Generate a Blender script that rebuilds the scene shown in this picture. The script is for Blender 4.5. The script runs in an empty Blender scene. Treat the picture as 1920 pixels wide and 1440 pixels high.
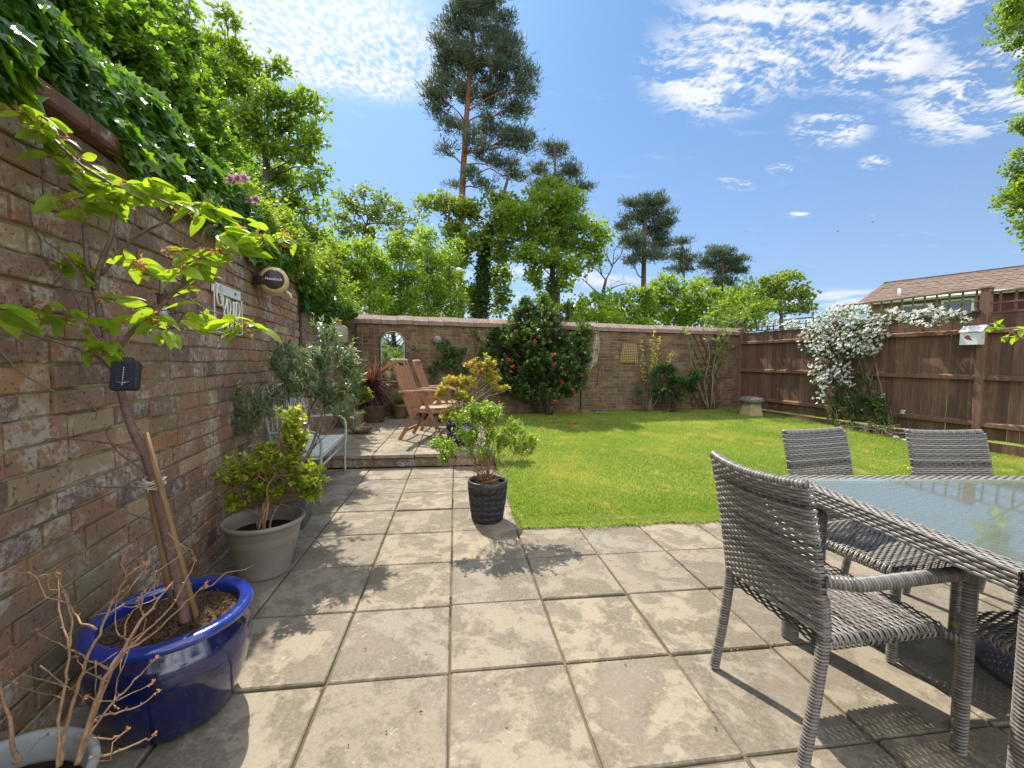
import bpy, math, random
import numpy as np
from math import radians, sin, cos, pi
R = np.random.RandomState(7); random.seed(7)
SC = bpy.context.scene; COL = SC.collection
def v3(*a): return np.array(a, float)
def nrm(a):
    a = np.asarray(a, float); return a / (np.linalg.norm(a, axis=-1, keepdims=True) + 1e-12)

# ------------------------------------------------------------------ camera
F, PITCH, ROLL, YAW = 790.3, -0.055, 0.01253, 0.1340
CAM = v3(0.0157, -1.597, 1.220)
_fw = v3(sin(YAW)*cos(PITCH), cos(YAW)*cos(PITCH), sin(PITCH)); _r = v3(cos(YAW), -sin(YAW), 0); _u = np.cross(_r, _fw)
_rr = _r*cos(ROLL) + _u*sin(ROLL); _uu = -_r*sin(ROLL) + _u*cos(ROLL)
cd = bpy.data.cameras.new('camera'); cam = bpy.data.objects.new('camera', cd); COL.objects.link(cam)
import mathutils
M = mathutils.Matrix(((_rr[0], _uu[0], -_fw[0], CAM[0]), (_rr[1], _uu[1], -_fw[1], CAM[1]), (_rr[2], _uu[2], -_fw[2], CAM[2]), (0, 0, 0, 1)))
cam.matrix_world = M
cd.sensor_width = 36; cd.sensor_fit = 'HORIZONTAL'; cd.lens = 36*F/1920; cd.clip_start = .02; cd.clip_end = 3000
SC.camera = cam
def ray(x, y): return _fw + _rr*(x-960)/F - _uu*(y-720)/F
def dep(x, y, D): return CAM + ray(x, y)*D                       # survey a point of the photo at a distance
def gz(x, y, z=0.): d = ray(x, y); return CAM + d*(z-CAM[2])/d[2]
def pl(x, y, P, n): d = ray(x, y); return CAM + d*((P-CAM) @ n)/(d @ n)
def topx(P):
    d = np.asarray(P)-CAM; z = d @ _fw; return 960+F*(d @ _rr)/z, 720-F*(d @ _uu)/z
def ddep(P): return (np.asarray(P)-CAM) @ _fw

# ------------------------------------------------------------------ sky, sun, exposure
SUN_EL, SUN_AZ = radians(51), radians(-20)                        # azimuth from +y towards +x
sdir = v3(sin(SUN_AZ)*cos(SUN_EL), cos(SUN_AZ)*cos(SUN_EL), sin(SUN_EL))
SC.view_settings.view_transform = 'Standard'; SC.view_settings.look = 'None'
SC.view_settings.exposure = 0.98; SC.view_settings.gamma = 1
W = bpy.data.worlds.new('World'); SC.world = W; W.use_nodes = True
nt = W.node_tree; nt.nodes.clear()
def N(t, typ, **k):
    n = t.nodes.new(typ)
    for a, b in k.items(): setattr(n, a, b)
    return n
def L(t, a, b): t.links.new(a, b)
def mth(t, op, a, b=None, c=None, clamp=False):
    n = N(t, 'ShaderNodeMath', operation=op, use_clamp=clamp)
    for i, x in enumerate((a, b, c)):
        if x is None: continue
        if isinstance(x, (int, float)): n.inputs[i].default_value = x
        else: L(t, x, n.inputs[i])
    return n.outputs[0]
def vmth(t, op, a, b=None):
    n = N(t, 'ShaderNodeVectorMath', operation=op)
    for i, x in enumerate((a, b)):
        if x is None: continue
        if isinstance(x, (tuple, list, np.ndarray)): n.inputs[i].default_value = tuple(float(q) for q in x)
        else: L(t, x, n.inputs[i])
    return n
def mixc(t, fac, a, b, bt='MIX'):
    n = N(t, 'ShaderNodeMix', data_type='RGBA', blend_type=bt)
    for s, x in ((0, fac), (6, a), (7, b)):
        if isinstance(x, (int, float)): n.inputs[s].default_value = x
        elif isinstance(x, (tuple, list)): n.inputs[s].default_value = (*x[:3], 1)
        else: L(t, x, n.inputs[s])
    return n.outputs[2]
def noise(t, vec, scale, detail=4, rough=.55, dist=0, out=0):
    n = N(t, 'ShaderNodeTexNoise'); n.inputs['Scale'].default_value = scale; n.inputs['Detail'].default_value = detail
    n.inputs['Roughness'].default_value = rough; n.inputs['Distortion'].default_value = dist
    if vec is not None: L(t, vec, n.inputs['Vector'])
    return n.outputs[out]
def ramp(t, fac, *pts):
    n = N(t, 'ShaderNodeValToRGB'); e = n.color_ramp.elements
    while len(e) < len(pts): e.new(.5)
    for i, (p, c) in enumerate(pts):
        e[i].position = p; e[i].color = (c, c, c, 1) if isinstance(c, (int, float)) else (*c[:3], 1)
    L(t, fac, n.inputs[0]); return n.outputs[0]
def mapr(t, v, a, b, c=0., d=1.):
    n = N(t, 'ShaderNodeMapRange', interpolation_type='SMOOTHSTEP'); L(t, v, n.inputs[0])
    for i, x in enumerate((a, b, c, d)): n.inputs[i+1].default_value = x
    return n.outputs[0]
sky = N(nt, 'ShaderNodeTexSky', sky_type='NISHITA'); sky.sun_disc = False
sky.sun_elevation = SUN_EL; sky.sun_rotation = SUN_AZ; sky.altitude = 50
sky.air_density = 1.0; sky.dust_density = 0.6; sky.ozone_density = 2.5
geo = N(nt, 'ShaderNodeTexCoord'); dirv = geo.outputs['Generated']
sep = N(nt, 'ShaderNodeSeparateXYZ'); L(nt, dirv, sep.inputs[0])
zz = mth(nt, 'MAXIMUM', mth(nt, 'ADD', sep.outputs[2], .06), .02)
cx = mth(nt, 'DIVIDE', sep.outputs[0], zz); cy = mth(nt, 'DIVIDE', sep.outputs[1], zz)
comb = N(nt, 'ShaderNodeCombineXYZ'); L(nt, cx, comb.inputs[0]); L(nt, cy, comb.inputs[1]); P2 = comb.outputs[0]
def cpl(x, y):
    d = nrm(ray(x, y)); z = max(d[2]+.06, .02); return d[0]/z, d[1]/z
def patch(x, y, rx, ry, ang=0):                                   # a patch of the cloud layer (elliptical), soft edge
    c = cpl(x, y); mp = N(nt, 'ShaderNodeMapping', vector_type='POINT')
    sub = vmth(nt, 'SUBTRACT', P2, (c[0], c[1], 0)).outputs[0]
    L(nt, sub, mp.inputs[0]); mp.inputs['Rotation'].default_value = (0, 0, -ang); 
    sc = vmth(nt, 'MULTIPLY', mp.outputs[0], (1/rx, 1/ry, 1)).outputs[0]
    ln = vmth(nt, 'LENGTH', sc).outputs['Value']
    return mapr(nt, ln, .45, 1.15, 1, 0)
def unionf(a):
    o = a[0]
    for b in a[1:]: o = mth(nt, 'MAXIMUM', o, b)
    return o
CLOUDS = dict(puff=[(610, 60, .40, .28, .4), (680, 120, .22, .18, .5), (400, 50, .3, .22, .3), (500, 20, .3, .2, 0), (560, 110, .2, .14, .6)],
              streak=[(1480, 40, .40, .28, .5), (1340, 140, .30, .22, .6), (1650, 115, .24, .17, .4), (1840, 180, .38, .22, .5), (1560, 240, .2, .12, .4), (1380, 345, .12, .05, .3), (1470, 320, .1, .05, .3), (1640, 305, .09, .05, .3), (1760, 10, .2, .1, .3), (1895, 130, .2, .2, .5), (1500, 400, .06, .04, 0)],
              low=[(1570, 560, .8, .5, 0), (1130, 590, 2.4, 1.3, 0), (1040, 520, 1.0, .4, 0), (700, 570, 2, 1.2, 0)])
nwarp = N(nt, 'ShaderNodeTexNoise'); nwarp.inputs['Scale'].default_value = 3; nwarp.inputs['Detail'].default_value = 3; L(nt, P2, nwarp.inputs['Vector'])
P3 = vmth(nt, 'ADD', P2, vmth(nt, 'MULTIPLY', vmth(nt, 'SUBTRACT', nwarp.outputs['Color'], (.5, .5, .5)).outputs[0], (.16, .16, 0)).outputs[0]).outputs[0]
def stretch(vec, ang, sx, sy):
    mp = N(nt, 'ShaderNodeMapping'); L(nt, vec, mp.inputs[0]); mp.inputs['Rotation'].default_value = (0, 0, ang); mp.inputs['Scale'].default_value = (sx, sy, 1); return mp.outputs[0]
fine = noise(nt, stretch(P3, .5, 52, 40), 1.0, 4, .5)
big = noise(nt, stretch(P2, .5, 3.2, 5.0), 1.0, 4, .6)
fs = noise(nt, stretch(P3, -.65, 4, 11), 1.0, 8, .63)
m1 = mth(nt, 'MULTIPLY', unionf([patch(*c) for c in CLOUDS['puff']]), mth(nt, 'ADD', mth(nt, 'MULTIPLY', mapr(nt, fine, .37, .60), .78), mth(nt, 'MULTIPLY', mapr(nt, big, .3, .55), .42)))
m2 = mth(nt, 'MULTIPLY', unionf([patch(*c) for c in CLOUDS['streak']]), mapr(nt, mth(nt, 'ADD', mth(nt, 'MULTIPLY', fs, .75), mth(nt, 'MULTIPLY', fine, .25)), .44, .58))
m3 = mth(nt, 'MULTIPLY', unionf([patch(*c) for c in CLOUDS['low']]), mapr(nt, noise(nt, stretch(P2, .0, 1.6, 1.2), 1.0, 5, .6), .42, .6))
wisps = mth(nt, 'MULTIPLY', mapr(nt, fs, .56, .8), .22)
fill_clouds = mth(nt, 'MAXIMUM', mapr(nt, sep.outputs[1], -.05, -.45), mapr(nt, sep.outputs[2], .84, .95))
m4 = mth(nt, 'MULTIPLY', fill_clouds, mapr(nt, noise(nt, dirv, 2.6, 6, .6), .40, .56))  # unseen bright clouds overhead and behind the camera, added to lift the shade
cm = mth(nt, 'MAXIMUM', mth(nt, 'MAXIMUM', m1, mth(nt, 'MAXIMUM', m2, m4)), mth(nt, 'MAXIMUM', mth(nt, 'MULTIPLY', m3, .8), wisps), clamp=True)
veil = mapr(nt, sep.outputs[2], .0, .7, .42, .04)
tone = ramp(nt, sep.outputs[2], (0., (.38, .51, .67)), (.25, (.43, .60, .75)), (.7, (.60, .83, .94)), (1., (.80, .98, 1.02)))
skyc = mixc(nt, veil, mixc(nt, 1., sky.outputs[0], tone, 'MULTIPLY'), (3.2, 4.0, 5.2))
fin = mixc(nt, mth(nt, 'MULTIPLY', cm, .93), skyc, mixc(nt, fill_clouds, (5.0, 5.15, 5.4), (15., 15., 15.)))
bg = N(nt, 'ShaderNodeBackground'); bg.inputs[1].default_value = .10; L(nt, fin, bg.inputs[0])
wo = N(nt, 'ShaderNodeOutputWorld'); L(nt, bg.outputs[0], wo.inputs[0])
W.cycles.sampling_method = 'MANUAL'; W.cycles.sample_map_resolution = 512
sl = bpy.data.lights.new('sun', 'SUN'); sl.energy = 4.0; sl.angle = radians(.53); sl.color = (1, .93, .82)
so = bpy.data.objects.new('sun', sl); COL.objects.link(so)
so.rotation_euler = mathutils.Vector(tuple(sdir)).to_track_quat('Z', 'Y').to_euler()
so.location = (0, 0, 30)

# ------------------------------------------------------------------ object helpers
def tag(o, label=None, cat=None, group=None, kind=None):
    if label: o['label'] = label
    if cat: o['category'] = cat
    if group: o['group'] = group
    if kind: o['kind'] = kind
    return o
def empty(name, loc=(0, 0, 0), label=None, cat=None, group=None):
    o = bpy.data.objects.new(name, None); COL.objects.link(o); o.location = tuple(float(a) for a in loc); o.empty_display_size = .1
    return tag(o, label, cat, group)
class G:
    """collects vertices and faces (numpy), one mesh object per build()"""
    def __init__(s): s.V = []; s.F = []; s.T = []; s.n = 0
    def add(s, V, F, tint=.5, mat=0):
        V = np.asarray(V, float).reshape(-1, 3); F = np.asarray(F, int)
        s.V.append(V); s.F.append((F + s.n, mat)); s.n += len(V)
        s.T.append(np.broadcast_to(np.asarray(tint, float), (len(V),)).copy())
        return s
    def build(s, name, mats, parent=None, smooth=False, origin=None):
        V = np.concatenate(s.V); T = np.concatenate(s.T)
        if origin is None: origin = np.zeros(3)
        origin = np.asarray(origin, float)
        base = origin
        V = V - base
        me = bpy.data.meshes.new(name)
        me.vertices.add(len(V)); me.vertices.foreach_set('co', V.astype(np.float32).ravel())
        loops = np.concatenate([f.ravel() for f, m in s.F]).astype(np.int32)
        tot = np.concatenate([np.full(len(f), f.shape[1], np.int32) for f, m in s.F])
        st = np.concatenate([[0], np.cumsum(tot)[:-1]]).astype(np.int32)
        me.loops.add(len(loops)); me.loops.foreach_set('vertex_index', loops)
        me.polygons.add(len(tot)); me.polygons.foreach_set('loop_start', st); me.polygons.foreach_set('loop_total', tot)
        me.polygons.foreach_set('material_index', np.concatenate([np.full(len(f), m, np.int32) for f, m in s.F]))
        me.polygons.foreach_set('use_smooth', np.full(len(tot), bool(smooth)))
        me.update(calc_edges=True); me.validate()
        a = me.attributes.new('tint', 'FLOAT', 'POINT'); a.data.foreach_set('value', T.astype(np.float32))
        for m in (mats if isinstance(mats, (list, tuple)) else [mats]): me.materials.append(m)
        o = bpy.data.objects.new(name, me); COL.objects.link(o)
        if parent is not None:
            o.parent = parent
            # mesh coordinates are world coordinates minus origin: bring into the parent's frame
            pw = v3(*parent.location) if parent.parent is None else v3(*parent.location) + v3(*parent.parent.location)
            o.location = tuple(base - pw)
        else: o.location = tuple(base)
        return o
def box(g, c, s, ax=None, tint=.5, mat=0, bev=0.0):
    """box centred at c, full size s, axes ax (3 rows); optional bevel on the z=top/bottom and vertical edges"""
    ax = np.eye(3) if ax is None else np.asarray(ax, float); h = np.asarray(s, float)/2; c = np.asarray(c, float)
    if bev <= 0:
        P = np.array([(x, y, z) for z in (-1, 1) for y in (-1, 1) for x in (-1, 1)])*h
        Fq = [(0, 2, 3, 1), (4, 5, 7, 6), (0, 1, 5, 4), (2, 6, 7, 3), (0, 4, 6, 2), (1, 3, 7, 5)]
        g.add(c + P @ ax, Fq, tint, mat); return
    b = min(bev, *(h*.9)); o = []
    ring = lambda dx, dy, z: [(-h[0]+dx+b*(dx == 0), -h[1]+dy, z), (h[0]-dx-b*(dx == 0), -h[1]+dy, z)]
    def rr(ins, z):
        x, y = h[0]-ins, h[1]-ins; k = b if ins == 0 else b*.5
        return [(-x+k, -y, z), (x-k, -y, z), (x, -y+k, z), (x, y-k, z), (x-k, y, z), (-x+k, y, z), (-x, y-k, z), (-x, -y+k, z)]
    P = np.array(rr(b, -h[2]) + rr(0, -h[2]+b) + rr(0, h[2]-b) + rr(b, h[2]))
    Fq = [(k*8+i, k*8+(i+1) % 8, k*8+8+(i+1) % 8, k*8+8+i) for k in range(3) for i in range(8)]
    g.add(c + P @ ax, Fq, tint, mat); n = g.n-32
    g.F.append((np.array([[n+i for i in (7, 6, 5, 4, 3, 2, 1, 0)]]), mat)); g.F.append((np.array([[n+24+i for i in range(8)]]), mat))
def frame_from(d, up=(0, 0, 1)):
    d = nrm(d); up = np.asarray(up, float)
    if abs(d @ up) > .97: up = v3(1, 0, 0)
    x = nrm(np.cross(d, up)); return x, nrm(np.cross(x, d)), d
def beam(g, a, b, w, t, up=(0, 0, 1), tint=.5, mat=0, bev=0.0):
    """square bar from a to b; w across, t along 'up'"""
    a = np.asarray(a, float); b = np.asarray(b, float); x, y, z = frame_from(b-a, up)
    box(g, (a+b)/2, (w, t, np.linalg.norm(b-a)), np.array([x, y, z]), tint, mat, bev)
def smooth_path(P, k=4):
    P = np.asarray(P, float)
    if len(P) < 3: return P
    Q = np.vstack([2*P[0]-P[1], P, 2*P[-1]-P[-2]]); out = []
    for i in range(1, len(Q)-2):
        for t in np.linspace(0, 1, k, endpoint=False):
            a, b, c, d = Q[i-1], Q[i], Q[i+1], Q[i+2]
            out.append(.5*((2*b) + (-a+c)*t + (2*a-5*b+4*c-d)*t*t + (-a+3*b-3*c+d)*t**3))
    out.append(P[-1]); return np.array(out)
def tube(g, P, r, n=6, tint=.5, mat=0, cap=True, flat=1.0, up=(0, 0, 1)):
    P = np.asarray(P, float); m = len(P); r = np.interp(np.linspace(0, 1, m), np.linspace(0, 1, len(np.atleast_1d(r))), np.atleast_1d(r)) if np.ndim(r) else np.full(m, r)
    T = nrm(np.gradient(P, axis=0)); up = np.asarray(up, float)
    X = np.cross(T, up); bad = np.linalg.norm(X, axis=1) < .15
    if bad.any(): X[bad] = np.cross(T[bad], v3(1, .3, 0))
    X = nrm(X)
    for i in range(1, m):
        if X[i] @ X[i-1] < 0: X[i] = -X[i]
    Y = np.cross(T, X)
    a = np.arange(n)/n*2*pi
    V = P[:, None] + r[:, None, None]*(np.cos(a)[None, :, None]*X[:, None] + flat*np.sin(a)[None, :, None]*Y[:, None])
    i = np.arange(m-1)[:, None]*n; j = np.arange(n)[None]
    Fq = np.stack([i+j, i+(j+1) % n, i+n+(j+1) % n, i+n+j], -1).reshape(-1, 4)
    g.add(V.reshape(-1, 3), Fq, tint, mat)
    if cap:
        b = g.n - m*n
        g.F.append((np.array([[b+k for k in range(n)][::-1]]), mat)); g.F.append((np.array([[b+(m-1)*n+k for k in range(n)]]), mat))
def lathe(g, c, prof, n=48, tint=.5, mat=0, ax=None, wob=0.0):
    """prof: (r,z) list"""
    prof = np.asarray(prof, float); m = len(prof); a = np.arange(n)/n*2*pi; ax = np.eye(3) if ax is None else ax
    w = 1 + wob*np.sin(3*a+1)
    V = np.stack([prof[:, 0:1]*np.cos(a)*w, prof[:, 0:1]*np.sin(a)*w, np.repeat(prof[:, 1:2], n, 1)], -1).reshape(-1, 3)
    i = np.arange(m-1)[:, None]*n; j = np.arange(n)[None]
    Fq = np.stack([i+j, i+(j+1) % n, i+n+(j+1) % n, i+n+j], -1).reshape(-1, 4)
    g.add(np.asarray(c, float) + V @ ax, Fq, tint, mat)
def quad(g, a, b, c, d, tint=.5, mat=0): g.add([a, b, c, d], [(0, 1, 2, 3)], tint, mat)
# leaf templates (unit length along +y, normal +z)
def T_simple(w=.32, f=.08): return np.array([(0, 0, 0), (-w, .42, f), (0, .42, -.02), (w, .42, f), (0, 1, -.12)]), np.array([(0, 2, 1), (0, 3, 2), (2, 4, 1), (3, 4, 2)])
def T_diam(w=.38): return np.array([(0, 0, 0), (w, .45, .06), (0, 1, 0), (-w, .45, .06)]), np.array([(0, 1, 2, 3)])
def T_ivy():
    p = [(0, 0), (.30, -.12), (.48, .12), (.30, .30), (.62, .52), (.24, .58), (0, 1), (-.24, .58), (-.62, .52), (-.30, .30), (-.48, .12), (-.30, -.12)]
    V = [(0, .3, -.05)] + [(x, y, .10*abs(x)-.10*y*y) for x, y in p]; n = len(p)
    return np.array(V), np.array([(0, 1+i, 1+(i+1) % n) for i in range(n)])
def T_long(w=.22, curl=.35, k=7, fold=.25, wave=.03):
    t = np.linspace(0, 1, k); wd = w*np.sin(pi*np.clip(t, 0, 1)**.8)**.8*(1-.1*t); wd[0] = .012; wd[-1] = 0.0
    V = []; 
    for i, (a, b) in enumerate(zip(t, wd)):
        z = -curl*a*a; V += [(-b, a, z+fold*b+wave*(-1)**i*(b > .02)), (0, a, z), (b, a, z+fold*b-wave*(-1)**i*(b > .02))]
    Fq = [(3*i+j, 3*i+j+1, 3*i+4+j, 3*i+3+j) for i in range(k-1) for j in (0, 1)]
    return np.array(V), np.array(Fq)
def scatter(g, T, P, D, S, tint, up=None, roll=0.5, mat=0):
    """place template T at points P, pointing along D, size S"""
    n = len(P)
    if n == 0: return
    V, Fq = T; D = nrm(D); U = np.tile(v3(0, 0, 1), (n, 1)) if up is None else up
    U = U + R.normal(0, roll, (n, 3)); X = nrm(np.cross(D, U)); Z = np.cross(X, D)
    W_ = P[:, None] + S[:, None, None]*(V[None, :, 0:1]*X[:, None] + V[None, :, 1:2]*D[:, None] + V[None, :, 2:3]*Z[:, None])
    Fa = (np.arange(n)[:, None, None]*len(V) + Fq[None]).reshape(-1, Fq.shape[1])
    g.add(W_.reshape(-1, 3), Fa, np.repeat(np.broadcast_to(tint, (n,)), len(V)), mat)
def rdir(n, up=0.0):
    d = R.normal(size=(n, 3)); d = nrm(d); d[:, 2] += up; return nrm(d)

# ------------------------------------------------------------------ materials
def new_mat(name):
    m = bpy.data.materials.new(name); m.use_nodes = True; t = m.node_tree; t.nodes.clear()
    o = N(t, 'ShaderNodeOutputMaterial'); return m, t, o
def princ(t, base, rough=.6, spec=.4, metal=0., bump=None, bstr=.3, bdist=.01, coat=0., trans=0.):
    p = N(t, 'ShaderNodeBsdfPrincipled')
    if isinstance(base, (tuple, list)): p.inputs['Base Color'].default_value = (*base[:3], 1)
    else: L(t, base, p.inputs['Base Color'])
    if isinstance(rough, (int, float)): p.inputs['Roughness'].default_value = rough
    else: L(t, rough, p.inputs['Roughness'])
    p.inputs['Specular IOR Level'].default_value = spec; p.inputs['Metallic'].default_value = metal
    p.inputs['Coat Weight'].default_value = coat; p.inputs['Transmission Weight'].default_value = trans
    if bump is not None:
        b = N(t, 'ShaderNodeBump'); b.inputs['Strength'].default_value = bstr; b.inputs['Distance'].default_value = bdist
        L(t, bump, b.inputs['Height']); L(t, b.outputs[0], p.inputs['Normal'])
    return p
def obj_co(t): return N(t, 'ShaderNodeTexCoord').outputs['Object']
def geo_co(t): return N(t, 'ShaderNodeNewGeometry').outputs['Position']
def tintn(t): a = N(t, 'ShaderNodeAttribute'); a.attribute_name = 'tint'; return a.outputs['Fac']
def simple(name, c1, c2=None, scale=20, rough=.6, spec=.4, metal=0., bstr=.25, bscale=None, bdist=.004, coat=0., stain=None, coords=geo_co):
    m, t, o = new_mat(name); co = coords(t)
    n1 = noise(t, co, scale, 6, .6)
    col = mixc(t, mapr(t, n1, .3, .7), c1, c2 if c2 else tuple(x*.7 for x in c1))
    if stain:
        n2 = noise(t, co, stain[0], 5, .65); col = mixc(t, mapr(t, n2, stain[1], stain[2]), col, stain[3])
    bm = noise(t, co, bscale or scale*4, 6, .65)
    p = princ(t, col, rough, spec, metal, bm, bstr, bdist, coat); L(t, p.outputs[0], o.inputs[0]); return m
def leafmat(name, a, b, tr=None, tfac=.45, rough=.42, spec=.45, c=None):
    """a,b: reflect colour range picked by the per-leaf tint; tr: transmitted colour"""
    m, t, o = new_mat(name); ti = tintn(t)
    pts = [(0., a), (1., b)] if c is None else [(0., a), (.62, b), (1., c)]
    col = ramp(t, ti, *pts)
    nz = noise(t, geo_co(t), 30, 2, .5); col = mixc(t, mapr(t, nz, .3, .7, 0, .35), col, tuple(x*.6 for x in a))
    p = princ(t, col, rough, spec)
    tl = N(t, 'ShaderNodeBsdfTranslucent')
    tc = mixc(t, 1., col, tr if tr else (1.6, 1.9, .7), 'MULTIPLY'); L(t, tc, tl.inputs[0])
    mx = N(t, 'ShaderNodeMixShader'); mx.inputs[0].default_value = tfac
    L(t, p.outputs[0], mx.inputs[1]); L(t, tl.outputs[0], mx.inputs[2]); L(t, mx.outputs[0], o.inputs[0]); return m

def m_brick(k=1.):
    m, t, o = new_mat('old_brick'); co = geo_co(t); ti = tintn(t)
    col = ramp(t, ti, (0., (.11, .08, .085)), (.18, (.20, .12, .105)), (.42, (.34, .16, .105)), (.6, (.35, .20, .12)), (.78, (.25, .145, .10)), (.9, (.42, .31, .18)), (1., (.44, .17, .08)))
    n1 = noise(t, co, 34, 6, .7); col = mixc(t, mapr(t, n1, .42, .72, 0, .6*k), col, (.36*k, .26*k, .175*k))
    sp = noise(t, co, 55, 3, .5); col = mixc(t, mapr(t, sp, .60, .67, 0, .85), col, (.07, .06, .075))
    n2 = noise(t, co, 5.2, 5, .7); n2b = noise(t, co, 40, 4, .7)
    w = mth(t, 'MULTIPLY', mapr(t, n2, .47, .60), mapr(t, n2b, .42, .55)); col = mixc(t, mth(t, 'MULTIPLY', w, .72*k*k), col, (.56, .52, .45))
    n3 = noise(t, co, 2.1, 5, .6); col = mixc(t, mapr(t, n3, .45, .68, 0, .55*k), col, (.19, .165, .085))
    bm = noise(t, co, 90, 8, .75)
    p = princ(t, col, .88, .25, bump=bm, bstr=.8, bdist=.010); L(t, p.outputs[0], o.inputs[0]); return m
def m_mortar():
    m, t, o = new_mat('lime_mortar'); co = geo_co(t)
    col = mixc(t, mapr(t, noise(t, co, 6, 5, .6), .35, .65), (.42, .33, .16), (.20, .16, .09))
    col = mixc(t, mapr(t, noise(t, co, 30, 5, .6), .5, .7), col, (.42, .36, .24))
    p = princ(t, col, .95, .1, bump=noise(t, co, 120, 6, .7), bstr=.6, bdist=.006); L(t, p.outputs[0], o.inputs[0]); return m
def m_slab():
    m, t, o = new_mat('concrete_slab'); co = geo_co(t); ti = tintn(t)
    col = ramp(t, ti, (0., (.195, .168, .13)), (.35, (.265, .225, .17)), (.7, (.30, .25, .183)), (1., (.225, .20, .165)))
    n1 = noise(t, co, 4.3, 8, .68, .35); col = mixc(t, mapr(t, n1, .46, .54, 0, .78), col, (.125, .105, .078))
    n1b = noise(t, co, 11, 8, .7, .2); col = mixc(t, mapr(t, n1b, .51, .60, 0, .62), col, (.14, .118, .085))
    n2 = noise(t, co, 70, 8, .75); col = mixc(t, mapr(t, n2, .38, .70, 0, .36), col, (.40, .345, .26))
    n3 = noise(t, co, 2.2, 4, .6); col = mixc(t, mapr(t, n3, .48, .7, 0, .4), col, (.28, .23, .19))
    gr = noise(t, co, 340, 4, .8); col = mixc(t, mapr(t, gr, .55, .75, 0, .55), col, (.14, .12, .09))
    gr2 = noise(t, co, 260, 4, .8); col = mixc(t, mapr(t, gr2, .6, .8, 0, .5), col, (.6, .54, .42))
    lz = noise(t, co, 1.7, 4, .6); spot = mth(t, 'MULTIPLY', mapr(t, noise(t, co, 38, 5, .62, .6), .63, .67), mapr(t, mth(t, 'ADD', lz, mth(t, 'MULTIPLY', noise(t, co, 9, 2, .5), .4)), .68, .82))
    col = mixc(t, mth(t, 'MULTIPLY', spot, .34), col, (.58, .57, .52))
    bm = mth(t, 'ADD', noise(t, co, 60, 8, .75), mth(t, 'MULTIPLY', noise(t, co, 300, 3, .7), .4))
    p = princ(t, col, .9, .2, bump=bm, bstr=.5, bdist=.004); L(t, p.outputs[0], o.inputs[0]); return m
def m_joint():
    m, t, o = new_mat('sandy_joint'); co = geo_co(t)
    col = mixc(t, mapr(t, noise(t, co, 3, 4, .6), .45, .6), (.135, .105, .07), (.19, .15, .10))
    col = mixc(t, mapr(t, noise(t, co, 2.3, 6, .7), .54, .64, 0, .7), col, (.15, .14, .05))
    col = mixc(t, mapr(t, noise(t, co, 6, 6, .7), .6, .68), col, (.25, .11, .04))
    p = princ(t, col, .95, .1, bump=noise(t, co, 200, 5, .8), bstr=.8, bdist=.006); L(t, p.outputs[0], o.inputs[0]); return m
MB, MM, MS, MJ = m_brick(.97), m_mortar(), m_slab(), m_joint()
def m_lawn():
    m, t, o = new_mat('lawn_soil'); co = geo_co(t)
    col = mixc(t, mapr(t, noise(t, co, 1.3, 5, .6), .4, .62), (.20, .27, .04), (.32, .32, .07))
    col = mixc(t, mapr(t, noise(t, co, 60, 5, .7), .35, .7), col, (.09, .13, .02))
    p = princ(t, col, .95, .1, bump=noise(t, co, 150, 6, .7), bstr=.8, bdist=.02); L(t, p.outputs[0], o.inputs[0]); return m
ML = m_lawn()
def m_grass():
    m, t, o = new_mat('grass_blades'); co = geo_co(t); ti = tintn(t)
    col = ramp(t, ti, (0., (.145, .24, .045)), (.5, (.28, .39, .08)), (.85, (.44, .47, .13)), (1., (.58, .50, .24)))
    col = mixc(t, mapr(t, noise(t, co, 1.2, 6, .65), .46, .68, 0, .62), col, (.54, .48, .15))
    col = mixc(t, mapr(t, noise(t, co, .55, 5, .6), .42, .6, 0, .5), col, (.20, .33, .05)); col = mixc(t, mapr(t, noise(t, co, 2.6, 4, .7), .58, .68, 0, .7), col, (.60, .50, .26))
    p = princ(t, col, .55, .3); tl = N(t, 'ShaderNodeBsdfTranslucent'); L(t, mixc(t, 1., col, (1.25, 1.3, .55), 'MULTIPLY'), tl.inputs[0])
    mx = N(t, 'ShaderNodeMixShader'); mx.inputs[0].default_value = .45; L(t, p.outputs[0], mx.inputs[1]); L(t, tl.outputs[0], mx.inputs[2]); L(t, mx.outputs[0], o.inputs[0]); return m
MG = m_grass()
def m_wood(name, a, b, sc=(40, 40, 3), rough=.75, bs=.4, spec=.25):
    m, t, o = new_mat(name); co = geo_co(t); mp = N(t, 'ShaderNodeMapping'); L(t, co, mp.inputs[0]); mp.inputs['Scale'].default_value = sc
    n1 = noise(t, mp.outputs[0], 1, 6, .65); ti = tintn(t)
    col = mixc(t, mapr(t, n1, .3, .7), a, b); col = mixc(t, mth(t, 'MULTIPLY', ti, .6), col, tuple(x*.5 for x in a)); col = mixc(t, mapr(t, noise(t, co, 2.2, 5, .6), .52, .7, 0, .35), col, tuple(x*1.25 for x in b))
    p = princ(t, col, rough, spec, bump=n1, bstr=bs, bdist=.004); L(t, p.outputs[0], o.inputs[0]); return m
M_FENCE = m_wood('stained_fence_timber', (.14, .074, .05), (.24, .138, .094), (30, 30, 2.5))
M_POST = m_wood('stained_post_timber', (.15, .082, .055), (.25, .145, .10), (30, 30, 3))
M_TRELL = m_wood('weathered_trellis_timber', (.21, .16, .10), (.13, .10, .06), (40, 40, 5))
M_TEAK = m_wood('weathered_teak', (.44, .22, .115), (.27, .12, .062), (25, 25, 12), .55, .2, .35)
M_TEAKTOP = m_wood('silvered_teak', (.46, .33, .24), (.36, .23, .15), (25, 25, 25), .6)
M_STAKE = m_wood('wooden_stake', (.30, .19, .09), (.19, .11, .055), (60, 60, 8))
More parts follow.
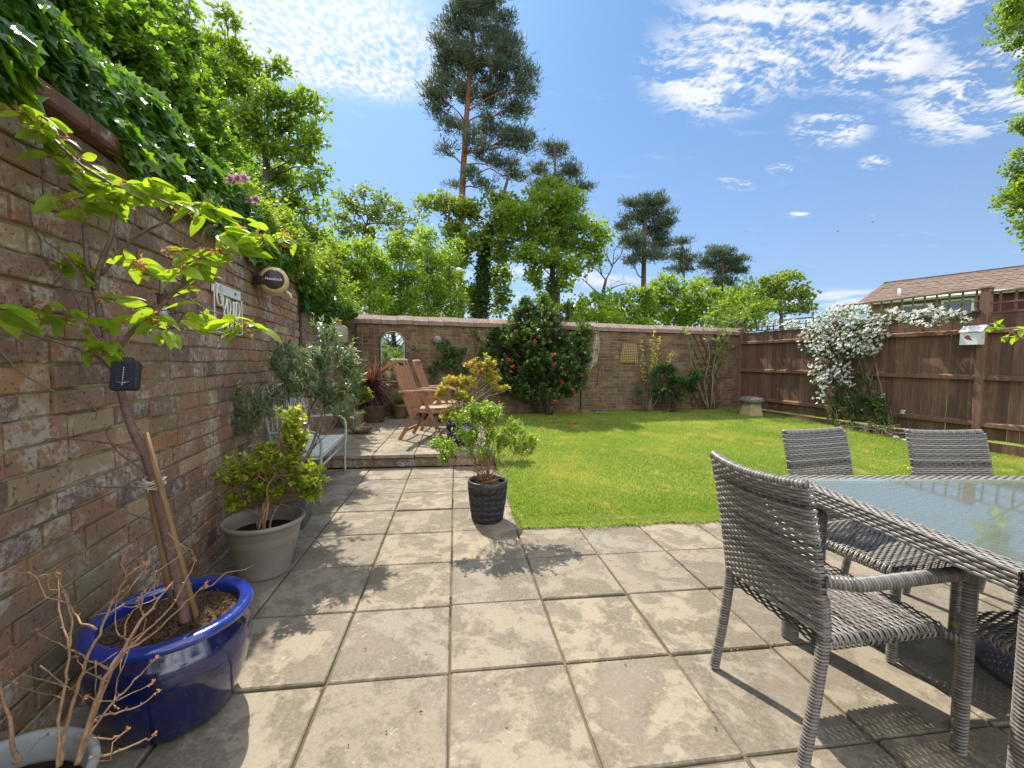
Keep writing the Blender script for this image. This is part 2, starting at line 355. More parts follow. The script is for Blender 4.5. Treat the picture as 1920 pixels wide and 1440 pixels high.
M_BARK = simple('dark_bark', (.13, .085, .065), (.07, .045, .035), 30, .85, .2, bstr=.6, bscale=80)
M_CHERRYBARK = simple('cherry_bark', (.20, .12, .095), (.105, .065, .055), 60, .6, .4, bstr=.6, bscale=150, bdist=.003)
M_TWIG = simple('brown_twig', (.36, .22, .125), (.20, .12, .07), 60, .7, .3, bstr=.4, bscale=120, bdist=.002)
M_GREYTWIG = simple('grey_stem', (.30, .25, .18), (.18, .14, .10), 60, .8, .2, bstr=.4, bscale=120, bdist=.002)
M_PINEBARK = simple('pine_bark', (.26, .115, .075), (.15, .075, .055), 6, .9, .15, bstr=.8, bscale=14, bdist=.05)
M_PINETOP = simple('grey_pine_bark', (.14, .09, .07), (.09, .06, .05), 6, .9, .15, bstr=.6, bscale=14, bdist=.03)
M_OAKBARK = simple('oak_bark', (.12, .095, .065), (.07, .055, .04), 6, .9, .15, bstr=.6, bscale=14, bdist=.03)
M_SOIL = simple('potting_soil', (.10, .06, .04), (.26, .17, .10), 70, .95, .1, bstr=1., bscale=160, bdist=.02)
M_DARKSOIL = simple('dark_soil', (.05, .035, .025), (.025, .018, .014), 70, .95, .1, bstr=1., bscale=160, bdist=.02)
M_STONE = simple('cotswold_stone', (.50, .40, .20), (.40, .33, .20), 14, .9, .2, bstr=.5, bscale=80, stain=(6, .55, .75, (.28, .25, .17)))
M_LICHEN = simple('lichened_stone', (.22, .20, .17), (.10, .09, .085), 40, .95, .15, bstr=1., bscale=60, bdist=.02, stain=(25, .55, .7, (.42, .41, .36)))
M_COPE = simple('weathered_coping', (.30, .215, .18), (.20, .14, .12), 10, .92, .15, bstr=.8, bscale=60, bdist=.01, stain=(28, .6, .68, (.5, .45, .38)))
M_COPEDARK = simple('dark_coping_tile', (.20, .10, .075), (.13, .07, .055), 10, .9, .2, bstr=.5, bscale=60, bdist=.01, stain=(9, .6, .68, (.42, .42, .34)))
M_BLACK = simple('black_metal', (.02, .02, .02), (.03, .028, .026), 20, .5, .4)
M_METAL = simple('painted_grey_green_metal', (.42, .47, .43), (.34, .38, .35), 20, .45, .5, bstr=.05)
M_WHITE = simple('white_plastic', (.78, .78, .76), (.7, .7, .69), 20, .4, .5, bstr=.05)
M_ROPE = simple('clear_neon_tube', (.80, .77, .70), (.70, .68, .62), 40, .35, .6, bstr=.05)
M_RUST = simple('rusty_iron', (.12, .06, .045), (.075, .045, .04), 50, .8, .3)
M_CREAM = simple('cream_plastic', (.62, .50, .26), (.55, .42, .21), 9, .42, .45, bstr=.05)
M_BROWNP = simple('dark_brown_plastic', (.045, .028, .028), (.035, .024, .026), 20, .4, .45, bstr=.05)
M_SAGE = simple('sage_glazed_ceramic', (.30, .29, .19), (.20, .20, .13), 25, .4, .5, bstr=.1)
M_BRASS = simple('brass_collar', (.75, .42, .12), (.6, .32, .08), 20, .3, .5, metal=.6, bstr=.05)
M_CANE = simple('woven_cane', (.50, .38, .16), (.40, .29, .12), 60, .7, .3)
M_CREAMMETAL = simple('cream_painted_metal', (.66, .60, .46), (.55, .5, .38), 60, .5, .4)
M_ROOF = simple('concrete_roof_tile', (.27, .20, .16), (.20, .145, .12), 3, .9, .15, bstr=.4, bscale=20, bdist=.02)
M_HBRICK = simple('buff_brickwork', (.30, .21, .12), (.24, .16, .09), 8, .9, .15, bstr=.4, bscale=30, bdist=.01)
M_MAROON = simple('maroon_tile_hanging', (.17, .045, .05), (.12, .035, .04), 5, .8, .2)
M_UPVC = simple('white_frame', (.8, .79, .76), (.72, .71, .68), 3, .45, .5, bstr=.02)
def m_glossy(name, c, rough=.1, metal=0., spec=.5, coat=0.):
    m, t, o = new_mat(name); co = geo_co(t)
    p = princ(t, mixc(t, mapr(t, noise(t, co, 14, 3, .6), .35, .7), c, tuple(x*.8 for x in c)), rough, spec, metal, coat=coat)
    L(t, p.outputs[0], o.inputs[0]); return m
def m_glaze():
    m, t, o = new_mat('cobalt_glaze'); co = geo_co(t); n1 = noise(t, co, 9, 5, .7)
    col = mixc(t, mapr(t, n1, .4, .7), (.003, .007, .075), (.006, .008, .03))
    col = mixc(t, mapr(t, noise(t, co, 55, 5, .75), .60, .72, 0, .5), col, (.12, .13, .27))
    p = princ(t, col, mapr(t, noise(t, co, 30, 4, .6), .3, .7, .06, .22), .7, bump=noise(t, co, 12, 3, .5), bstr=.12, bdist=.01, coat=.6); L(t, p.outputs[0], o.inputs[0]); return m
M_GLAZE = m_glaze()
def m_sunlit_rim():
    m = m_glaze(); m.name = 'cobalt_sunlit_rim'  # same glaze brightened for the sun on the rim, light put into colour
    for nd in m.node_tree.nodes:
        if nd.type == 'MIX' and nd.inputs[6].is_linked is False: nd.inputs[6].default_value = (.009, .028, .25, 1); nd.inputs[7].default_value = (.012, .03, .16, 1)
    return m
M_SUNLIT_RIM = m_sunlit_rim()
M_GREYPOT = simple('taupe_plastic', (.235, .215, .18), (.19, .172, .145), 5, .38, .45, bstr=.08, bscale=200, bdist=.001, stain=(18, .62, .8, (.33, .29, .23)))
M_DARKPOT = simple('black_woven_plastic', (.055, .05, .055), (.04, .036, .04), 20, .4, .5, bstr=.1)
M_PLANTER = simple('slate_planter', (.11, .115, .125), (.08, .085, .095), 10, .55, .4, bstr=.15)
M_OLDPOT = simple('rim_worn_grey_plastic', (.32, .34, .34), (.22, .235, .24), 12, .5, .4, bstr=.15, stain=(9, .5, .7, (.15, .15, .14)))
M_TERRA = simple('aged_terracotta', (.36, .27, .15), (.26, .20, .12), 12, .85, .2, bstr=.4, stain=(8, .55, .75, (.2, .2, .12)))
M_DARKTERRA = simple('mossy_stone_pot', (.22, .15, .10), (.13, .10, .07), 12, .9, .2, bstr=.6)
M_MIRROR = m_glossy('mirror_glass', (.85, .88, .86), .02, 1.)
M_FRAME = m_glossy('dull_metal_frame', (.3, .27, .22), .4, .5)
M_GLASSDARK = m_glossy('window_glass', (.10, .13, .15), .04, .0, .9, 1.)
M_SOLAR = m_glossy('solar_panel', (.012, .02, .045), .12, .0, .6, .8)
M_SILVER = m_glossy('silver_wire', (.5, .5, .52), .35, .8)
M_PANELGREY = simple('grey_plastic', (.5, .5, .47), (.4, .4, .38), 20, .5, .4)
def m_rattan():
    m, t, o = new_mat('grey_rattan_strand'); co = geo_co(t); ti = tintn(t)
    col = ramp(t, ti, (0., (.035, .03, .028)), (.3, (.135, .122, .112)), (1., (.34, .318, .295))); col = mixc(t, mapr(t, noise(t, co, 25, 3, .5), .4, .65, 0, .4), col, (.20, .18, .165))
    p = princ(t, col, .36, .55); L(t, p.outputs[0], o.inputs[0]); return m
M_RAT = m_rattan()
def m_tableglass():
    m, t, o = new_mat('table_glass'); gl = N(t, 'ShaderNodeBsdfGlossy'); gl.inputs['Roughness'].default_value = .045; gl.inputs[0].default_value = (.97, .96, .92, 1)
    tr = N(t, 'ShaderNodeBsdfTransparent'); tr.inputs[0].default_value = (.80, .89, .87, 1)
    df = N(t, 'ShaderNodeBsdfDiffuse'); df.inputs[0].default_value = (.48, .50, .43, 1)
    fr = N(t, 'ShaderNodeFresnel'); fr.inputs[0].default_value = 1.6
    m1 = N(t, 'ShaderNodeMixShader'); m1.inputs[0].default_value = .17; L(t, tr.outputs[0], m1.inputs[1]); L(t, df.outputs[0], m1.inputs[2])
    m2 = N(t, 'ShaderNodeMixShader'); L(t, mth(t, 'MULTIPLY', fr.outputs[0], .62, clamp=True), m2.inputs[0]); L(t, m1.outputs[0], m2.inputs[1]); L(t, gl.outputs[0], m2.inputs[2])
    L(t, m2.outputs[0], o.inputs[0]); return m
M_TGLASS = m_tableglass()
# foliage
LF_CHERRY = leafmat('cherry_leaf', (.18, .30, .03), (.37, .49, .06), (1.5, 1.5, .5), .52, .35)
LF_IVY = leafmat('ivy_leaf', (.045, .11, .03), (.12, .24, .04), (1.9, 1.9, .5), .40, .28, .5, c=(.30, .46, .05))
LF_IVY2 = leafmat('bush_leaf', (.06, .14, .03), (.20, .33, .045), (1.6, 1.7, .5), .42, .32, .55, c=(.28, .42, .06))
LF_LIGHT = leafmat('fresh_green_leaf', (.12, .20, .03), (.30, .41, .055), (1.6, 1.6, .6), .5, .4)
LF_BRIGHT = leafmat('beech_leaf', (.15, .26, .025), (.36, .48, .05), (1.5, 1.5, .6), .5, .4)
LF_OAK = leafmat('oak_leaf', (.12, .18, .035), (.29, .36, .07), (1.5, 1.5, .6), .45, .45)
LF_PINE = leafmat('pine_needle', (.06, .09, .065), (.17, .21, .13), (1.3, 1.3, .9), .3, .5)
LF_DKIVY = leafmat('tree_ivy_leaf', (.035, .075, .025), (.11, .18, .04), (1.5, 1.6, .6), .35, .35)
LF_OLIVE = leafmat('olive_leaf', (.07, .12, .05), (.21, .28, .14), (1.3, 1.5, .8), .35, .35, .55, c=(.40, .45, .32))
LF_PHOT = leafmat('glossy_yellow_green_leaf', (.12, .21, .025), (.42, .50, .04), (1.4, 1.4, .4), .48, .28, .6, c=(.66, .62, .08))
LF_CAM = leafmat('camellia_leaf', (.045, .09, .035), (.11, .19, .055), (1.8, 1.9, .5), .3, .18, .8, c=(.26, .34, .05))
LF_PIERIS = leafmat('pieris_leaf', (.24, .32, .04), (.52, .50, .09), (1.4, 1.3, .5), .45, .35, c=(.70, .38, .16))
LF_SPIREA = leafmat('small_fresh_leaf', (.15, .26, .03), (.32, .46, .06), (1.5, 1.5, .5), .5, .35)
LF_CORD = leafmat('cordyline_blade', (.085, .022, .035), (.20, .055, .06), (1.5, 1.2, .8), .3, .35, .5, c=(.50, .25, .11))
LF_RHODO = leafmat('rhododendron_leaf', (.025, .075, .025), (.075, .17, .04), (1.5, 1.8, .6), .3, .35)
LF_YEL = leafmat('yellow_flower', (.80, .74, .06), (.90, .85, .18), (1.2, 1.2, .6), .4, .5)
LF_WHITE = leafmat('white_petal', (.62, .60, .55), (.85, .83, .79), (1.1, 1.1, 1.), .3, .5, .3)
LF_PINK = leafmat('pink_petal', (.62, .28, .50), (.80, .62, .76), (1.1, 1., 1.), .35, .5, .3)
LF_RED = leafmat('crimson_petal', (.50, .015, .05), (.75, .05, .12), (1.2, .9, 1.), .35, .45, .35)
LF_RUST = leafmat('spent_blossom', (.42, .16, .07), (.68, .42, .24), (1.2, 1., .8), .35, .6, .2)
LF_CLEMLF = leafmat('clematis_leaf', (.03, .075, .02), (.10, .19, .04), (1.5, 1.8, .6), .35, .4)

# ================================================================== SETTING
WD = v3(-.1159, .9933, 0); WN = v3(.9933, .1159, 0)               # direction along left wall (away), its normal (= along the back wall)
CORNER = v3(-2.08, 6.77, 0)
def WL(s, z, off=0.): return CORNER - WD*s + WN*off + v3(0, 0, z)   # left wall: s metres back from the corner towards the camera
def WB(s, z, off=0.): return CORNER + WN*s - WD*off + v3(0, 0, z)   # back wall: s metres right of the corner
def wlp(x, y, off=0.): return pl(x, y, CORNER + WN*off, WN)
def wbp(x, y, off=0.): return pl(x, y, CORNER - WD*off, WD)
FC = WB(9.0, 0); FDR = -WD
def WF(t, z, off=0.): return FC + FDR*t - WN*off + v3(0, 0, z)      # fence: t metres from the corner towards the camera
def wfp(x, y, off=0.): return pl(x, y, FC - WN*off, WN)
UNIT = .46; STEP_Y = 3.22; LAWN_Y = 3*UNIT - .01; LAWN_X = .50
def raised_z(y): return .150 - .05*np.clip((np.asarray(y)-STEP_Y)/3.6, 0, 1)
def lawn_z(x, y):
    t = np.clip((np.asarray(y, float)-LAWN_Y)/6.3, -1, 1.3); return np.where(t > 0, .125*t, 0)

# ground beyond the garden, one sheet to the horizon
m_field = simple('rough_grass', (.07, .11, .025), (.12, .15, .04), .6, .95, .1, bstr=.5, bscale=4, bdist=.1)
g = G(); n = 40; xs = np.linspace(-1, 1, n); xs = np.sign(xs)*np.abs(xs)**2.5*700
X, Y = np.meshgrid(xs, xs); V = np.stack([X, Y, np.full_like(X, -.06)], -1).reshape(-1, 3)
i, j = np.meshgrid(np.arange(n-1), np.arange(n-1)); a = (j*n+i).ravel(); g.add(V, np.stack([a, a+1, a+n+1, a+n], -1))
tag(g.build('ground', m_field), kind='structure')

# lower patio: bedding sheet + slabs
g = G()
def bed(x0, x1, y0, y1, z, zf=None):
    nx, ny = 12, 12; X, Y = np.meshgrid(np.linspace(x0, x1, nx), np.linspace(y0, y1, ny)); Z = np.full_like(X, z) if zf is None else zf(Y)+z
    b = np.arange((nx-1)*(ny-1)); a = (b//(nx-1))*nx + b % (nx-1); g.add(np.stack([X, Y, Z], -1).reshape(-1, 3), np.stack([a, a+1, a+nx+1, a+nx], -1), .5, 1)
bed(-2.3, 5.6, -3.5, LAWN_Y, -.012); bed(-2.3, LAWN_X+.02, LAWN_Y, STEP_Y+.06, -.012)
def slab(x0, x1, y0, y1, z=0., jit=1.):
    gap = .0040 + abs(R.normal(0, .0016)); cx, cy = (x0+x1)/2, (y0+y1)/2
    tx, ty = R.normal(0, .0032, 2)*jit; rot = R.normal(0, .0035)*jit; ax = np.array([(cos(rot), sin(rot), tx), (-sin(rot), cos(rot), ty), (-tx, -ty, 1)])
    box(g, (cx, cy, z - .02 + R.normal(0, .0024)*jit), (x1-x0-2*gap, y1-y0-2*gap, .04), ax, R.rand(), 0, .005)
colx = [-1.84, -1.38, -.92, -.46, 0, LAWN_X-.03]
for r_ in range(-5, 7):
    y0 = r_*UNIT
    for c_ in range(-4, 12):
        x0 = c_*UNIT; x1 = x0+UNIT
        if r_ >= 3:
            if x0 > .4: continue
            if c_ == 0: x1 = LAWN_X-.02 + .02*(r_-3)/4
        wx = -2.08 + (6.77-(y0+.23))*.1167
        if x1 < wx: continue
        xa = max(x0, wx-.05)
        if x1-xa < .06: continue
        slab(xa, x1, y0, y0+UNIT)
tag(g.build('patio', [MS, MJ]), kind='structure')
# raised patio with its brick riser
g = G(); bed(-2.15, .47, STEP_Y+.02, 6.95, -.012, raised_z)
for r_ in range(0, 8):
    y0 = STEP_Y + r_*UNIT*1.0; y1 = min(y0+UNIT, 7.0)
    if y1-y0 < .1: continue
    for c_ in range(-5, 1):
        x0 = c_*UNIT + .02; x1 = x0+UNIT; wx = -2.08 + (6.77-(y0+.23))*.1167
        if x1 < wx: continue
        xa = max(x0, wx-.05)
        if x1-xa < .06: continue
        slab(xa, x1, y0, y1, float(raised_z((y0+y1)/2)), .7)
for k in range(-9, 3):                                              # riser bricks, one course on edge
    x0 = k*.228 + .02
    if x0 < -2.2 or x0 > .3: continue
    box(g, (x0+.112, STEP_Y+.075, .052), (.216, .09, .094), None, R.rand(), 2, .004)
box(g, (-.85, STEP_Y+.09, .05), (2.66, .09, .098), None, .5, 3)
quad(g, (.478, STEP_Y, 0), (.478, 7., 0), (.478, 7., .13), (.478, STEP_Y, .13), .5, 3)
tag(g.build('raised_patio', [MS, MJ, MB, MM]), kind='structure')
# lawn surface
g = G(); nx, ny = 70, 70
X, Y = np.meshgrid(np.linspace(LAWN_X-.02, 9.6, nx), np.linspace(LAWN_Y, 8.6, ny)); Z = lawn_z(X, Y) + .004*np.sin(X*3.1+Y*2.3)
Z[0] = -.03
b = np.arange((nx-1)*(ny-1)); a = (b//(nx-1))*nx + b % (nx-1); g.add(np.stack([X, Y, Z], -1).reshape(-1, 3), np.stack([a, a+1, a+nx+1, a+nx], -1))
tag(g.build('lawn', ML), kind='structure')
g = G()
nb = 330000
u = R.rand(nb); yy = LAWN_Y + .02 + (6.35)*(u**1.5); xx = LAWN_X + .0 + R.rand(nb)*8.2
keep = (xx - (7.95 - (yy-1.4)*.1167*1.0) < -.25) & ((yy < 6.7 + xx*.14)) & ((xx > .52 + .03*np.sin(yy*9)) | (yy > 6.9))
keep &= ~((np.abs(yy-6.9) < 1.9) & (R.rand(nb) < .25))
xx, yy = xx[keep], yy[keep]; n = len(xx)
zg = lawn_z(xx, yy)+.004*np.sin(xx*3.1+yy*2.3)-.002
edge = np.clip((yy-LAWN_Y)/.25, .35, 1)
S = (.016 + .020*R.rand(n))*edge*(1+.06*np.clip(yy-3, 0, 5)); D = nrm(np.stack([R.normal(0, .7, n), R.normal(0, .7, n), np.ones(n)], -1))
patchy = .5+.25*np.sin(xx*2.1+np.sin(yy*1.7)*2)+.25*np.sin(yy*2.7+xx)
tn = np.clip(R.normal(.42, .22, n) + (patchy-.5)*.3 + (R.rand(n) < .07)*.5, 0, 1)
scatter(g, (np.array([(-.10, 0, 0), (.10, 0, 0), (.05, .6, .12), (0, 1, .45)]), np.array([(0, 1, 2, 3)])), np.stack([xx, yy, zg], -1), D, S, tn, roll=1.)
ne = 5200; ee = R.rand(ne); side = ee < .72; ex_ = np.where(side, LAWN_X+R.rand(ne)*4.6, LAWN_X+.0); ey_ = np.where(side, LAWN_Y, LAWN_Y+R.rand(ne)*1.9); jit_ = np.abs(R.normal(0, .014, ne))*(.4+.8*(np.sin(ex_*7)+np.sin(ex_*17+ey_*11)+1.2).clip(0))
ex_ = np.where(side, ex_, ex_+.02-jit_); ey_ = np.where(side, ey_+.012-jit_, ey_); scatter(g, (np.array([(-.08, 0, 0), (.08, 0, 0), (.05, .6, .12), (0, 1, .4)]), np.array([(0, 1, 2, 3)])), np.stack([ex_, ey_, np.full(ne, .001)], -1), nrm(np.stack([R.normal(0, .6, ne)-np.where(side, 0, .7), R.normal(0, .5, ne)-np.where(side, .9, 0), R.rand(ne)*.8+.25], -1)), .015+.026*R.rand(ne), np.clip(R.normal(.55, .3, ne), 0, 1), roll=1.)
tag(g.build('grass', MG), 'short mown grass blades covering the sunlit lawn', kind='stuff')
# moss and leaf litter in the joints of the paving: tiny tufts
g = G(); pts = []
for k in range(2600):
    if R.rand() < .55: x = random.choice([-.92, -.46, 0., .0]); y = R.uniform(.4, 3.2)
    else: x = R.uniform(-1.2, 3.); y = random.choice([0., .46, .92, 1.38, 2.3, 2.76]) if x < .5 else random.choice([0., .46, .92])
    if (math.sin(x*5+y*3.1)+math.sin(y*7.3+x*2)) < .35: continue
    pts.append((x+R.normal(0, .004), y+R.normal(0, .004), -.008))
pts = np.array(pts); n = len(pts)
scatter(g, T_diam(.3), pts, rdir(n, 1.), .006+.009*R.rand(n), R.rand(n))
tag(g.build('moss', leafmat('joint_moss', (.14, .13, .04), (.22, .14, .06), tfac=.1, c=(.28, .15, .07))), 'small tufts of moss and litter in the paving joints', kind='stuff')

g = G(); nl = 420; lx, ly = R.uniform(-1.3, 3.2, nl), R.uniform(-1.6, 3.1, nl); ok = (ly < LAWN_Y-.03) | (lx < .45); lx, ly = lx[ok], ly[ok]; nl = len(lx)
scatter(g, T_simple(.35, .15), np.stack([lx, ly, np.full(nl, .004)], -1), rdir(nl)*v3(1, 1, .12), .004+.010*R.rand(nl)**2.5, R.rand(nl), roll=.3)
tag(g.build('leaf_litter', simple('dry_litter', (.16, .09, .05), (.07, .045, .03), 40, .9, .1)), 'tiny dry leaf scraps and grit scattered over the paving slabs', kind='stuff')

# ------------------------------------------------------------------ brick walls
def masonry(g, P0, du, nn, length, z0f, z1, bl=.225, ch=.0752, jit=1., seed=1, off0=.006):
    """bricks laid on a plane starting at P0, running along du, facing nn"""
    rr = np.random.RandomState(seed); z = -.05; k = 0; nn = np.asarray(nn)
    while z < z1-.02:
        u = -bl*rr.choice([.25, .5, .75, 0.]) if jit > .5 else -(bl*.5 if k % 2 else 0)
        while u < length:
            L_ = bl*.5 if (rr.rand() < .24) else bl
            w = L_-.011; h = ch-.0105; uc = u+L_/2; uu0, uu1 = max(u, 0), min(u+w, length)
            if uu1-uu0 > .02 and z+h > z0f(uc)-.06:
                zt = min(z+h, z1); off = off0+.0005 + rr.normal(0, .003)*jit; b = .0045
                j = lambda s=.0024: rr.normal(0, s*jit)
                f0 = [(uu0+j(), z+j()), (uu1+j(), z+j()), (uu1+j(), zt+j()), (uu0+j(), zt+j())]
                cu, cz = (uu0+uu1)/2, (z+zt)/2
                off = max(off, .0035)
                V = [P0 + du*a + v3(0, 0, c) - nn*.014 for a, c in f0] + [P0 + du*a + v3(0, 0, c) + nn*(off-b) for a, c in f0] + \
                    [P0 + du*(a+b*np.sign(cu-a)) + v3(0, 0, c+b*np.sign(cz-c)) + nn*(off+j(.0012)) for a, c in f0]
                Fq = [(s*4+i, s*4+(i+1) % 4, s*4+4+(i+1) % 4, s*4+4+i) for s in (0, 1) for i in range(4)] + [(8, 9, 10, 11)]
                g.add(V, Fq, min(1, max(0, rr.beta(1.6, 1.4))), 0)
            u += L_
        z += ch; k += 1
def wallbox(g, P0, du, nn, length, z0, z1, th, mat=1):
    c = P0 + du*length/2 - nn*(th/2+.002) + v3(0, 0, (z0+z1)/2); box(g, c, (length, th, z1-z0), np.array([du, nn, v3(0, 0, 1)]), .5, mat)
LW_TOP = 1.985
w = empty('brick_wall', WL(4, 0), 'old mottled brick wall down the left side under ivy', 'wall')
g = G(); LEN = 9.6
masonry(g, WL(LEN, 0), WD, WN, LEN, lambda u: 0, LW_TOP, seed=3, ch=.083, bl=.238, off0=.009)
wallbox(g, WL(LEN, 0), WD, WN, LEN, -.06, LW_TOP, .22)
g.build('masonry', [MB, MM], w)
g = G(); s = 0
while s < LEN:
    c = WL(s+.24, LW_TOP+.038, -.09); box(g, c, (.47, .30, .062), np.array([WD, WN, v3(0, 0, 1)]), R.rand(), 0, .01); s += .48
g.build('coping', M_COPEDARK, w)
BW_TOP = 1.905; BLEN = 9.0
w = empty('brick_wall', WB(4, 0), 'long brick wall across the back of the garden behind the camellia', 'wall')
g = G()
MB2 = m_brick(.55); MB2.name = 'stained_brick'
for nd in MB2.node_tree.nodes:
    if nd.type == 'VALTORGB':
        for e_, c_ in zip(nd.color_ramp.elements, [(.06, .04, .036), (.095, .052, .04), (.16, .075, .045), (.12, .072, .044), (.095, .062, .044), (.19, .12, .065), (.26, .085, .04)]): e_.color = (*c_, 1)
masonry(g, WB(0, 0), WN, -WD, BLEN, lambda u: .05, BW_TOP, jit=.45, seed=5, off0=-.001)
wallbox(g, WB(0, 0), WN, -WD, BLEN, -.06, BW_TOP, .22)
# end pier at the corner and a projecting pier behind the camellia
for s0, s1 in ((.02, .20), (4.85, 5.22)):
    masonry(g, WB(s0, 0, .045), WN, -WD, s1-s0, lambda u: .05, BW_TOP, jit=.4, seed=int(9+s0*3)); wallbox(g, WB(s0, 0, .045), WN, -WD, s1-s0, -.06, BW_TOP, .043)
MM2 = m_mortar(); MM2.name = 'yellow_mortar'
for nd in MM2.node_tree.nodes:
    if nd.type == 'MIX':
        for q_ in (6, 7):
            if not nd.inputs[q_].is_linked: nd.inputs[q_].default_value = tuple(x*.62 for x in nd.inputs[q_].default_value[:3]) + (1,)
g.build('masonry', [MB2, MM2], w)
g = G(); s = -.22
prof = [(-.30, BW_TOP-.005), (.055, BW_TOP-.005), (.065, BW_TOP+.075), (-.12, BW_TOP+.175), (-.31, BW_TOP+.075)]
while s < BLEN+.02:
    s1 = s+.30-.006; dz = R.normal(0, .003)
    A = [WB(s, z+dz, o_) for o_, z in prof]; B_ = [WB(s1, z+dz, o_) for o_, z in prof]; k = len(prof)
    g.add(A+B_, [(i, (i+1) % k, k+(i+1) % k, k+i) for i in range(k)], R.rand()); g.F.append((np.array([[g.n-2*k+i for i in range(k)][::-1]]), 0)); g.F.append((np.array([[g.n-k+i for i in range(k)]]), 0))
    s += .30
g.build('coping', M_COPE, w)
g = G()
for s_, z0, z1 in ((.225, .1, BW_TOP-.02), (5.24, .72, 1.62)): box(g, WB(s_, (z0+z1)/2, .018), (.018, .03, z1-z0), np.array([WN, -WD, v3(0, 0, 1)]))
g.build('pier_shadow_strip', M_BLACK, w)  # dark strips stand in for the shadow lines beside the piers

# ------------------------------------------------------------------ timber fence
fe = empty('wooden_fence', WF(3.2, 0), 'dark brown close board fence with three rails and a trellis top', 'fence')
FL = 8.6; AXF = np.array([FDR, -WN, v3(0, 0, 1)]); PT = [0.02, 2.33, 4.44, 6.55, 8.6]; TT = [(1.965, 2.15), (1.99, 2.30), (1.96, 2.24), (1.97, 2.3)]
for b_ in range(4):
    t0, t1 = PT[b_]+.05, PT[b_+1]-.05; top = TT[b_][0]-.01
    g = G(); t = t0
    while t < t1:
        wd = min(.118, t1-t)
        if R.rand() > -1: box(g, WF(t+wd/2, (top+.2)/2+R.normal(0, .004), -.004+R.normal(0, .003)), (wd-.002, .012, top-.2), AXF, R.rand())
        t += .1185 if R.rand() < .9 else .1235
    g.build('board_panel', M_FENCE, fe)
    for z_ in (.434, 1.085, 1.735):
        g = G(); P = [WF(t0-.02, z_-.03, .03), WF(t1+.02, z_-.03, .03)]
        A = [(0.002, -.05), (.066, -.05), (.066, .0), (.002, .022)]
        V = [WF(tt, z_+dz, o_) for tt in (t0-.0, t1+.0) for o_, dz in A]
        g.add(V, [(0, 1, 5, 4), (1, 2, 6, 5), (2, 3, 7, 6), (3, 0, 4, 7), (0, 3, 2, 1), (4, 5, 6, 7)], R.rand()*.4); g.build('rail', M_FENCE, fe)
    g = G(); box(g, WF((t0+t1)/2, .085, .012), (t1-t0, .025, .17), AXF, .3); g.build('gravel_board', M_FENCE, fe)
    g = G(); z0, z1 = TT[b_]; box(g, WF((t0+t1)/2, z1+.012, .01), (t1-t0, .055, .024), AXF, .0); box(g, WF((t0+t1)/2, (z0+z1)/2, .024), (t1-t0, .012, .02), AXF); 
    box(g, WF((t0+t1)/2, z0+.012, .01), (t1-t0, .02, .022), AXF); t = t0+.08
    while t < t1: box(g, WF(t, (z0+z1)/2, .01), (.022, .014, z1-z0-.002), AXF, R.rand()); t += .155
    g.build('trellis', M_TRELL, fe)
for k, t in enumerate(PT):
    g = G(); h = [2.02, 2.20, 2.30, 2.3, 2.3][k]
    box(g, WF(t, h/2, .03), (.098, .098, h), AXF, .2, 0, .006); box(g, WF(t, h+.014, .03), (.115, .115, .028), AXF, .2, 0, .006); g.build('post', M_POST, fe)

# ================================================================== PLANT HELPERS
def blob(px, py, rx, ry, d, rz=None):
    return dep(px, py, d), v3(rx, (rz if rz else (rx+ry)/2), ry)*d/F
CAX = np.array([_r, v3(sin(YAW), cos(YAW), 0), v3(0, 0, 1)])
def in_ell(c, r, n, bias=.42):
    q = nrm(R.normal(size=(n, 3)))*(R.rand(n, 1)**bias); return c + (q*r) @ CAX
def wiggle(a, b, k=5, amp=.05, sag=0.):
    a = np.asarray(a, float); b = np.asarray(b, float); t = np.linspace(0, 1, k)[:, None]; ln = np.linalg.norm(b-a)
    P = a + (b-a)*t + R.normal(0, amp*ln, (k, 3))*np.sin(pi*t); P[:, 2] += (sag*ln*np.sin(pi*t))[:, 0]; return P
def crown(gl, gw, blobs, d, trunk, nsub=3.0, leafn=40, ls=.12, T=None, sr=.35, flat=.6, wr=.03, up=.2, tw=.6, dz=None, limb=True):
    """leaf clusters grouped in blobs (photo ellipses at distance d, given real depth), limbs from trunk points to them"""
    T = T or T_diam(); trunk = np.asarray(trunk)
    area = sum(b[2]*b[3] for b in blobs)
    for b in blobs:
        dd = d + R.uniform(-1, 1)*(dz if dz is not None else .04*d) if len(b) < 5 else b[4]
        c, r = blob(b[0], b[1], b[2], b[3], dd)
        n = max(3, int(nsub*b[2]*b[3]/400.)); S = in_ell(c, r*.92, n)
        lo = trunk[np.argmin(np.linalg.norm(trunk - (c - v3(0, 0, r[2]*1.3)), axis=1))]
        if limb and gw is not None:
            P = smooth_path(wiggle(lo, c, 5, .06, .03), 3); ln = np.linalg.norm(c-lo); tube(gw, P, np.linspace(max(wr, .012*ln), wr*.45, len(P)), 5)
            for q in S[:int(n*tw)]:
                P = smooth_path(wiggle(lo+(c-lo)*R.uniform(.55, 1), q, 4, .08), 2); tube(gw, P, np.linspace(wr*.42, wr*.12, len(P)), 3, cap=False)
        ln_ = (leafn*R.uniform(.5, 1.5, n)).astype(int); idx = np.repeat(np.arange(n), ln_)
        rad = sr*R.uniform(.5, 1.3, n)[idx][:, None]
        off = R.normal(0, .5, (len(idx), 3))*rad; off[:, 2] *= flat
        P = S[idx]+off; D = nrm(nrm(off)*1. + R.normal(0, .5, off.shape) + v3(0, 0, up))
        tint = np.clip(R.uniform(.15, .85, n)[idx] + R.normal(0, .15, len(idx)), 0, 1)
        scatter(gl, T, P, D, ls*R.uniform(.6, 1.25, len(idx)), tint, roll=.8)
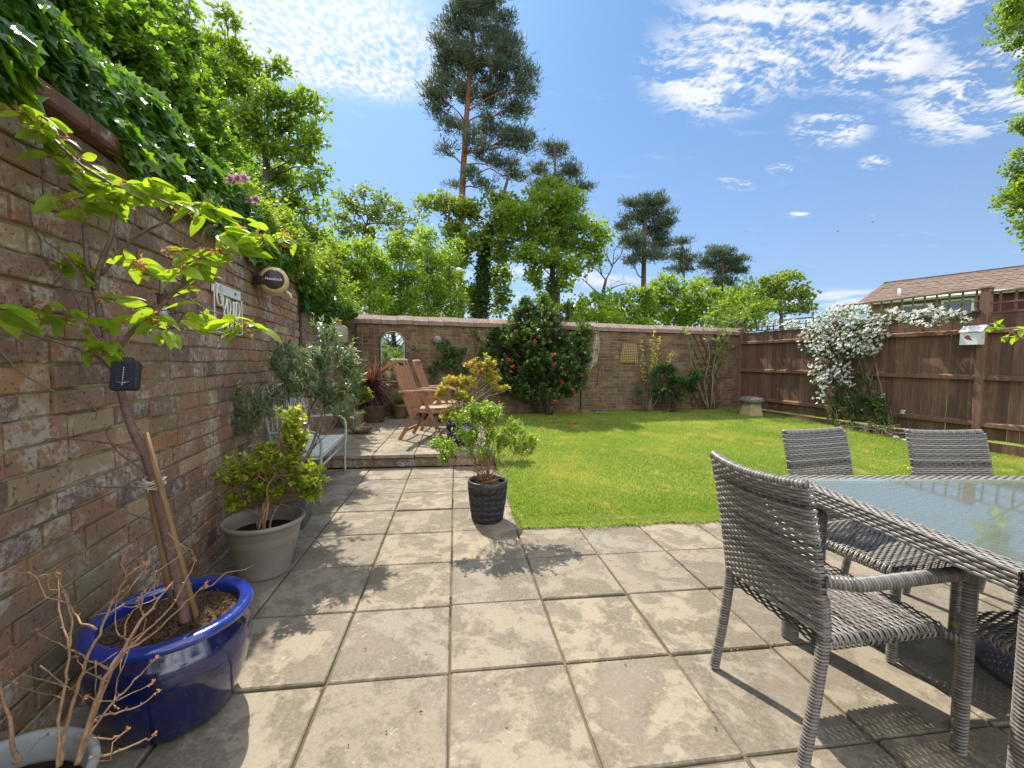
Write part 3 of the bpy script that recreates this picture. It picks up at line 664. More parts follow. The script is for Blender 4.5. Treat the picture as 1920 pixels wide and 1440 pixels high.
def tree(name, label, base, trunk_px, d, blobs, leaf, bark, r0, group=None, r1=.25, cat='tree', trunk_top=None, ivy=None, **k):
    TP = np.array([dep(x, y, d) for x, y in trunk_px]); b = TP[0].copy(); b[2] = -.05; P = smooth_path(np.vstack([b, TP]), 4)
    root = empty(name, b, label, cat, group)
    gw, gl = G(), G(); tube(gw, P, np.linspace(r0, r0*r1, len(P)), 10)
    crown(gl, gw, blobs, d, P, **k)
    gw.build('trunk', bark, root, True); gl.build('crown', leaf, root)
    return root, P
def sprigs(gl, gw, starts, n, ln, leaves, ls, T, dirf, tint=(.2, .9), wr=.0016, droop=0., spread=.9, rows=1):
    """n leafy twigs growing from the start points; dirf(point)->direction"""
    for i in range(n):
        p = starts[R.randint(len(starts))]; d = nrm(dirf(p)); l = ln*R.uniform(.5, 1.2)
        P = [p]; dd = d.copy()
        for k in range(5): dd = nrm(dd + R.normal(0, .12, 3) + v3(0, 0, -droop*.2)); P.append(P[-1]+dd*l/5)
        P = np.array(P); tube(gw, P, np.linspace(wr, wr*.5, 6), 3, cap=False)
        m = max(2, int(leaves*R.uniform(.7, 1.3))); t = np.linspace(.25, 1, m)*5; i0 = np.clip(t.astype(int), 0, 4); Q = P[i0]+(P[i0+1]-P[i0])*(t-i0)[:, None]
        dv = P[i0+1]-P[i0]; X, Y, Z = frame_from(P[-1]-P[0]); a = np.arange(m)*2.4+R.rand()*6
        D = nrm(dv)*.8 + spread*(np.cos(a)[:, None]*X + np.sin(a)[:, None]*Y)
        scatter(gl, T, Q, D, ls*R.uniform(.7, 1.2, m), np.clip(R.uniform(*tint) + R.normal(0, .12, m), 0, 1), roll=.35)
def bush(root, base, blobs, leaf, bark, nstem=6, n=200, ln=.15, leaves=8, ls=.04, T=None, sr=.012, wr=.0016, droop=0., outer=.45, up=.5, tint=(.1, .9), names=('foliage', 'stem'), spread=.9, stem_to=.6):
    """blobs: list of (centre, radii)"""
    T = T or T_simple(); gl, gw = G(), G(); base = np.asarray(base, float); starts = []
    vol = np.array([np.prod(r) for c, r in blobs])**(2/3); vol = vol/vol.sum()
    for k in range(nstem):
        c, r = blobs[R.choice(len(blobs), p=vol)]; q = in_ell(c, r*stem_to, 1)[0]; b = base + v3(R.normal(0, .02), R.normal(0, .02), 0)
        P = smooth_path(wiggle(b, q, 5, .07, .05), 3); tube(gw, P, np.linspace(sr, sr*.3, len(P)), 6)
        starts += list(P[len(P)//2:])
    starts = np.array(starts); St = []; 
    for k in range(int(n)):
        c, r = blobs[R.choice(len(blobs), p=vol)]; q = in_ell(c, r*.85, 1, outer)[0]; St.append(q)
        if R.rand() < .5:
            s0 = starts[np.argmin(np.linalg.norm(starts-q, axis=1))]; tube(gw, wiggle(s0, q, 4, .08), np.linspace(wr*1.6, wr, 4), 3, cap=False)
    St = np.array(St); cc = np.mean([c for c, r in blobs], axis=0); lowc = np.array([cc[0], cc[1], base[2]+.3*(cc[2]-base[2])])
    sprigs(gl, gw, St, int(n), ln, leaves, ls, T, lambda p: nrm(p-lowc)+v3(0, 0, up)+R.normal(0, .35, 3), tint, wr, droop, spread)
    gw.build(names[1], bark, root, True); return gl.build(names[0], leaf, root)
def soil(g, c, r, z, n=24, amp=.012, mat=0):
    rr = np.linspace(0, 1, 9)[1:]*r; a = np.arange(n)/n*2*pi; V = [(0, 0, z+.01)]
    for q in rr: V += [(q*cos(t), q*sin(t), z+amp*R.normal(0, .4)*(q < r*.95)) for t in a]
    Fq = [(1+k*n+i, 1+k*n+(i+1) % n, 1+(k+1)*n+(i+1) % n, 1+(k+1)*n+i) for k in range(7) for i in range(n)]
    b = g.n; g.add(np.array(V)+v3(c[0], c[1], 0), Fq, .5, mat); g.F.append((np.array([(b, b+1+i, b+1+(i+1) % n) for i in range(n)]), mat))

# ================================================================== BEYOND THE GARDEN
# neighbouring house
HA = dep(1608, 676, 24.); HB = dep(1920, 676, 18.7); HA[2] = HB[2] = 0; HU = nrm(HB-HA); HN = v3(HU[1], -HU[0], 0)
if HN @ (CAM-HA) < 0: HN = -HN
def hp(x, y, off=0.): return pl(x, y, HA + HN*off, HN)
def HP(u, z, off=0.): return HA + HU*u + HN*off + v3(0, 0, z)
hu = lambda x, y=560: (hp(x, y)-HA) @ HU
house = empty('house', HP(5, 0), 'brick neighbouring house with a brown tiled roof behind the fence', 'house')
EZ, RZ, DEP = 4.72, 6.15, 3.0; HL = 16.
AXH = np.array([HU, HN, v3(0, 0, 1)])
u1a, u1b, u2a, u2b = hu(1689), hu(1747), hu(1764), hu(1829)
g = G(); box(g, HP(.35+(u2b+.0-.35)/2, EZ/2, -2.7), (u2b-.35, 5.0, EZ-.02), AXH); g.build('wall', M_HBRICK, house)
g = G(); box(g, HP((u2b+HL)/2, EZ/2, -2.7), (HL-u2b-.01, 5.1, EZ-.03), AXH); 
for k in range(14): box(g, HP((u2b+HL)/2, EZ-.35-k*.2, -.135), (HL-u2b-.03, .03, .19), np.array([HU, nrm(HN+v3(0, 0, -.08)), v3(0, 0, 1)]), R.rand())
g.build('tile_hanging', M_MAROON, house)
g = G(); nc = 15
for k in range(nc):
    f0, f1 = k/nc, (k+1)/nc; o0 = .32 - (DEP+.32)*f0; o1 = .32-(DEP+.32)*f1-.02; z0 = EZ-.02+(RZ-EZ)*f0; z1 = EZ-.02+(RZ-EZ)*f1
    u = -.05
    while u < HL:
        j = R.normal(0, .006); V = [HP(u, z0+.035+j, o0), HP(u+.325, z0+.035+j, o0), HP(u+.325, z1+.012+j, o1), HP(u, z1+.012+j, o1), HP(u, z0-.01, o0), HP(u+.325, z0-.01, o0)]
        g.add(V, [(0, 1, 2, 3), (4, 5, 1, 0)], R.rand()); u += .33
A = [HP(u, z, o_) for u in (-.02, HL) for o_, z in ((.30, EZ-.04), (-DEP, RZ-.05), (-2*DEP-.3, EZ-.04))]
g.add(A, [(0, 3, 4, 1), (1, 4, 5, 2), (0, 2, 5, 3)]); g.F.append((np.array([(g.n-6, g.n-5, g.n-4), (g.n-3, g.n-1, g.n-2)]), 0))
box(g, HP(HL/2, RZ+.0, -DEP), (HL+.1, .18, .09), AXH); rf = g.build('roof', M_ROOF, house)
g = G(); tube(g, [HP(1.55, EZ+.15, -.35), HP(1.55, EZ+.62, -.35)], .07, 10); g.build('vent_pipe', M_WHITE, rf, True)
g = G(); tube(g, [HP(-.05, EZ-.07, .36), HP(HL, EZ-.07, .36)], .055, 8); box(g, HP(HL/2, EZ-.10, .26), (HL, .03, .14), AXH); g.build('gutter', M_UPVC, house, True)
for ua, ub, z0, z1 in ((u1a, u1b, 3.35, 4.42), (u2a, u2b-.05, 2.7, 4.5)):
    g = G(); zc = (z0+z1)/2; w_ = .09; t_ = .05 if z0 > 3 else .03
    for a_, b_, c_, d_ in ((ua, ua+w_, z0, z1), (ub-w_, ub, z0, z1), (ua+w_, ub-w_, z1-w_, z1), (ua+w_, ub-w_, z0, z0+w_)): box(g, HP((a_+b_)/2, (c_+d_)/2, -.14), (b_-a_, .14, d_-c_), AXH)
    if z0 > 3: box(g, HP((ua+ub)/2, 3.98, -.14), (ub-ua-2*w_, .12, .07), AXH)
    else: box(g, HP(ua+.66*(ub-ua), zc, -.14), (.07, .12, z1-z0-2*w_), AXH)
    fr_ = g.build('window', M_UPVC, house)
    g = G(); box(g, HP((ua+ub)/2, zc, -.17), (ub-ua-2*w_, .02, z1-z0-2*w_), AXH); g.build('pane', M_GLASSDARK, fr_)

# street lamp beyond the wall
lp = dep(857, 520, 21); root = empty('street_lamp', (lp[0], lp[1], 0), 'street lamp with a flat grey hood in front of the tall pine trunk', 'street lamp')
g = G(); tube(g, [(lp[0], lp[1], 0), (lp[0], lp[1], lp[2]+.25)], [.06, .045], 10); g.build('pole', M_PANELGREY, root, True)
g = G(); q = dep(861, 510, 20.9); tube(g, [(lp[0], lp[1], lp[2]+.2), q+v3(0, 0, .06)], .03, 8); g.build('arm', M_PANELGREY, root, True)
g = G(); lathe(g, q, [(0.001, .20), (.12, .19), (.26, .12), (.33, .03), (.34, -.03), (.3, -.04), (0.001, -.03)], 20); g.build('lamp_hood', M_PANELGREY, root, True)

TD, TS_ = T_diam(.36), T_simple(.3, .06); NEEDLE = T_diam(.08)
# the tall Scots pine
tree('pine_tree', 'tall Scots pine with a bare orange trunk rising out of the top of the photo', None,
     [(862, 600), (862, 500), (865, 420), (868, 330), (873, 250), (878, 170), (884, 90), (892, 10), (895, -22)], 26,
     [(900, 12, 50, 30), (915, -15, 40, 25), (858, 55, 40, 28), (930, 62, 40, 34), (828, 88, 20, 22), (858, 108, 40, 28), (950, 118, 40, 34), (900, 120, 45, 34), (822, 178, 34, 30), (870, 178, 32, 24), (925, 175, 42, 30), (985, 158, 28, 30), (968, 205, 30, 24), (815, 205, 22, 16), (850, 235, 30, 18), (915, 240, 38, 22), (960, 262, 34, 22), (880, 262, 20, 16), (838, 285, 22, 9), (905, 288, 28, 16), (985, 262, 18, 30), (945, 305, 34, 18), (968, 330, 22, 14), (890, 330, 22, 12), (850, 348, 18, 8), (915, 348, 22, 10), (870, 20, 30, 24), (955, 85, 24, 26), (838, 135, 30, 20)],
     LF_PINE, M_PINEBARK, .27, group='pines beyond the back wall', nsub=15, leafn=42, ls=.34, T=NEEDLE, sr=.40, flat=.5, wr=.05, up=.9, dz=1.0, r1=.3, tw=.8)
tree('pine_tree', 'dark pine partly hidden behind the bright green spreading tree', None, [(1046, 600), (1046, 420), (1040, 300), (1040, 275)], 36,
     [(1040, 283, 30, 16), (1072, 320, 26, 16), (1012, 318, 18, 14), (1048, 345, 28, 16), (1088, 352, 24, 10), (1072, 385, 26, 16), (1020, 350, 24, 18), (1060, 410, 24, 14)],
     LF_PINE, M_PINETOP, .25, group='pines beyond the back wall', nsub=24, leafn=44, ls=.42, T=NEEDLE, sr=.5, flat=.45, wr=.05, up=.9, tw=.8)
tree('pine_tree', 'flat topped pine with a straight bare trunk just right of the leafless tree', None, [(1206, 600), (1207, 500), (1209, 430), (1212, 390)], 40,
     [(1225, 382, 36, 18), (1180, 385, 18, 14), (1200, 405, 38, 18), (1250, 412, 20, 20), (1172, 425, 16, 16), (1228, 430, 34, 18), (1190, 455, 30, 20), (1238, 458, 26, 16), (1210, 480, 32, 14), (1180, 492, 16, 10), (1245, 480, 16, 8)],
     LF_PINE, M_PINETOP, .30, group='pines beyond the back wall', nsub=26, leafn=46, ls=.42, T=NEEDLE, sr=.5, flat=.45, wr=.06, up=.9, r1=.5, tw=.8)
tree('pine_tree', 'small pine crown just right of the flat topped pine', None, [(1282, 600), (1282, 520), (1280, 460)], 46,
     [(1278, 455, 22, 11), (1268, 480, 26, 12), (1298, 486, 22, 12), (1280, 505, 30, 12)],
     LF_PINE, M_PINETOP, .25, group='pines beyond the back wall', nsub=26, leafn=44, ls=.45, T=NEEDLE, sr=.5, flat=.45, wr=.06, up=.9)
tree('pine_tree', 'rounded dark pine beside the oak, rightmost of the pines', None, [(1354, 600), (1354, 540), (1356, 480)], 46,
     [(1352, 474, 30, 14), (1330, 492, 20, 16), (1378, 490, 26, 14), (1355, 505, 38, 18), (1392, 508, 12, 12), (1345, 530, 28, 12), (1372, 532, 18, 8)],
     LF_PINE, M_PINETOP, .3, group='pines beyond the back wall', nsub=28, leafn=46, ls=.45, T=NEEDLE, sr=.5, flat=.45, wr=.06, up=.9)
# ivy clad leaning tree
root, P = tree('ivy_clad_tree', 'leaning tree with dark ivy up its trunk right of the tallest pine trunk', None,
     [(898, 600), (903, 540), (908, 480), (918, 430), (932, 395), (948, 350), (955, 320)], 24,
     [(828, 378, 34, 16), (862, 392, 34, 18), (800, 385, 22, 10), (850, 430, 22, 26), (880, 400, 22, 24), (935, 375, 28, 20), (890, 450, 30, 26), (945, 420, 30, 30), (860, 480, 26, 30), (960, 395, 22, 22), (935, 470, 26, 28), (845, 540, 24, 34), (880, 560, 18, 34), (935, 560, 18, 34), (940, 520, 26, 22)],
     LF_OAK, M_OAKBARK, .24, nsub=18, leafn=22, ls=.24, T=TD, sr=.42, wr=.04, tw=.9)
g = G(); n = 9000; t = R.rand(n)**1.2*.62; i0 = np.clip((t*(len(P)-1)).astype(int), 0, len(P)-2); Q = P[i0] + (P[i0+1]-P[i0])*((t*(len(P)-1))-i0)[:, None]
off = nrm(R.normal(size=(n, 3)))*(.28+.32*R.rand(n, 1))*(1.1-.9*t[:, None]); off[:, 2] *= .6; scatter(g, TD, Q+off, off+v3(0, 0, -.3), .16*R.uniform(.6, 1.2, n), R.rand(n)*.9); g.build('ivy', LF_DKIVY, root)
# bright green tree right of it
root, P = tree('beech_tree', 'bright green spreading tree behind the red flowering bush', None, [(1034, 600), (1036, 520), (1034, 450), (1030, 390), (1030, 350)], 22,
     [(1035, 345, 28, 14), (1015, 375, 36, 20), (1060, 375, 28, 24), (985, 400, 34, 24), (1040, 412, 40, 24), (1090, 425, 34, 20), (1125, 440, 26, 16), (965, 440, 24, 22), (1010, 445, 38, 24), (1060, 455, 36, 24), (1105, 468, 30, 22), (985, 480, 30, 20), (1030, 490, 34, 22), (1075, 500, 24, 22), (1000, 520, 22, 18), (1055, 535, 16, 20), (1118, 492, 14, 16), (945, 395, 16, 16), (1020, 560, 14, 18)],
     LF_LIGHT, M_OAKBARK, .2, nsub=18, leafn=22, ls=.22, T=TD, sr=.42, wr=.035, tw=.9)
g = G(); n = 2600; t = R.rand(n)*.4; i0 = np.clip((t*(len(P)-1)).astype(int), 0, len(P)-2); Q = P[i0] + (P[i0+1]-P[i0])*((t*(len(P)-1))-i0)[:, None]
off = nrm(R.normal(size=(n, 3)))*(.2+.12*R.rand(n, 1)); scatter(g, TD, Q+off, off+v3(0, 0, -.3), .14*R.uniform(.6, 1.2, n), R.rand(n)*.9); g.build('ivy', LF_DKIVY, root)
# bare branched tree
bt = [dep(x, y, 28) for x, y in ((1128, 600), (1131, 550), (1136, 525))]; b0 = bt[0].copy(); b0[2] = 0
root = empty('bare_tree', b0, 'leafless tree with forked grey branches left of the flat topped pine', 'tree'); g = G(); tube(g, smooth_path([b0]+bt), [.16, .09], 8)
for pts in ([(1136, 525), (1118, 505), (1100, 500)], [(1136, 525), (1148, 500), (1152, 470), (1165, 455)], [(1131, 550), (1160, 535), (1185, 532)], [(1150, 495), (1163, 480), (1168, 465)], [(1128, 515), (1122, 492), (1112, 480)], [(1130, 560), (1100, 530), (1085, 520)], [(1148, 500), (1138, 478), (1140, 462)]):
    Q = smooth_path([dep(x, y, 28+R.uniform(-.8, .8)*(i > 0)) for i, (x, y) in enumerate(pts)], 4); tube(g, Q, np.linspace(.05, .015, len(Q)), 5)
    for k in range(8):
        a = Q[R.randint(2, len(Q))]; tube(g, wiggle(a, a+rdir(1, .4)[0]*R.uniform(.4, 1.1), 4, .1), [.014, .006], 3, cap=False)
g.build('trunk', M_OAKBARK, root, True)
# sparse young oak upper left, oak at right
tree('oak_tree', 'sparse young oak whose open top shows over the bright saplings left of the tallest pine', None, [(672, 600), (675, 520), (678, 460), (690, 410)], 22,
     [(648, 372, 20, 14), (680, 362, 20, 12), (715, 378, 22, 14), (742, 392, 18, 12), (665, 395, 26, 16), (702, 402, 26, 16), (640, 405, 18, 18), (735, 418, 24, 14), (760, 440, 26, 14), (690, 430, 30, 16), (650, 432, 24, 18), (780, 412, 18, 10)],
     LF_OAK, M_OAKBARK, .16, group='oaks beyond the back wall', nsub=16, leafn=16, ls=.20, T=TD, sr=.34, wr=.04, tw=1.)
tree('oak_tree', 'rounded olive green oak in the distance just left of the neighbouring house', None, [(1466, 640), (1464, 580), (1462, 545)], 40,
     [(1445, 530, 34, 16), (1475, 522, 28, 14), (1425, 548, 26, 14), (1462, 552, 36, 18), (1498, 552, 24, 18), (1512, 576, 16, 10), (1440, 575, 36, 14), (1485, 578, 30, 12), (1418, 570, 22, 16)],
     LF_OAK, M_OAKBARK, .28, group='oaks beyond the back wall', nsub=15, leafn=24, ls=.36, T=TD, sr=.5, wr=.06, tw=.7)
# saplings of fresh green between the ivy wall and the pine
for k, (x, yt, rx, d, lf, lab) in enumerate([
        (628, 440, 46, 12.5, LF_BRIGHT, 'fresh green sapling just above the far end of the ivy'), (690, 452, 44, 13.5, LF_BRIGHT, 'bushy yellow green sapling above the arched mirror'),
        (748, 440, 40, 15, LF_LIGHT, 'light green sapling midway between the mirror and the tall pine'), (800, 430, 36, 16, LF_BRIGHT, 'slim bright sapling above the small hanging ball on the wall'),
        (842, 455, 30, 17, LF_LIGHT, 'narrow leafy sapling touching the left side of the tall pine trunk')]):
    bl = []; y = yt+18
    while y < 610:
        f = min(1, .45+(y-yt)/110.)
        for q in (-.55, .0, .55): bl.append((x+q*rx*f+R.uniform(-5, 5), y+R.uniform(-8, 8), rx*f*.5, 19))
        y += 25
    tree('beech_sapling', lab, None, [(x+4, 640), (x+2, 540), (x, yt+20)], d, bl, lf, M_OAKBARK, .05, group='saplings beyond the back wall', nsub=21, leafn=22, ls=.12, T=TS_, sr=.22, wr=.012, tw=.6, flat=.7, dz=.9)
for k, (x, yt, rx, d, lf, lab) in enumerate([
        (1118, 555, 42, 19, LF_BRIGHT, 'low bright green bush over the back wall beside the red flowering bush'), (1180, 545, 44, 21, LF_LIGHT, 'light green bush over the wall left of the flat topped pine trunk'),
        (1250, 520, 46, 22, LF_LIGHT, 'spreading green bush right of the flat topped pine trunk'), (1318, 530, 40, 20, LF_LIGHT, 'green bush over the wall above the climber trellis'),
        (1068, 575, 26, 20, LF_LIGHT, 'small green bush seen just over the top of the red flowering bush'),
        (1388, 535, 38, 12, LF_BRIGHT, 'bright yellow green shrub over the corner of the wall and the fence')]):
    bl = []; y = yt+12
    while y < 618:
        f = min(1, .5+(y-yt)/60.)
        for q in (-.7, -.2, .25, .7): bl.append((x+q*rx*f+R.uniform(-6, 6), y+R.uniform(-6, 6), rx*f*.38, 15))
        y += 19
    tree('leafy_bush', lab, None, [(x, 640), (x, 600), (x, yt+20)], d, bl, lf, M_OAKBARK, .05, group='bushes beyond the back wall', cat='bush', nsub=15, leafn=20, ls=.0095*d, T=TD, sr=.25, wr=.015, tw=.7, flat=.7, dz=1.)
# big ash behind the ivy
tree('ash_tree', 'large leafy ash rising behind the ivy covered left wall', None, [(470, 640), (480, 520), (492, 400), (500, 300), (480, 200), (440, 130)], 10.5,
     [(412, 78, 22, 16), (440, 105, 30, 18), (392, 120, 24, 20), (480, 140, 34, 18), (525, 125, 18, 14), (450, 165, 34, 24), (402, 180, 30, 30), (505, 185, 34, 20), (560, 190, 24, 18), (598, 205, 12, 18), (470, 220, 38, 24), (540, 235, 34, 24), (590, 255, 22, 20), (425, 240, 34, 30), (500, 270, 36, 26), (565, 290, 34, 22), (455, 290, 34, 28), (612, 320, 14, 10), (420, 30, 16, 10), (385, 90, 26, 24), (370, 150, 30, 30), (440, 40, 14, 10), (410, 130, 30, 26), (425, 290, 34, 28), (525, 330, 34, 26), (585, 345, 22, 18), (480, 345, 34, 28), (555, 385, 30, 24), (505, 395, 34, 24), (600, 395, 16, 16), (540, 430, 38, 24), (590, 445, 24, 24), (450, 390, 24, 24)],
     LF_LIGHT, M_OAKBARK, .16, nsub=14, leafn=22, ls=.135, T=TS_, sr=.21, wr=.022, tw=.9, flat=.7, dz=.7)
# tree overhanging from the right, trunk beyond the frame
tree('birch_tree', 'birch branches hanging into the top right corner of the photo', None, [(2150, 700), (2140, 400), (2110, 100), (2080, -40)], 9,
     [(1898, 14, 26, 18), (1925, 30, 30, 26), (1885, 52, 24, 10), (1908, 78, 18, 12), (1868, 30, 8, 4), (1930, 235, 20, 14), (1905, 228, 10, 5), (1912, 292, 16, 9), (1892, 318, 14, 6), (1918, 345, 18, 12), (1890, 368, 20, 8), (1910, 385, 16, 16), (1920, 420, 12, 22), (1870, 378, 6, 4), (1950, 330, 30, 60), (1960, 120, 30, 60), (1925, 455, 6, 8)],
     LF_LIGHT, M_OAKBARK, .12, nsub=30, leafn=20, ls=.075, T=TD, sr=.13, wr=.008, tw=.9, flat=1.1, up=-.3, dz=.3)
# the garden behind the camera, seen in the mirror: a leafy tree
def rear_tree():
    b = v3(.5, -11.5, -.05); root = empty('garden_tree', b, 'leafy tree behind the camera that shows only as greenery in the arched mirror', 'tree'); gw, gl = G(), G()
    T_ = smooth_path([b, b+v3(.1, 0, 1.5), b+v3(0, .1, 3.2)], 5); tube(gw, T_, [.18, .10], 8)
    for k in range(26):
        c = b+v3(R.uniform(-2.2, 2.2), R.uniform(-1.2, 1.2), R.uniform(1.0, 4.8)); tube(gw, wiggle(T_[min(10, 4+k//4)], c, 5, .06), [.05, .015], 5); n = 420
        q = c+nrm(R.normal(size=(n, 3)))*(R.rand(n, 1)**.5)*v3(.8, .7, .6); scatter(gl, TD, q, rdir(n), .13*R.uniform(.6, 1.2, n), np.clip(R.normal(.5, .3, n), 0, 1))
    gw.build('trunk', M_OAKBARK, root, True); gl.build('crown', LF_BRIGHT, root)
rear_tree()
# two birds
for k, (x, y, lab) in enumerate([(1571, 434, 'tiny dark bird gliding in the clear sky, the lower of the two'), (1636, 417, 'tiny dark bird in the sky above the house roof, the higher of the two')]):
    c = dep(x, y, 60); root = tag(None or bpy.data.objects.new('bird', None), lab, 'bird', 'birds in the sky'); COL.objects.link(root); root.location = tuple(c)
    g = G(); tube(g, [c-_r*.10, c-_r*.03, c+_r*.06, c+_r*.12], [.006, .035, .03, .005], 6); g.build('body', M_BLACK, root, True)
    for s_ in (-1, 1):
        g = G(); f_ = v3(sin(YAW), cos(YAW), 0)*s_; V = [c-_r*.03, c+_r*.06, c+f_*.16+v3(0, 0, .07)+_r*.05, c+f_*.34+v3(0, 0, .03)+_r*.0, c+f_*.16+v3(0, 0, .075)-_r*.04]; V += [q-v3(0, 0, .008) for q in V]
        g.add(V, [(0, 1, 2, 4), (5, 9, 7, 6)]); g.F.append((np.array([(g.n-8, g.n-7, g.n-6), (g.n-3, g.n-1, g.n-2)]), 0)); g.build('wing', M_BLACK, root)

# ================================================================== CLIMBERS ON THE LEFT WALL
root = empty('ivy', WL(3.5, 1.9), 'dense ivy tumbling over the top of the left brick wall', 'ivy')
gl, gw = G(), G(); TI = T_ivy()
def ivyprof(s):                                                    # s metres from the corner: (height above the coping, hang below it)
    return np.interp(s, [0, 1.0, 2.2, 3.2, 4.2, 5.0, 5.8, 6.6, 7.4], [.10, .22, .34, .45, 1.0, 1.45, 1.65, 1.6, 1.5]), np.interp(s, [0, .8, 1.6, 2.6, 3.3, 4.0, 4.8, 5.3, 5.8, 7.4], [.05, .12, .26, .32, .26, .34, .12, .02, -.03, -.04])
n = 30000; s = R.rand(n)**.85*7.3; hh, hb = ivyprof(s); a = R.rand(n)
hh = hh*(.8+.3*np.sin(s*5.1)+.15*np.sin(s*13)); zt = LW_TOP+.05
z = zt - hb + (hh+hb)*R.rand(n)**.8; f = (z-(zt-hb))/(hh+hb)
front = .10+.13*np.sin(pi*np.clip(f, .05, 1))+.05*np.sin(s*7+z*9); off = np.where(R.rand(n) < .72, front-.06*R.rand(n), -.5*R.rand(n)+front)
off = np.where(z < zt, np.maximum(off, .04+.10*R.rand(n)), off)
lean = np.interp(s, [0, 2.0, 3.2, 7.4], [0., .3, .60, .60]); off = off - lean*np.clip((z-zt-.18)/.5, 0, 1.5)                # the tall part stands behind the coping
nearp = np.clip((s-3.0)/1.2, 0, 1); off = np.where(off > 0, off*(1-.93*nearp), off); z = np.where((off > -.03) & (z < zt+.02) & (nearp > .5), zt+.02+.16*R.rand(n), z)
drape = (R.rand(n) < .07) & (s > 3.3) & (np.sin(s*4.3)+np.sin(s*9.1) > -.3); off = np.where(drape, .03+.05*R.rand(n), off); z = np.where(drape, zt-.10+.2*R.rand(n), z)
P = np.array([WL(a_, b_, c_) for a_, b_, c_ in zip(s, z, off)])
D = WN*R.uniform(.1, .9, (n, 1)) + v3(0, 0, -1)*R.uniform(.2, 1., (n, 1)) + WD*R.normal(0, .5, (n, 1))
tt = np.clip(.25 + .5*f + R.normal(0, .18, n), 0, 1); big = s > 3.0
U = np.tile(WN*1.0+v3(0, 0, .5), (n, 1))
scatter(gl, TI, P[big], D[big], (.060*R.uniform(.6, 1.4, big.sum())), tt[big], up=U[big], roll=.45)
scatter(gl, T_simple(.34), P[~big], D[~big], (.05*R.uniform(.6, 1.3, (~big).sum())), tt[~big], up=U[~big], roll=.5)
# upright sprays over the crest
st = []
for s_ in R.uniform(.3, 7.2, 260):
    f_ = R.uniform(.2, .95)*ivyprof(s_)[0]; st.append(WL(s_, zt+f_, (R.uniform(-.3, .2) if s_ < 3.8 else R.uniform(-.4, -.12))-np.interp(s_, [0, 2.5, 4.2, 7.4], [0., .3, .55, .55])*min(1.6, max(0, (f_-.22)/.5))))
sprigs(gl, gw, np.array(st), 300, .30, 12, .055, T_simple(.36), lambda p: v3(0, 0, .7)+WN*R.uniform(-.3, .5)+WD*R.normal(0, .4), (.5, 1.), .003, droop=.4)
for k in range(34):
    s_ = R.uniform(3., 7.2); a_ = WL(s_, zt+R.uniform(.0, .15), -.02); b_ = WL(s_+R.uniform(-.4, .4), zt+R.uniform(.3, .8), -.45); P_ = smooth_path(wiggle(a_, b_, 5, .06)); tube(gw, P_, np.linspace(.005, .002, len(P_)), 4, cap=False)
gw.build('stem', M_TWIG, root, True); gl.build('leaves', LF_IVY, root)
root = empty('jasmine_climber', WL(1.8, 2.0), 'light green climber spilling over the far end of the left wall', 'climber')
gl, gw = G(), G(); st = []
for x, y, rx, ry in ((500, 440, 45, 35), (540, 470, 45, 35), (590, 500, 45, 35), (620, 545, 30, 28), (560, 500, 40, 30), (470, 400, 35, 30), (520, 420, 35, 30), (640, 560, 22, 18), (600, 470, 30, 24), (655, 578, 25, 10), (430, 360, 30, 24)):
    w0 = wlp(x, y, .0); c, r = blob(x, y, rx, ry, ddep(w0)+(-.10 if x > 530 else .30), (rx+ry)*.25); st += list(in_ell(c, r, int(rx*ry/14.), .5))
st = np.array(st); n = len(st)
sprigs(gl, gw, st, 1500, .16, 10, .036, T_simple(.3), lambda p: WN*R.uniform(.1, .8)+v3(0, 0, R.uniform(-.9, .7))+WD*R.normal(0, .5), (.2, 1.), .0018, droop=.6)
# darker hanging skirt
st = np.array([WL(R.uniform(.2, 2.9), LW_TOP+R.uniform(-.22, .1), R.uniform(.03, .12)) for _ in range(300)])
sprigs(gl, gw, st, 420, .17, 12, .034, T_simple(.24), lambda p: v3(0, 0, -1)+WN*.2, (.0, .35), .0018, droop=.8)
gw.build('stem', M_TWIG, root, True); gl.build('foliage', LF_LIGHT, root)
def wall_shrub():
    b = WL(4.6, -.05, -1.0); root = empty('elder_bush', b, 'big leafy bush behind the left wall filling the gap between the ivy and the ash', 'bush'); gw, gl = G(), G(); T_ = smooth_path([b, b+v3(0, .1, 1.4), b+v3(.1, .2, 2.3)], 4); tube(gw, T_, [.05, .03], 8); st = []
    for x, y, rx, ry, o_ in ((170, 20, 40, 30, -.7), (225, 45, 40, 34, -.7), (270, 20, 34, 24, -.8), (290, 80, 40, 34, -.7), (325, 45, 26, 30, -.8), (335, 110, 34, 30, -.8), (240, 110, 40, 34, -.6), (300, 150, 40, 34, -.7), (355, 160, 34, 30, -.9), (375, 215, 34, 30, -.9), (330, 210, 36, 30, -.7), (400, 260, 34, 28, -.9), (370, 280, 30, 26, -.7), (425, 300, 34, 28, -.9), (415, 340, 34, 24, -.6), (455, 345, 30, 26, -1.0), (395, 120, 22, 26, -1.2), (100, 10, 50, 30, -.6), (485, 385, 30, 22, -.9), (350, 8, 10, 12, -.8)):
        c, r = blob(x, y, rx, ry, ddep(wlp(x, y, o_)), (rx+ry)*.4); tube(gw, wiggle(T_[R.randint(4, len(T_))], c, 5, .06), [.018, .005], 5); st += list(in_ell(c, r, int(rx*ry/11.), .6))
    sprigs(gl, gw, np.array(st), 2300, .16, 9, .050, T_simple(.36), lambda p: rdir(1, .4)[0]+WN*.2, (.1, 1.), .0018, droop=.5)
    gw.build('trunk', M_OAKBARK, root, True); gl.build('foliage', LF_IVY2, root)
wall_shrub()
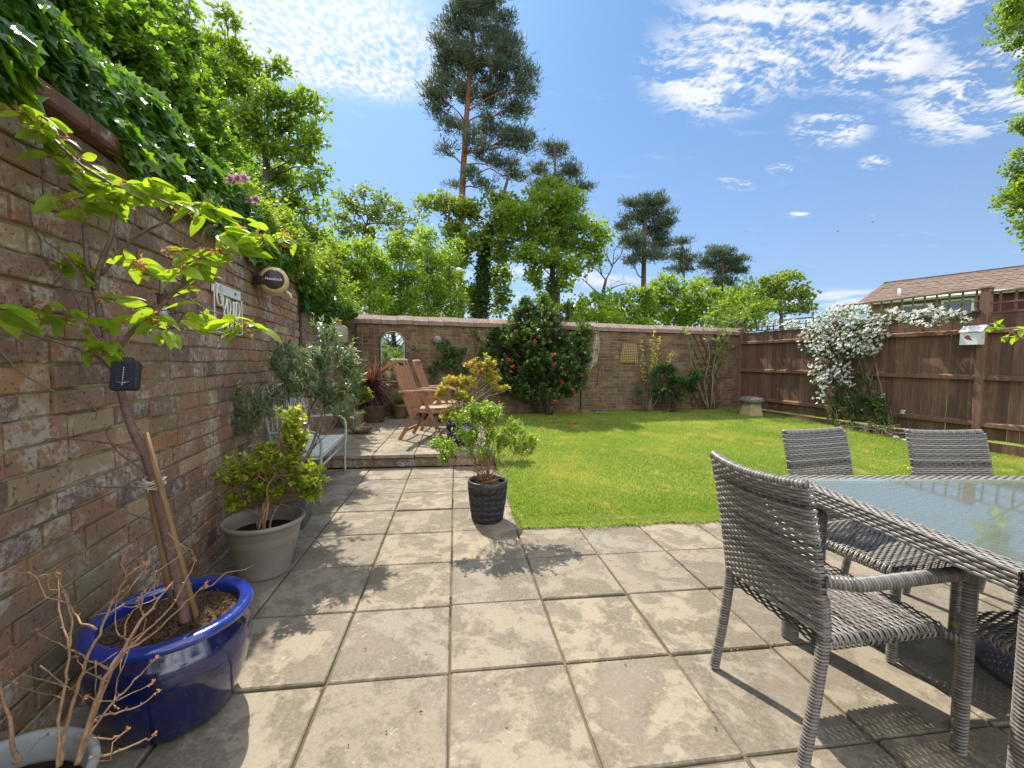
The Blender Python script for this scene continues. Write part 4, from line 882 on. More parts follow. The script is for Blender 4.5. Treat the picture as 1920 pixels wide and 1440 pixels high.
for k, (x, y, npet) in enumerate([(447, 334, 9), (482, 375, 6)]):
    c = dep(x, y, ddep(wlp(x, y))-.32); root = empty('clematis_bloom', c, ['larger double pink clematis bloom in the ivy', 'smaller pale pink clematis bloom below the larger one'][k], 'flower', 'pink blooms in the ivy')
    g = G()
    for q in range(3 if k == 0 else 2):
        cc = c + (_r*(q-1)*.045 + v3(0, 0, R.uniform(-.02, .02))); m = 26 if q else 20; D = rdir(m)+(-_fw)*.9; scatter(g, T_simple(.24), np.repeat(cc[None], m, 0), D, .042*R.uniform(.7, 1.1, m), R.rand(m)*.8+.1*q)
    g.build('petals', LF_PINK, root); g = G(); tube(g, wiggle(c, c-WN*.25-v3(0, 0, .12), 5, .08), .003, 4); g.build('stalk', M_TWIG, root, True)

# ================================================================== CHERRY IN THE BLUE POT
def pot(name, c, prof, mat, label, cat, group=None, soilr=.1, soilz=.3, soilm=None, inner=None, n=64, part='body'):
    root = empty(name, c, label, cat, group); g = G(); lathe(g, c, prof, n); g.build(part, mat, root, True)
    g = G(); soil(g, c, soilr, c[2]+soilz, amp=.014); g.build('soil', soilm or M_SOIL, root, True); return root
BP = v3(-.945, -.045, 0)
pt = pot('glazed_pot', BP, [(.001, .004), (.165, .004), (.178, .02), (.205, .10), (.226, .18), (.232, .235), (.222, .285), (.204, .308), (.203, .320), (.196, .322), (.198, .25)], M_GLAZE, 'large cobalt blue glazed pot holding the staked cherry tree', 'pot', soilr=.194, soilz=.305)
g = G(); lathe(g, BP, [(.2035, .3185), (.226, .321), (.234, .328), (.236, .342), (.230, .350), (.212, .352), (.196, .350), (.190, .343), (.194, .31)], 80); g.build('rim', M_SUNLIT_RIM, pt, True)
g = G(); n = 900; a = R.rand(n)*2*pi; q = .185*np.sqrt(R.rand(n)); scatter(g, T_diam(.12), np.stack([BP[0]+q*np.cos(a), BP[1]+q*np.sin(a), np.full(n, .312)], -1), rdir(n, .25), .010+.016*R.rand(n), R.rand(n)); 
n = 500; a = R.rand(n)*2*pi; q = .185*np.sqrt(R.rand(n)); scatter(g, (np.array([(-.5, -.4, 0), (.5, -.5, 0), (.4, .5, .0), (-.5, .4, 0), (0, 0, .6)]), np.array([(0, 1, 4), (1, 2, 4), (2, 3, 4), (3, 0, 4)])), np.stack([BP[0]+q*np.cos(a), BP[1]+q*np.sin(a), np.full(n, .309)], -1), rdir(n, .0), .004+.011*R.rand(n), R.rand(n))
g.build('bark_mulch', M_SOIL, pt)
ch = empty('cherry_tree', dep(345, 1150, 1.40), 'young cherry tree with lime green leaves staked in the blue pot', 'tree')
gw = G()
def wd_(x, y): return ddep(wlp(x, y))
def ct(pts, d0, d1, r0, r1, n=8):
    k = len(pts); D = np.linspace(d0, d1, k); P = [dep(x, y, min(dd, wd_(x, y)-.03)) for (x, y), dd in zip(pts, D)]; P = smooth_path(P, 5)
    tube(gw, P, np.linspace(r0, r1, len(P)), n); return P
ct([(348, 1165), (345, 1149), (338, 1110), (318, 1030), (302, 960), (288, 900), (271, 851), (251, 811), (238, 775), (230, 744), (220, 715), (213, 689), (204, 655), (199, 631), (190, 600), (183, 565), (178, 544)], 1.40, 1.36, .0160, .0092, 12)
BR = [ct(p, a, b, r0, r1, 7) for p, a, b, r0, r1 in [
    ([(178, 544), (169, 525), (164, 490), (160, 450), (157, 400), (156, 368), (140, 352), (128, 345)], 1.36, 1.33, .009, .0045),
    ([(178, 544), (184, 512), (194, 480), (205, 455), (210, 430), (215, 400)], 1.36, 1.34, .009, .006),
    ([(190, 515), (222, 478), (247, 450), (275, 432), (302, 420), (325, 405), (346, 395), (372, 382)], 1.36, 1.33, .0055, .003),
    ([(215, 665), (240, 630), (260, 610), (281, 597), (305, 570), (328, 547), (350, 528), (375, 506), (398, 490), (419, 478), (455, 470), (487, 461), (525, 452)], 1.36, 1.42, .0085, .0022),
    ([(344, 530), (349, 500), (353, 478), (366, 462), (378, 450), (386, 430), (408, 423)], 1.39, 1.40, .006, .004),
    ([(196, 640), (187, 634), (169, 606), (150, 572), (134, 540), (106, 512), (88, 490), (78, 478), (75, 450), (60, 420), (55, 380)], 1.36, 1.33, .0055, .002),
    ([(165, 530), (156, 519), (130, 490), (105, 466), (84, 450), (90, 420)], 1.36, 1.30, .004, .0015),
    ([(208, 690), (195, 680), (181, 669), (150, 655), (134, 650), (98, 638), (62, 628), (30, 615), (-5, 606)], 1.37, 1.16, .0055, .003),
    ([(272, 856), (245, 842), (219, 834), (165, 826), (119, 823), (91, 823)], 1.38, 1.30, .004, .0015),
    ([(276, 890), (250, 868), (222, 848), (206, 825), (200, 809), (209, 797)], 1.38, 1.34, .004, .002),
    ([(275, 915), (240, 914), (180, 913), (158, 909)], 1.38, 1.34, .0025, .001), ([(284, 975), (250, 965), (230, 958), (210, 950)], 1.38, 1.34, .0025, .001),
    ([(305, 880), (312, 850), (318, 825), (340, 805), (362, 790)], 1.40, 1.44, .002, .001),
    ([(198, 339), (175, 325), (152, 310), (125, 285), (100, 262), (81, 241), (60, 225)], 1.31, 1.22, .0055, .003),
    ([(346, 395), (300, 375), (255, 358), (220, 350), (198, 339)], 1.33, 1.31, .003, .0035),
    ([(328, 547), (355, 560), (385, 580), (420, 590), (450, 605)], 1.38, 1.42, .003, .0012), ([(344, 530), (300, 502), (270, 492), (245, 490)], 1.38, 1.36, .0025, .0012)]]
gw.build('trunk', M_CHERRYBARK, ch, True)
TC = T_long(.25, .26, 9, .22, .0)
CL = [(35, 215, 4), (70, 232, 4), (95, 250, 3), (90, 285, 3), (112, 300, 3), (135, 320, 4), (150, 302, 2), (168, 330, 3), (195, 345, 5), (212, 368, 6), (175, 380, 3), (150, 400, 3), (120, 375, 2), (240, 352, 3), (262, 365, 3), (290, 352, 4), (318, 372, 4), (345, 390, 4), (378, 385, 4), (398, 400, 3), (425, 440, 4), (455, 438, 4), (498, 445, 4), (535, 450, 4), (245, 492, 3), (262, 500, 2), (345, 500, 4), (372, 488, 4), (392, 480, 3), (415, 470, 3), (448, 468, 2), (130, 492, 3), (150, 505, 3), (172, 520, 3), (200, 560, 2), (-5, 582, 3), (40, 590, 1), (78, 582, 2), (128, 592, 3), (160, 612, 2), (178, 650, 3), (205, 655, 3), (262, 605, 4), (285, 598, 5), (305, 630, 3), (385, 580, 4), (418, 588, 5), (440, 605, 6), (462, 612, 3), (350, 600, 2), (365, 545, 2), (330, 470, 2), (415, 545, 2)]
gl, gb = G(), G()
for x, y, m in CL:
    dd = min(1.37, wd_(x, y)-.10); c = dep(x+R.uniform(-4, 4), y+R.uniform(-4, 4), dd+R.uniform(-.06, .03)); m = int(m*1.8)+2
    # leaves hang out and down, mostly to the right and towards the light
    a = R.uniform(-1.1, 1.1, m) + (math.pi if x < 40 and False else 0)
    D = np.cos(a)[:, None]*_r*R.choice([1, 1, -.55], m)[:, None] + np.sin(a)[:, None]*v3(sin(YAW), cos(YAW), 0)*.6 + v3(0, 0, -1)*R.uniform(-.2, .6, m)[:, None]
    P = c + R.normal(0, .012, (m, 3)); ok = np.ones(m, bool)
    for q_ in (0., .03, .055, .08): X_, Y_ = topx(P+nrm(D)*q_); ok &= ~((X_ > 392) & (X_ < 452) & (Y_ > 526) & (Y_ < 596))
    P, D, m = P[ok], D[ok], int(ok.sum())
    scatter(gl, TC, P, D, .068*R.uniform(.5, 1.4, m), np.clip(R.uniform(.35, 1., m), 0, 1), up=np.tile(v3(-.35, .3, .8), (m, 1)), roll=.35)
    for p_ in P: tube(gb, wiggle(c-v3(0, 0, .0), p_+v3(0, 0, .002), 3, .05), .0011, 3, .0, cap=False)
    if R.rand() < .75 and not (380 < x < 460 and 520 < y < 606):
        k = R.randint(14, 34); Q = c + R.normal(0, .014, (k, 3)); scatter(gb, T_simple(.25, .2), Q, rdir(k), .015*R.uniform(.6, 1.3, k), R.rand(k))
gl.build('leaves', LF_CHERRY, ch); gb.build('spent_blossom', LF_RUST, ch)
for k, (pts, lab, dd) in enumerate([([(368, 1155), (330, 1010), (296, 900), (273, 812)], 'longer wooden stake leaning against the right side of the cherry trunk', (1.36, 1.36)), ([(322, 1130), (305, 1040), (285, 935), (276, 905)], 'shorter wooden stake behind the cherry trunk', (1.46, 1.41))]):
    P = [dep(x, y, d) for (x, y), d in zip(pts, np.linspace(*dd, len(pts)))]; g = G(); P[1:-1] = [P[0]+(P[-1]-P[0])*t for t in np.linspace(0, 1, len(P))[1:-1]]
    tube(g, P, .0078, 12); tag(g.build('wooden_stake', M_STAKE, None, True, origin=P[0]), lab, 'stake', 'stakes of the cherry tree')
g = G(); c = dep(290, 905, 1.38)
for k in range(9):
    a = np.linspace(0, 2*pi, 16); r_ = .026+.006*R.rand(); Q = c + np.cos(a)[:, None]*_r*r_ + np.sin(a)[:, None]*v3(sin(YAW), cos(YAW), 0)*r_*.9 + v3(0, 0, 1)*((k-4)*.003+.006*np.sin(a*2+k))[:, None]; tube(g, Q, .0022, 5)
for k in range(6): tube(g, wiggle(c-_fw*.026, c-_fw*.03+_r*R.uniform(-.03, .03)+v3(0, 0, R.uniform(-.03, .015)), 4, .1), .0015, 4)
tag(g.build('twine_tie', simple('pale_twine', (.5, .46, .36), (.36, .33, .25), 90, .9, .1), None, True, origin=c), 'pale twine tying the cherry trunk to its stakes', 'twine')
# solar lamp clipped on the trunk
c = dep(236, 705, 1.315); root = empty('solar_lamp', c, 'small black solar lamp hanging on the cherry trunk', 'solar lamp'); nn = nrm(v3(.25, -.9, .28)); xx = nrm(np.cross(v3(0, 0, 1), -nn)); ax = np.array([xx, nn, np.cross(xx, nn)])
if ax[2][2] < 0: ax[2] = -ax[2]
g = G(); box(g, c, (.068, .032, .090), ax, .5, 0, .004); box(g, c+ax[2]*.052-ax[1]*.004, (.03, .022, .016), ax, .5, 0, .003); g.build('housing', M_BLACK, root)
g = G(); box(g, c+ax[1]*.0175, (.056, .003, .076), ax); g.build('panel', M_SOLAR, root)
g = G()
for q in np.linspace(-.032, .022, 8): box(g, c+ax[1]*.0195+ax[2]*q, (.0022, .001, .0045), ax)
for a in np.linspace(-.9, .9, 5): beam(g, c+ax[1]*.0195-ax[2]*.028, c+ax[1]*.0195-ax[2]*(.028-.006)+ax[0]*.018*a, .0018, .001)
g.build('contact_grid', M_SILVER, root)
# ---- bare shrub in the lower left pot
c = v3(-.955, -.64, 0); pt = pot('plastic_pot', c, [(.001, .003), (.13, .003), (.155, .2), (.166, .275), (.178, .278), (.182, .292), (.176, .303), (.166, .303), (.160, .29), (.155, .24)], M_OLDPOT, 'worn grey plastic pot with a bare shrub, cut by the lower left corner', 'pot', soilr=.155, soilz=.235, soilm=M_DARKSOIL)
sh = empty('bare_shrub', c+v3(0, 0, .23), 'leafless orange brown twiggy shrub in the lower left corner', 'shrub'); g = G(); tips = []
def z3p(x, y, d): return dep(x/2.667, 900+y/2.667, d)
for pts, r_ in [([(290, 1440), (300, 1200), (325, 1000), (345, 850), (355, 690), (320, 560), (290, 470)], .0042), ([(300, 1440), (330, 1250), (385, 1050), (440, 880), (510, 740), (570, 600), (640, 480), (730, 410)], .005), ([(385, 1420), (430, 1250), (520, 1000), (600, 870), (680, 740), (760, 640), (850, 525)], .0062),
                ([(400, 1400), (490, 1130), (590, 900), (700, 790), (850, 640), (920, 520), (985, 395)], .004), ([(600, 870), (760, 770), (900, 640), (1030, 520)], .0028), ([(345, 850), (300, 640), (290, 470)], .0028), ([(480, 750), (400, 700), (350, 620), (300, 500)], .0028), ([(430, 1300), (560, 1120), (680, 1000), (780, 890)], .0028),
                ([(440, 1390), (560, 1370), (700, 1310), (780, 1280)], .0032), ([(400, 1290), (560, 1290), (640, 1250)], .0026), ([(500, 1180), (600, 1160), (700, 1120), (800, 1055)], .0026), ([(560, 950), (480, 910), (340, 840), (170, 755)], .003), ([(540, 1010), (440, 960), (380, 890)], .002), ([(330, 1030), (200, 1000), (60, 960)], .002), ([(310, 1090), (180, 1060), (80, 1030)], .0018),
                ([(100, 1400), (70, 1340), (45, 1200), (0, 1050), (-30, 960)], .006), ([(60, 1420), (100, 1400), (200, 1300), (240, 1270)], .002), ([(640, 800), (590, 760), (575, 650), (600, 560)], .002), ([(720, 680), (700, 640), (690, 600)], .0026), ([(620, 780), (630, 700), (690, 620), (720, 560)], .0018), ([(480, 900), (480, 1080), (470, 1200)], .0018), ([(590, 1150), (570, 1100), (600, 950), (620, 860)], .002), ([(420, 1080), (540, 1110), (640, 1080), (770, 1015)], .0018), ([(210, 925), (330, 1030), (420, 1090)], .0016), ([(770, 600), (775, 520), (765, 470)], .0016), ([(0, 940), (40, 900), (60, 830)], .0016)]:
    D = np.linspace(.84, .84+.17*min(1, len(pts)/7), len(pts)) + R.uniform(-.02, .02); P = smooth_path([z3p(x, y, d) for (x, y), d in zip(pts, D)], 4); P += R.normal(0, .0012, P.shape)
    tube(g, P, np.linspace(r_*.82, r_*.32, len(P)), 7)
    for k in range(2, len(P), 3): tube(g, [P[k], P[k]+rdir(1, .6)[0]*.006], [r_*.5+.0006, .0006], 5)
    tips.append(P[-1])
    if R.rand() < .6:
        q = P[R.randint(len(P)//2, len(P))]; tube(g, wiggle(q, q+rdir(1, .8)[0]*R.uniform(.05, .12), 5, .1), [.0015, .0008], 5)
g.build('twigs', M_TWIG, sh, True); g = G()
for t_ in tips: k = 6; scatter(g, T_simple(.3), np.repeat(t_[None], k, 0), rdir(k, .5), .009*R.uniform(.5, 1.2, k), R.rand(k))
tag(g.build('dried_buds', LF_RUST, sh), kind='stuff')
# ---- taupe pot with the yellow green shrub
c = v3(-1.055, .915, 0); pt = pot('plastic_pot', c, [(.001, .003), (.125, .003), (.132, .012), (.130, .02), (.165, .16), (.188, .27), (.192, .276), (.191, .285), (.203, .290), (.210, .302), (.207, .316), (.198, .318), (.190, .308), (.186, .27), (.176, .2)], M_GREYPOT, 'taupe plastic pot with a rolled rim behind the large blue pot', 'pot', soilr=.176, soilz=.235, soilm=M_DARKSOIL)
sh = empty('photinia_shrub', c+v3(0, 0, .24), 'yellow green glossy shrub in the taupe pot', 'shrub'); B_ = [blob(*b, 2.52) for b in ((520, 870, 48, 34), (550, 845, 38, 28), (485, 900, 38, 32), (565, 905, 38, 30), (450, 900, 28, 26), (500, 930, 40, 22), (520, 935, 40, 20), (500, 860, 25, 20), (545, 800, 30, 25), (575, 930, 22, 18), (470, 950, 20, 20), (450, 945, 14, 20))]
bush(sh, c+v3(0, 0, .24), B_, LF_PHOT, M_TWIG, 9, 560, .08, 8, .034, T_simple(.34), .007, .0018, tint=(.1, 1.), outer=.6)
# ---- slate planter with the olive
c = v3(-1.19, 1.62, 0); root = empty('square_planter', c, 'tall dark slate planter half hidden behind the taupe pot', 'planter'); g = G(); ax = np.array([WN, WD, v3(0, 0, 1)])
P = []
for z, w_ in ((.0, .125), (.36, .165), (.36, .14), (.30, .135)): P += [c + WN*a*w_ + WD*b*w_ + v3(0, 0, z) for a, b in ((-1, -1), (1, -1), (1, 1), (-1, 1))]
g.add(P, [(k*4+i, k*4+(i+1) % 4, k*4+4+(i+1) % 4, k*4+4+i) for k in range(3) for i in range(4)]); g.build('body', M_PLANTER, root); g = G(); soil(g, c, .185, .31, 4); g.build('soil', M_DARKSOIL, root)
ol = empty('olive_shrub', c+v3(0, 0, .31), 'silvery narrow leaved olive arching over the metal bench', 'shrub')
B_ = [blob(*b) for b in ((600, 700, 40, 45, 3.1), (615, 650, 14, 30, 3.15), (645, 690, 22, 30, 3.1), (560, 740, 45, 40, 3.0), (610, 760, 40, 35, 3.0), (510, 780, 40, 40, 2.9), (470, 810, 30, 25, 2.85), (450, 770, 22, 22, 2.85), (640, 780, 30, 30, 2.95), (540, 690, 30, 30, 3.1), (660, 735, 22, 18, 3.1), (530, 720, 30, 30, 3.0), (670, 810, 16, 10, 2.9), (600, 630, 8, 16, 3.2))]
bush(ol, c+v3(0, 0, .31), B_, LF_OLIVE, M_GREYTWIG, 13, 400, .15, 13, .050, T_long(.12, .12, 4, .1, .0), .008, .0018, tint=(.0, 1.), outer=.55, up=.5, spread=.7, stem_to=.7)
# ---- black basket weave pot with the spirea
c = v3(.265, 1.575, 0); root = pot('woven_pot', c, [(.001, .003), (.108, .003), (.114, .01), (.132, .14), (.146, .27), (.150, .272), (.153, .29), (.150, .312), (.140, .314), (.134, .29)], M_DARKPOT, 'black basket patterned pot on the path beside the lawn', 'pot', soilr=.135, soilz=.27, soilm=M_DARKSOIL)
g = G(); nb_ = 15
for k in range(6):                                                # raised diagonal strap pattern
    z0, z1 = .014+k*.043, .014+(k+1)*.043
    for i in range(nb_):
        a0 = (i+.5*(k % 2))/nb_*2*pi; sgn = 1 if k % 2 else -1
        for q in (-.28, .0, .28):
            aa = a0+q*2*pi/nb_*.9; V = []
            for t in (0, .5, 1):
                z_ = z0+(z1-z0)*t; r_ = np.interp(z_, [.01, .14, .27], [.114, .132, .146])+.0042*(1-abs(t-.5)*1.0); an = aa+sgn*(t-.5)*2*pi/nb_*.75; V.append(c+v3(r_*cos(an), r_*sin(an), z_))
            tube(g, V, .0042, 5)
g.build('strapwork', M_DARKPOT, root, True)
sp_ = empty('spirea_shrub', c+v3(0, 0, .27), 'light airy spirea shrub in the black basket patterned pot', 'shrub')
B_ = [blob(*b) for b in ((830, 845, 18, 14, 2.95), (985, 840, 18, 26, 3.1), (912, 785, 48, 20, 3.1), (912, 800, 45, 22, 3.1), (880, 830, 35, 25, 3.0), (935, 835, 35, 28, 3.1), (905, 860, 40, 25, 3.05), (850, 855, 22, 20, 2.95), (960, 815, 20, 18, 3.1), (840, 870, 16, 12, 2.9), (965, 850, 16, 22, 3.1), (890, 790, 25, 15, 3.1), (865, 800, 16, 12, 3.0))]
bush(sp_, c+v3(0, 0, .27), B_, LF_SPIREA, M_TWIG, 46, 480, .10, 9, .025, T_simple(.36), .0028, .0013, tint=(.1, 1.), outer=.6, up=.9, stem_to=.9)
g = G(); 
for pts in ([(905, 905), (950, 870), (985, 825), (1005, 800)], [(905, 905), (960, 890), (1002, 865)]): P = smooth_path([dep(x, y, 3.05) for x, y in pts]); tube(g, P, [.002, .0009], 4)
g.build('stray_twig', M_TWIG, sp_, True)

# ================================================================== METAL BENCH
root = empty('metal_bench', WL(4.2, 0, .3), 'grey green metal garden bench with a lattice back against the left wall', 'bench')
bn0, bn1, bo0, bo1 = v3(-1.10, 2.06, 0), v3(-1.165, 3.12, 0), None, None
U_ = nrm(bn1-bn0); Nn = v3(U_[1], -U_[0], 0)                       # along the bench, towards the path
def BP_(u, o_, z): return bn0 + U_*u + Nn*o_ + v3(0, 0, z)
BL = np.linalg.norm(bn1-bn0); MT = M_METAL
for u_, s_ in ((0, -1), (BL, 1)):
    g = G(); P = smooth_path([BP_(u_, .0, 0), BP_(u_, .0, .25), BP_(u_, .012, .46), BP_(u_, 0, .56), BP_(u_, -.05, .605), BP_(u_, -.14, .615), BP_(u_, -.30, .605), BP_(u_, -.385, .60)], 6)
    tube(g, P, .0125, 12); tag(g.build('leg', MT, root, True))
    g = G(); P = smooth_path([BP_(u_, -.36, 0), BP_(u_, -.36, .38), BP_(u_, -.385, .60), BP_(u_, -.42, .80), BP_(u_, -.43, .93)], 6); tube(g, P, .0125, 12); lathe(g, BP_(u_, -.43, .93), [(.001, .026), (.010, .024), (.017, .012), (.015, 0)], 12); g.build('rear_leg', MT, root, True)
g = G()
for o_, z in ((.0, .385), (-.36, .385), (.0, .31)): tube(g, [BP_(0, o_, z), BP_(BL, o_, z)], .0095, 8)
for k in range(1, 3): tube(g, [BP_(BL*k/3, 0, .31), BP_(BL*k/3, 0, .385)], .006, 6)
for u_ in (0, BL): tube(g, [BP_(u_, 0, .385), BP_(u_, -.36, .385)], .0095, 8)
g.build('seat_frame', MT, root, True)
g = G()
for k in range(9): box(g, BP_(BL/2, -.02-k*.041, .402), (BL-.03, .034, .006), np.array([U_, Nn, v3(0, 0, 1)]), R.rand())
g.build('seat', M_WHITE, root)
g = G(); z0, z1 = .47, .86
for a_, b_ in (((0, -.405, z0), (BL, -.405, z0)), ((0, -.428, z1), (BL, -.428, z1))): tube(g, [BP_(*a_), BP_(*b_)], .009, 8)
nX = 9
for k in range(nX):
    u0, u1 = BL*k/nX, BL*(k+1)/nX
    tube(g, [BP_(u0, -.405, z0), BP_(u1, -.428, z1)], .0055, 6); tube(g, [BP_(u1, -.405, z0), BP_(u0, -.428, z1)], .0055, 6)
for k in range(7):
    a = np.linspace(0, 2*pi, 14); c = BP_(BL*(k+.5)/7, -.43, z1+.045); tube(g, c + np.cos(a)[:, None]*U_*.035 + np.sin(a)[:, None]*v3(0, 0, .035), .0045, 6)
tube(g, smooth_path([BP_(0, -.43, z1+.05), BP_(BL*.25, -.43, z1+.10), BP_(BL*.5, -.43, z1+.13), BP_(BL*.75, -.43, z1+.10), BP_(BL, -.43, z1+.05)], 6), .008, 8)
g.build('backrest', MT, root, True)

# ================================================================== THINGS ON THE LEFT WALL
# rope light sign
c0 = wlp(405, 560, .012); su = WD; sz = v3(0, 0, 1)
pA, pB = wlp(393, 532, .01), wlp(446, 558, .01); SW = (pB-pA) @ WD; sx0 = pA
def SP(u, z, off=.0): return v3(sx0[0], sx0[1], 0) + WD*u + v3(0, 0, z) + WN*off
sgn = empty('neon_sign', SP(.18, 1.55), 'unlit clear tube sign reading GY BAR with a white top plate on the left wall', 'sign')
ztop, zb = 1.665, 1.375
g = G(); box(g, SP(SW*.5+.0, ztop-.03, .012), (SW, .012, .062), np.array([WD, WN, v3(0, 0, 1)]), .5, 0, .003); g.build('plate', M_WHITE, sgn)
for u_ in (.12, .76): g = G(); box(g, SP(SW*u_, ztop-.03, .021), (.014, .006, .014), np.array([WD, WN, v3(0, 0, 1)])); g.build('screw', M_BLACK, sgn)
def stroke(g, pts, u0, z0, w, h, closed=False): 
    P = [SP(u0+x*w, z0+y*h, .030) for x, y in pts]; tube(g, smooth_path(P, 5), .0060, 7)
g = G(); 
def letters(g):
    # top row: G over the plate, then Y and BAR
    stroke(g, [(.95, .80), (.75, 1), (.3, 1), (.02, .7), (.02, .3), (.3, 0), (.8, 0), (1, .25), (1, .48), (.55, .48)], .015, 1.535, .085, .115)
    stroke(g, [(0, 1), (.12, .8), (.5, .52)], .075, 1.42, .085, .17); stroke(g, [(1, 1), (.88, .8), (.5, .52), (.5, .3), (.5, 0)], .075, 1.42, .085, .17)
    b0 = .165; bw = .058; bz, bh = 1.395, .185
    stroke(g, [(0, 0), (0, .33), (0, .66), (0, 1)], b0, bz, bw, bh); stroke(g, [(0, 1), (.6, .98), (.85, .76), (.55, .54), (.0, .52)], b0, bz, bw, bh); stroke(g, [(0, .52), (.7, .5), (1, .26), (.7, .02), (0, 0)], b0, bz, bw, bh)
    a0 = b0+.072; stroke(g, [(0, 0), (.25, .5), (.5, 1)], a0, bz, bw, bh); stroke(g, [(.5, 1), (.75, .5), (1, 0)], a0, bz, bw, bh); stroke(g, [(.2, .36), (.8, .36)], a0, bz, bw, bh)
    r0 = a0+.072; stroke(g, [(0, 0), (0, .5), (0, 1)], r0, bz, bw, bh); stroke(g, [(0, 1), (.7, .98), (1, .75), (.7, .5), (0, .48)], r0, bz, bw, bh); stroke(g, [(.35, .48), (.7, .24), (1, 0)], r0, bz, bw, bh)
letters(g); g.build('tube_lettering', M_ROPE, sgn, True)
g = G(); tube(g, smooth_path([SP(.0, ztop-.06, .022), SP(.0, 1.42, .022), SP(.02, zb, .022), SP(SW*.5, zb-.005, .022), SP(SW-.02, zb, .022), SP(SW, 1.42, .022), SP(SW, ztop-.06, .022)], 6), .004, 6); g.build('clear_frame', M_ROPE, sgn, True)
# hose reel
hc = wlp(513, 528, .13); hr = empty('hose_reel', hc, 'cream wall mounted hose reel with a dark round hub under the ivy', 'hose reel')
hz = nrm(CAM-hc); hn = nrm(-WD*.9 + WN*.25); hx = nrm(np.cross(v3(0, 0, 1), hn)); hax = np.array([hx, np.cross(hn, hx), hn])
g = G(); lathe(g, hc, [(.001, -.09), (.075, -.09), (.095, -.075), (.104, -.04), (.106, .02), (.099, .07), (.086, .095), (.070, .105), (.001, .105)], 40, ax=hax); box(g, hc-hax[1]*.080-hn*.02+hx*.02, (.175, .045, .12), hax, .5, 0, .02); g.build('drum', M_CREAM, hr, True)
g = G(); lathe(g, hc+hn*.106, [(.070, -.01), (.072, .006), (.064, .016), (.001, .02)], 36, ax=hax); beam(g, hc+hn*.108, hc+hn*.108-hx*.13-hax[1]*.02, .06, .02, hn); g.build('hub', M_BROWNP, hr, True)
g = G(); box(g, hc-hx*.125-WN*.03, (.04, .16, .1), hax, .5, 0, .01); g.build('bracket', M_BLACK, hr)
g = G(); tube(g, smooth_path([hc+hx*.085-hax[1]*.08+hn*.05, hc+hx*.11-hax[1]*.10+hn*.06, hc+hx*.115-hax[1]*.125+hn*.06]), .011, 8); g.build('hose_end', M_CREAM, hr, True)
tc = bpy.data.curves.new('reel_lettering', 'FONT'); tc.body = 'Hozelock'; tc.size = .029; tc.align_x = 'CENTER'; tc.align_y = 'CENTER'; tc.extrude = .0006; tc.materials.append(M_WHITE)
to0 = bpy.data.objects.new('reel_lettering_curve', tc); COL.objects.link(to0); bpy.context.view_layer.update()
lme = bpy.data.meshes.new_from_object(to0.evaluated_get(bpy.context.evaluated_depsgraph_get())); bpy.data.objects.remove(to0); lme.name = 'reel_lettering'
to = bpy.data.objects.new('reel_lettering', lme); COL.objects.link(to); to.parent = hr
q = hn*.1275; to.matrix_local = mathutils.Matrix(((hx[0], hax[1][0], hn[0], q[0]), (hx[1], hax[1][1], hn[1], q[1]), (hx[2], hax[1][2], hn[2], q[2]), (0, 0, 0, 1)))
# rusty wire lantern
lc = wlp(305, 560, .10); ln = empty('wire_lantern', lc, 'rusty geometric wire lantern hanging on the left wall behind the cherry', 'lantern')
g = G(); tube(g, smooth_path([lc+v3(0, 0, .02)-WD*.02, lc+v3(0, 0, .075)-WD*.018, lc+v3(0, 0, .092), lc+v3(0, 0, .075)+WD*.018, lc+v3(0, 0, .02)+WD*.02]), .0022, 6); tube(g, [lc+v3(0, 0, .09), lc+v3(0, 0, .11)-WN*.1], .003, 6); g.build('handle', M_RUST, ln, True)
g = G(); lathe(g, lc, [(.026, .022), (.028, .02), (.020, .014), (.020, -.02), (.023, -.022)], 16); g.build('cap', M_RUST, ln, True)
g = G(); ring = lambda z, r_, ph: [lc+v3(0, 0, z)+(WD*cos(a)+WN*sin(a))*r_ for a in np.arange(6)/6*2*pi+ph]
A, B_, C_ = ring(-.022, .022, 0), ring(-.055, .072, 0), ring(-.125, .042, .52)
for i in range(6):
    for a_, b_ in ((A[i], B_[i]), (B_[i], B_[(i+1) % 6]), (B_[i], C_[i]), (B_[(i+1) % 6], C_[i]), (C_[i], C_[(i+1) % 6])): tube(g, [a_, b_], .0018, 5)
g.build('wire_cage', M_RUST, ln); g = G(); tube(g, [lc+v3(0, 0, -.03), lc+v3(0, 0, -.09)], [.012, .02], 12); g.build('bulb', m_glossy('bulb_glass', (.5, .5, .48), .05, 0, .7, .5), ln, True)
# carved dark wood panel, bracket, bell, plaque, hook of string
a_, b_ = wlp(567, 583, .02), wlp(567, 650, .02); c = (a_+b_)/2; root = empty('carved_panel', c, 'narrow dark carved wooden panel on the left wall', 'wall panel'); g = G(); H_ = a_[2]-b_[2]
box(g, c, (.20, .02, H_), np.array([WD, WN, v3(0, 0, 1)]), .5, 0, .006); g.build('board', M_BARK, root)
g = G()
for k in range(60):
    u, z = R.uniform(-.085, .085), R.uniform(-.46, .46)*H_; P = [c+WD*u+WN*.013+v3(0, 0, z), c+WD*(u+R.uniform(-.02, .02))+WN*.019+v3(0, 0, z+.03), c+WD*(u+R.uniform(-.03, .03))+WN*.012+v3(0, 0, z+.07)]
    P = [q for q in P if abs(q[2]-c[2]) < H_/2]
    if len(P) > 1: tube(g, P, .006, 5)
g.build('carving', simple('worn_carving', (.30, .25, .23), (.12, .09, .08), 60, .8, .2), root)
bc = wlp(627, 588, .06); q0, q1 = wlp(586, 602, .01), wlp(586, 585, .02); root = empty('hanging_bracket', q0, 'black curved iron bracket carrying the bottle bell', 'bracket'); g = G(); arm_end = q1+WN*.30+v3(0, 0, .01)
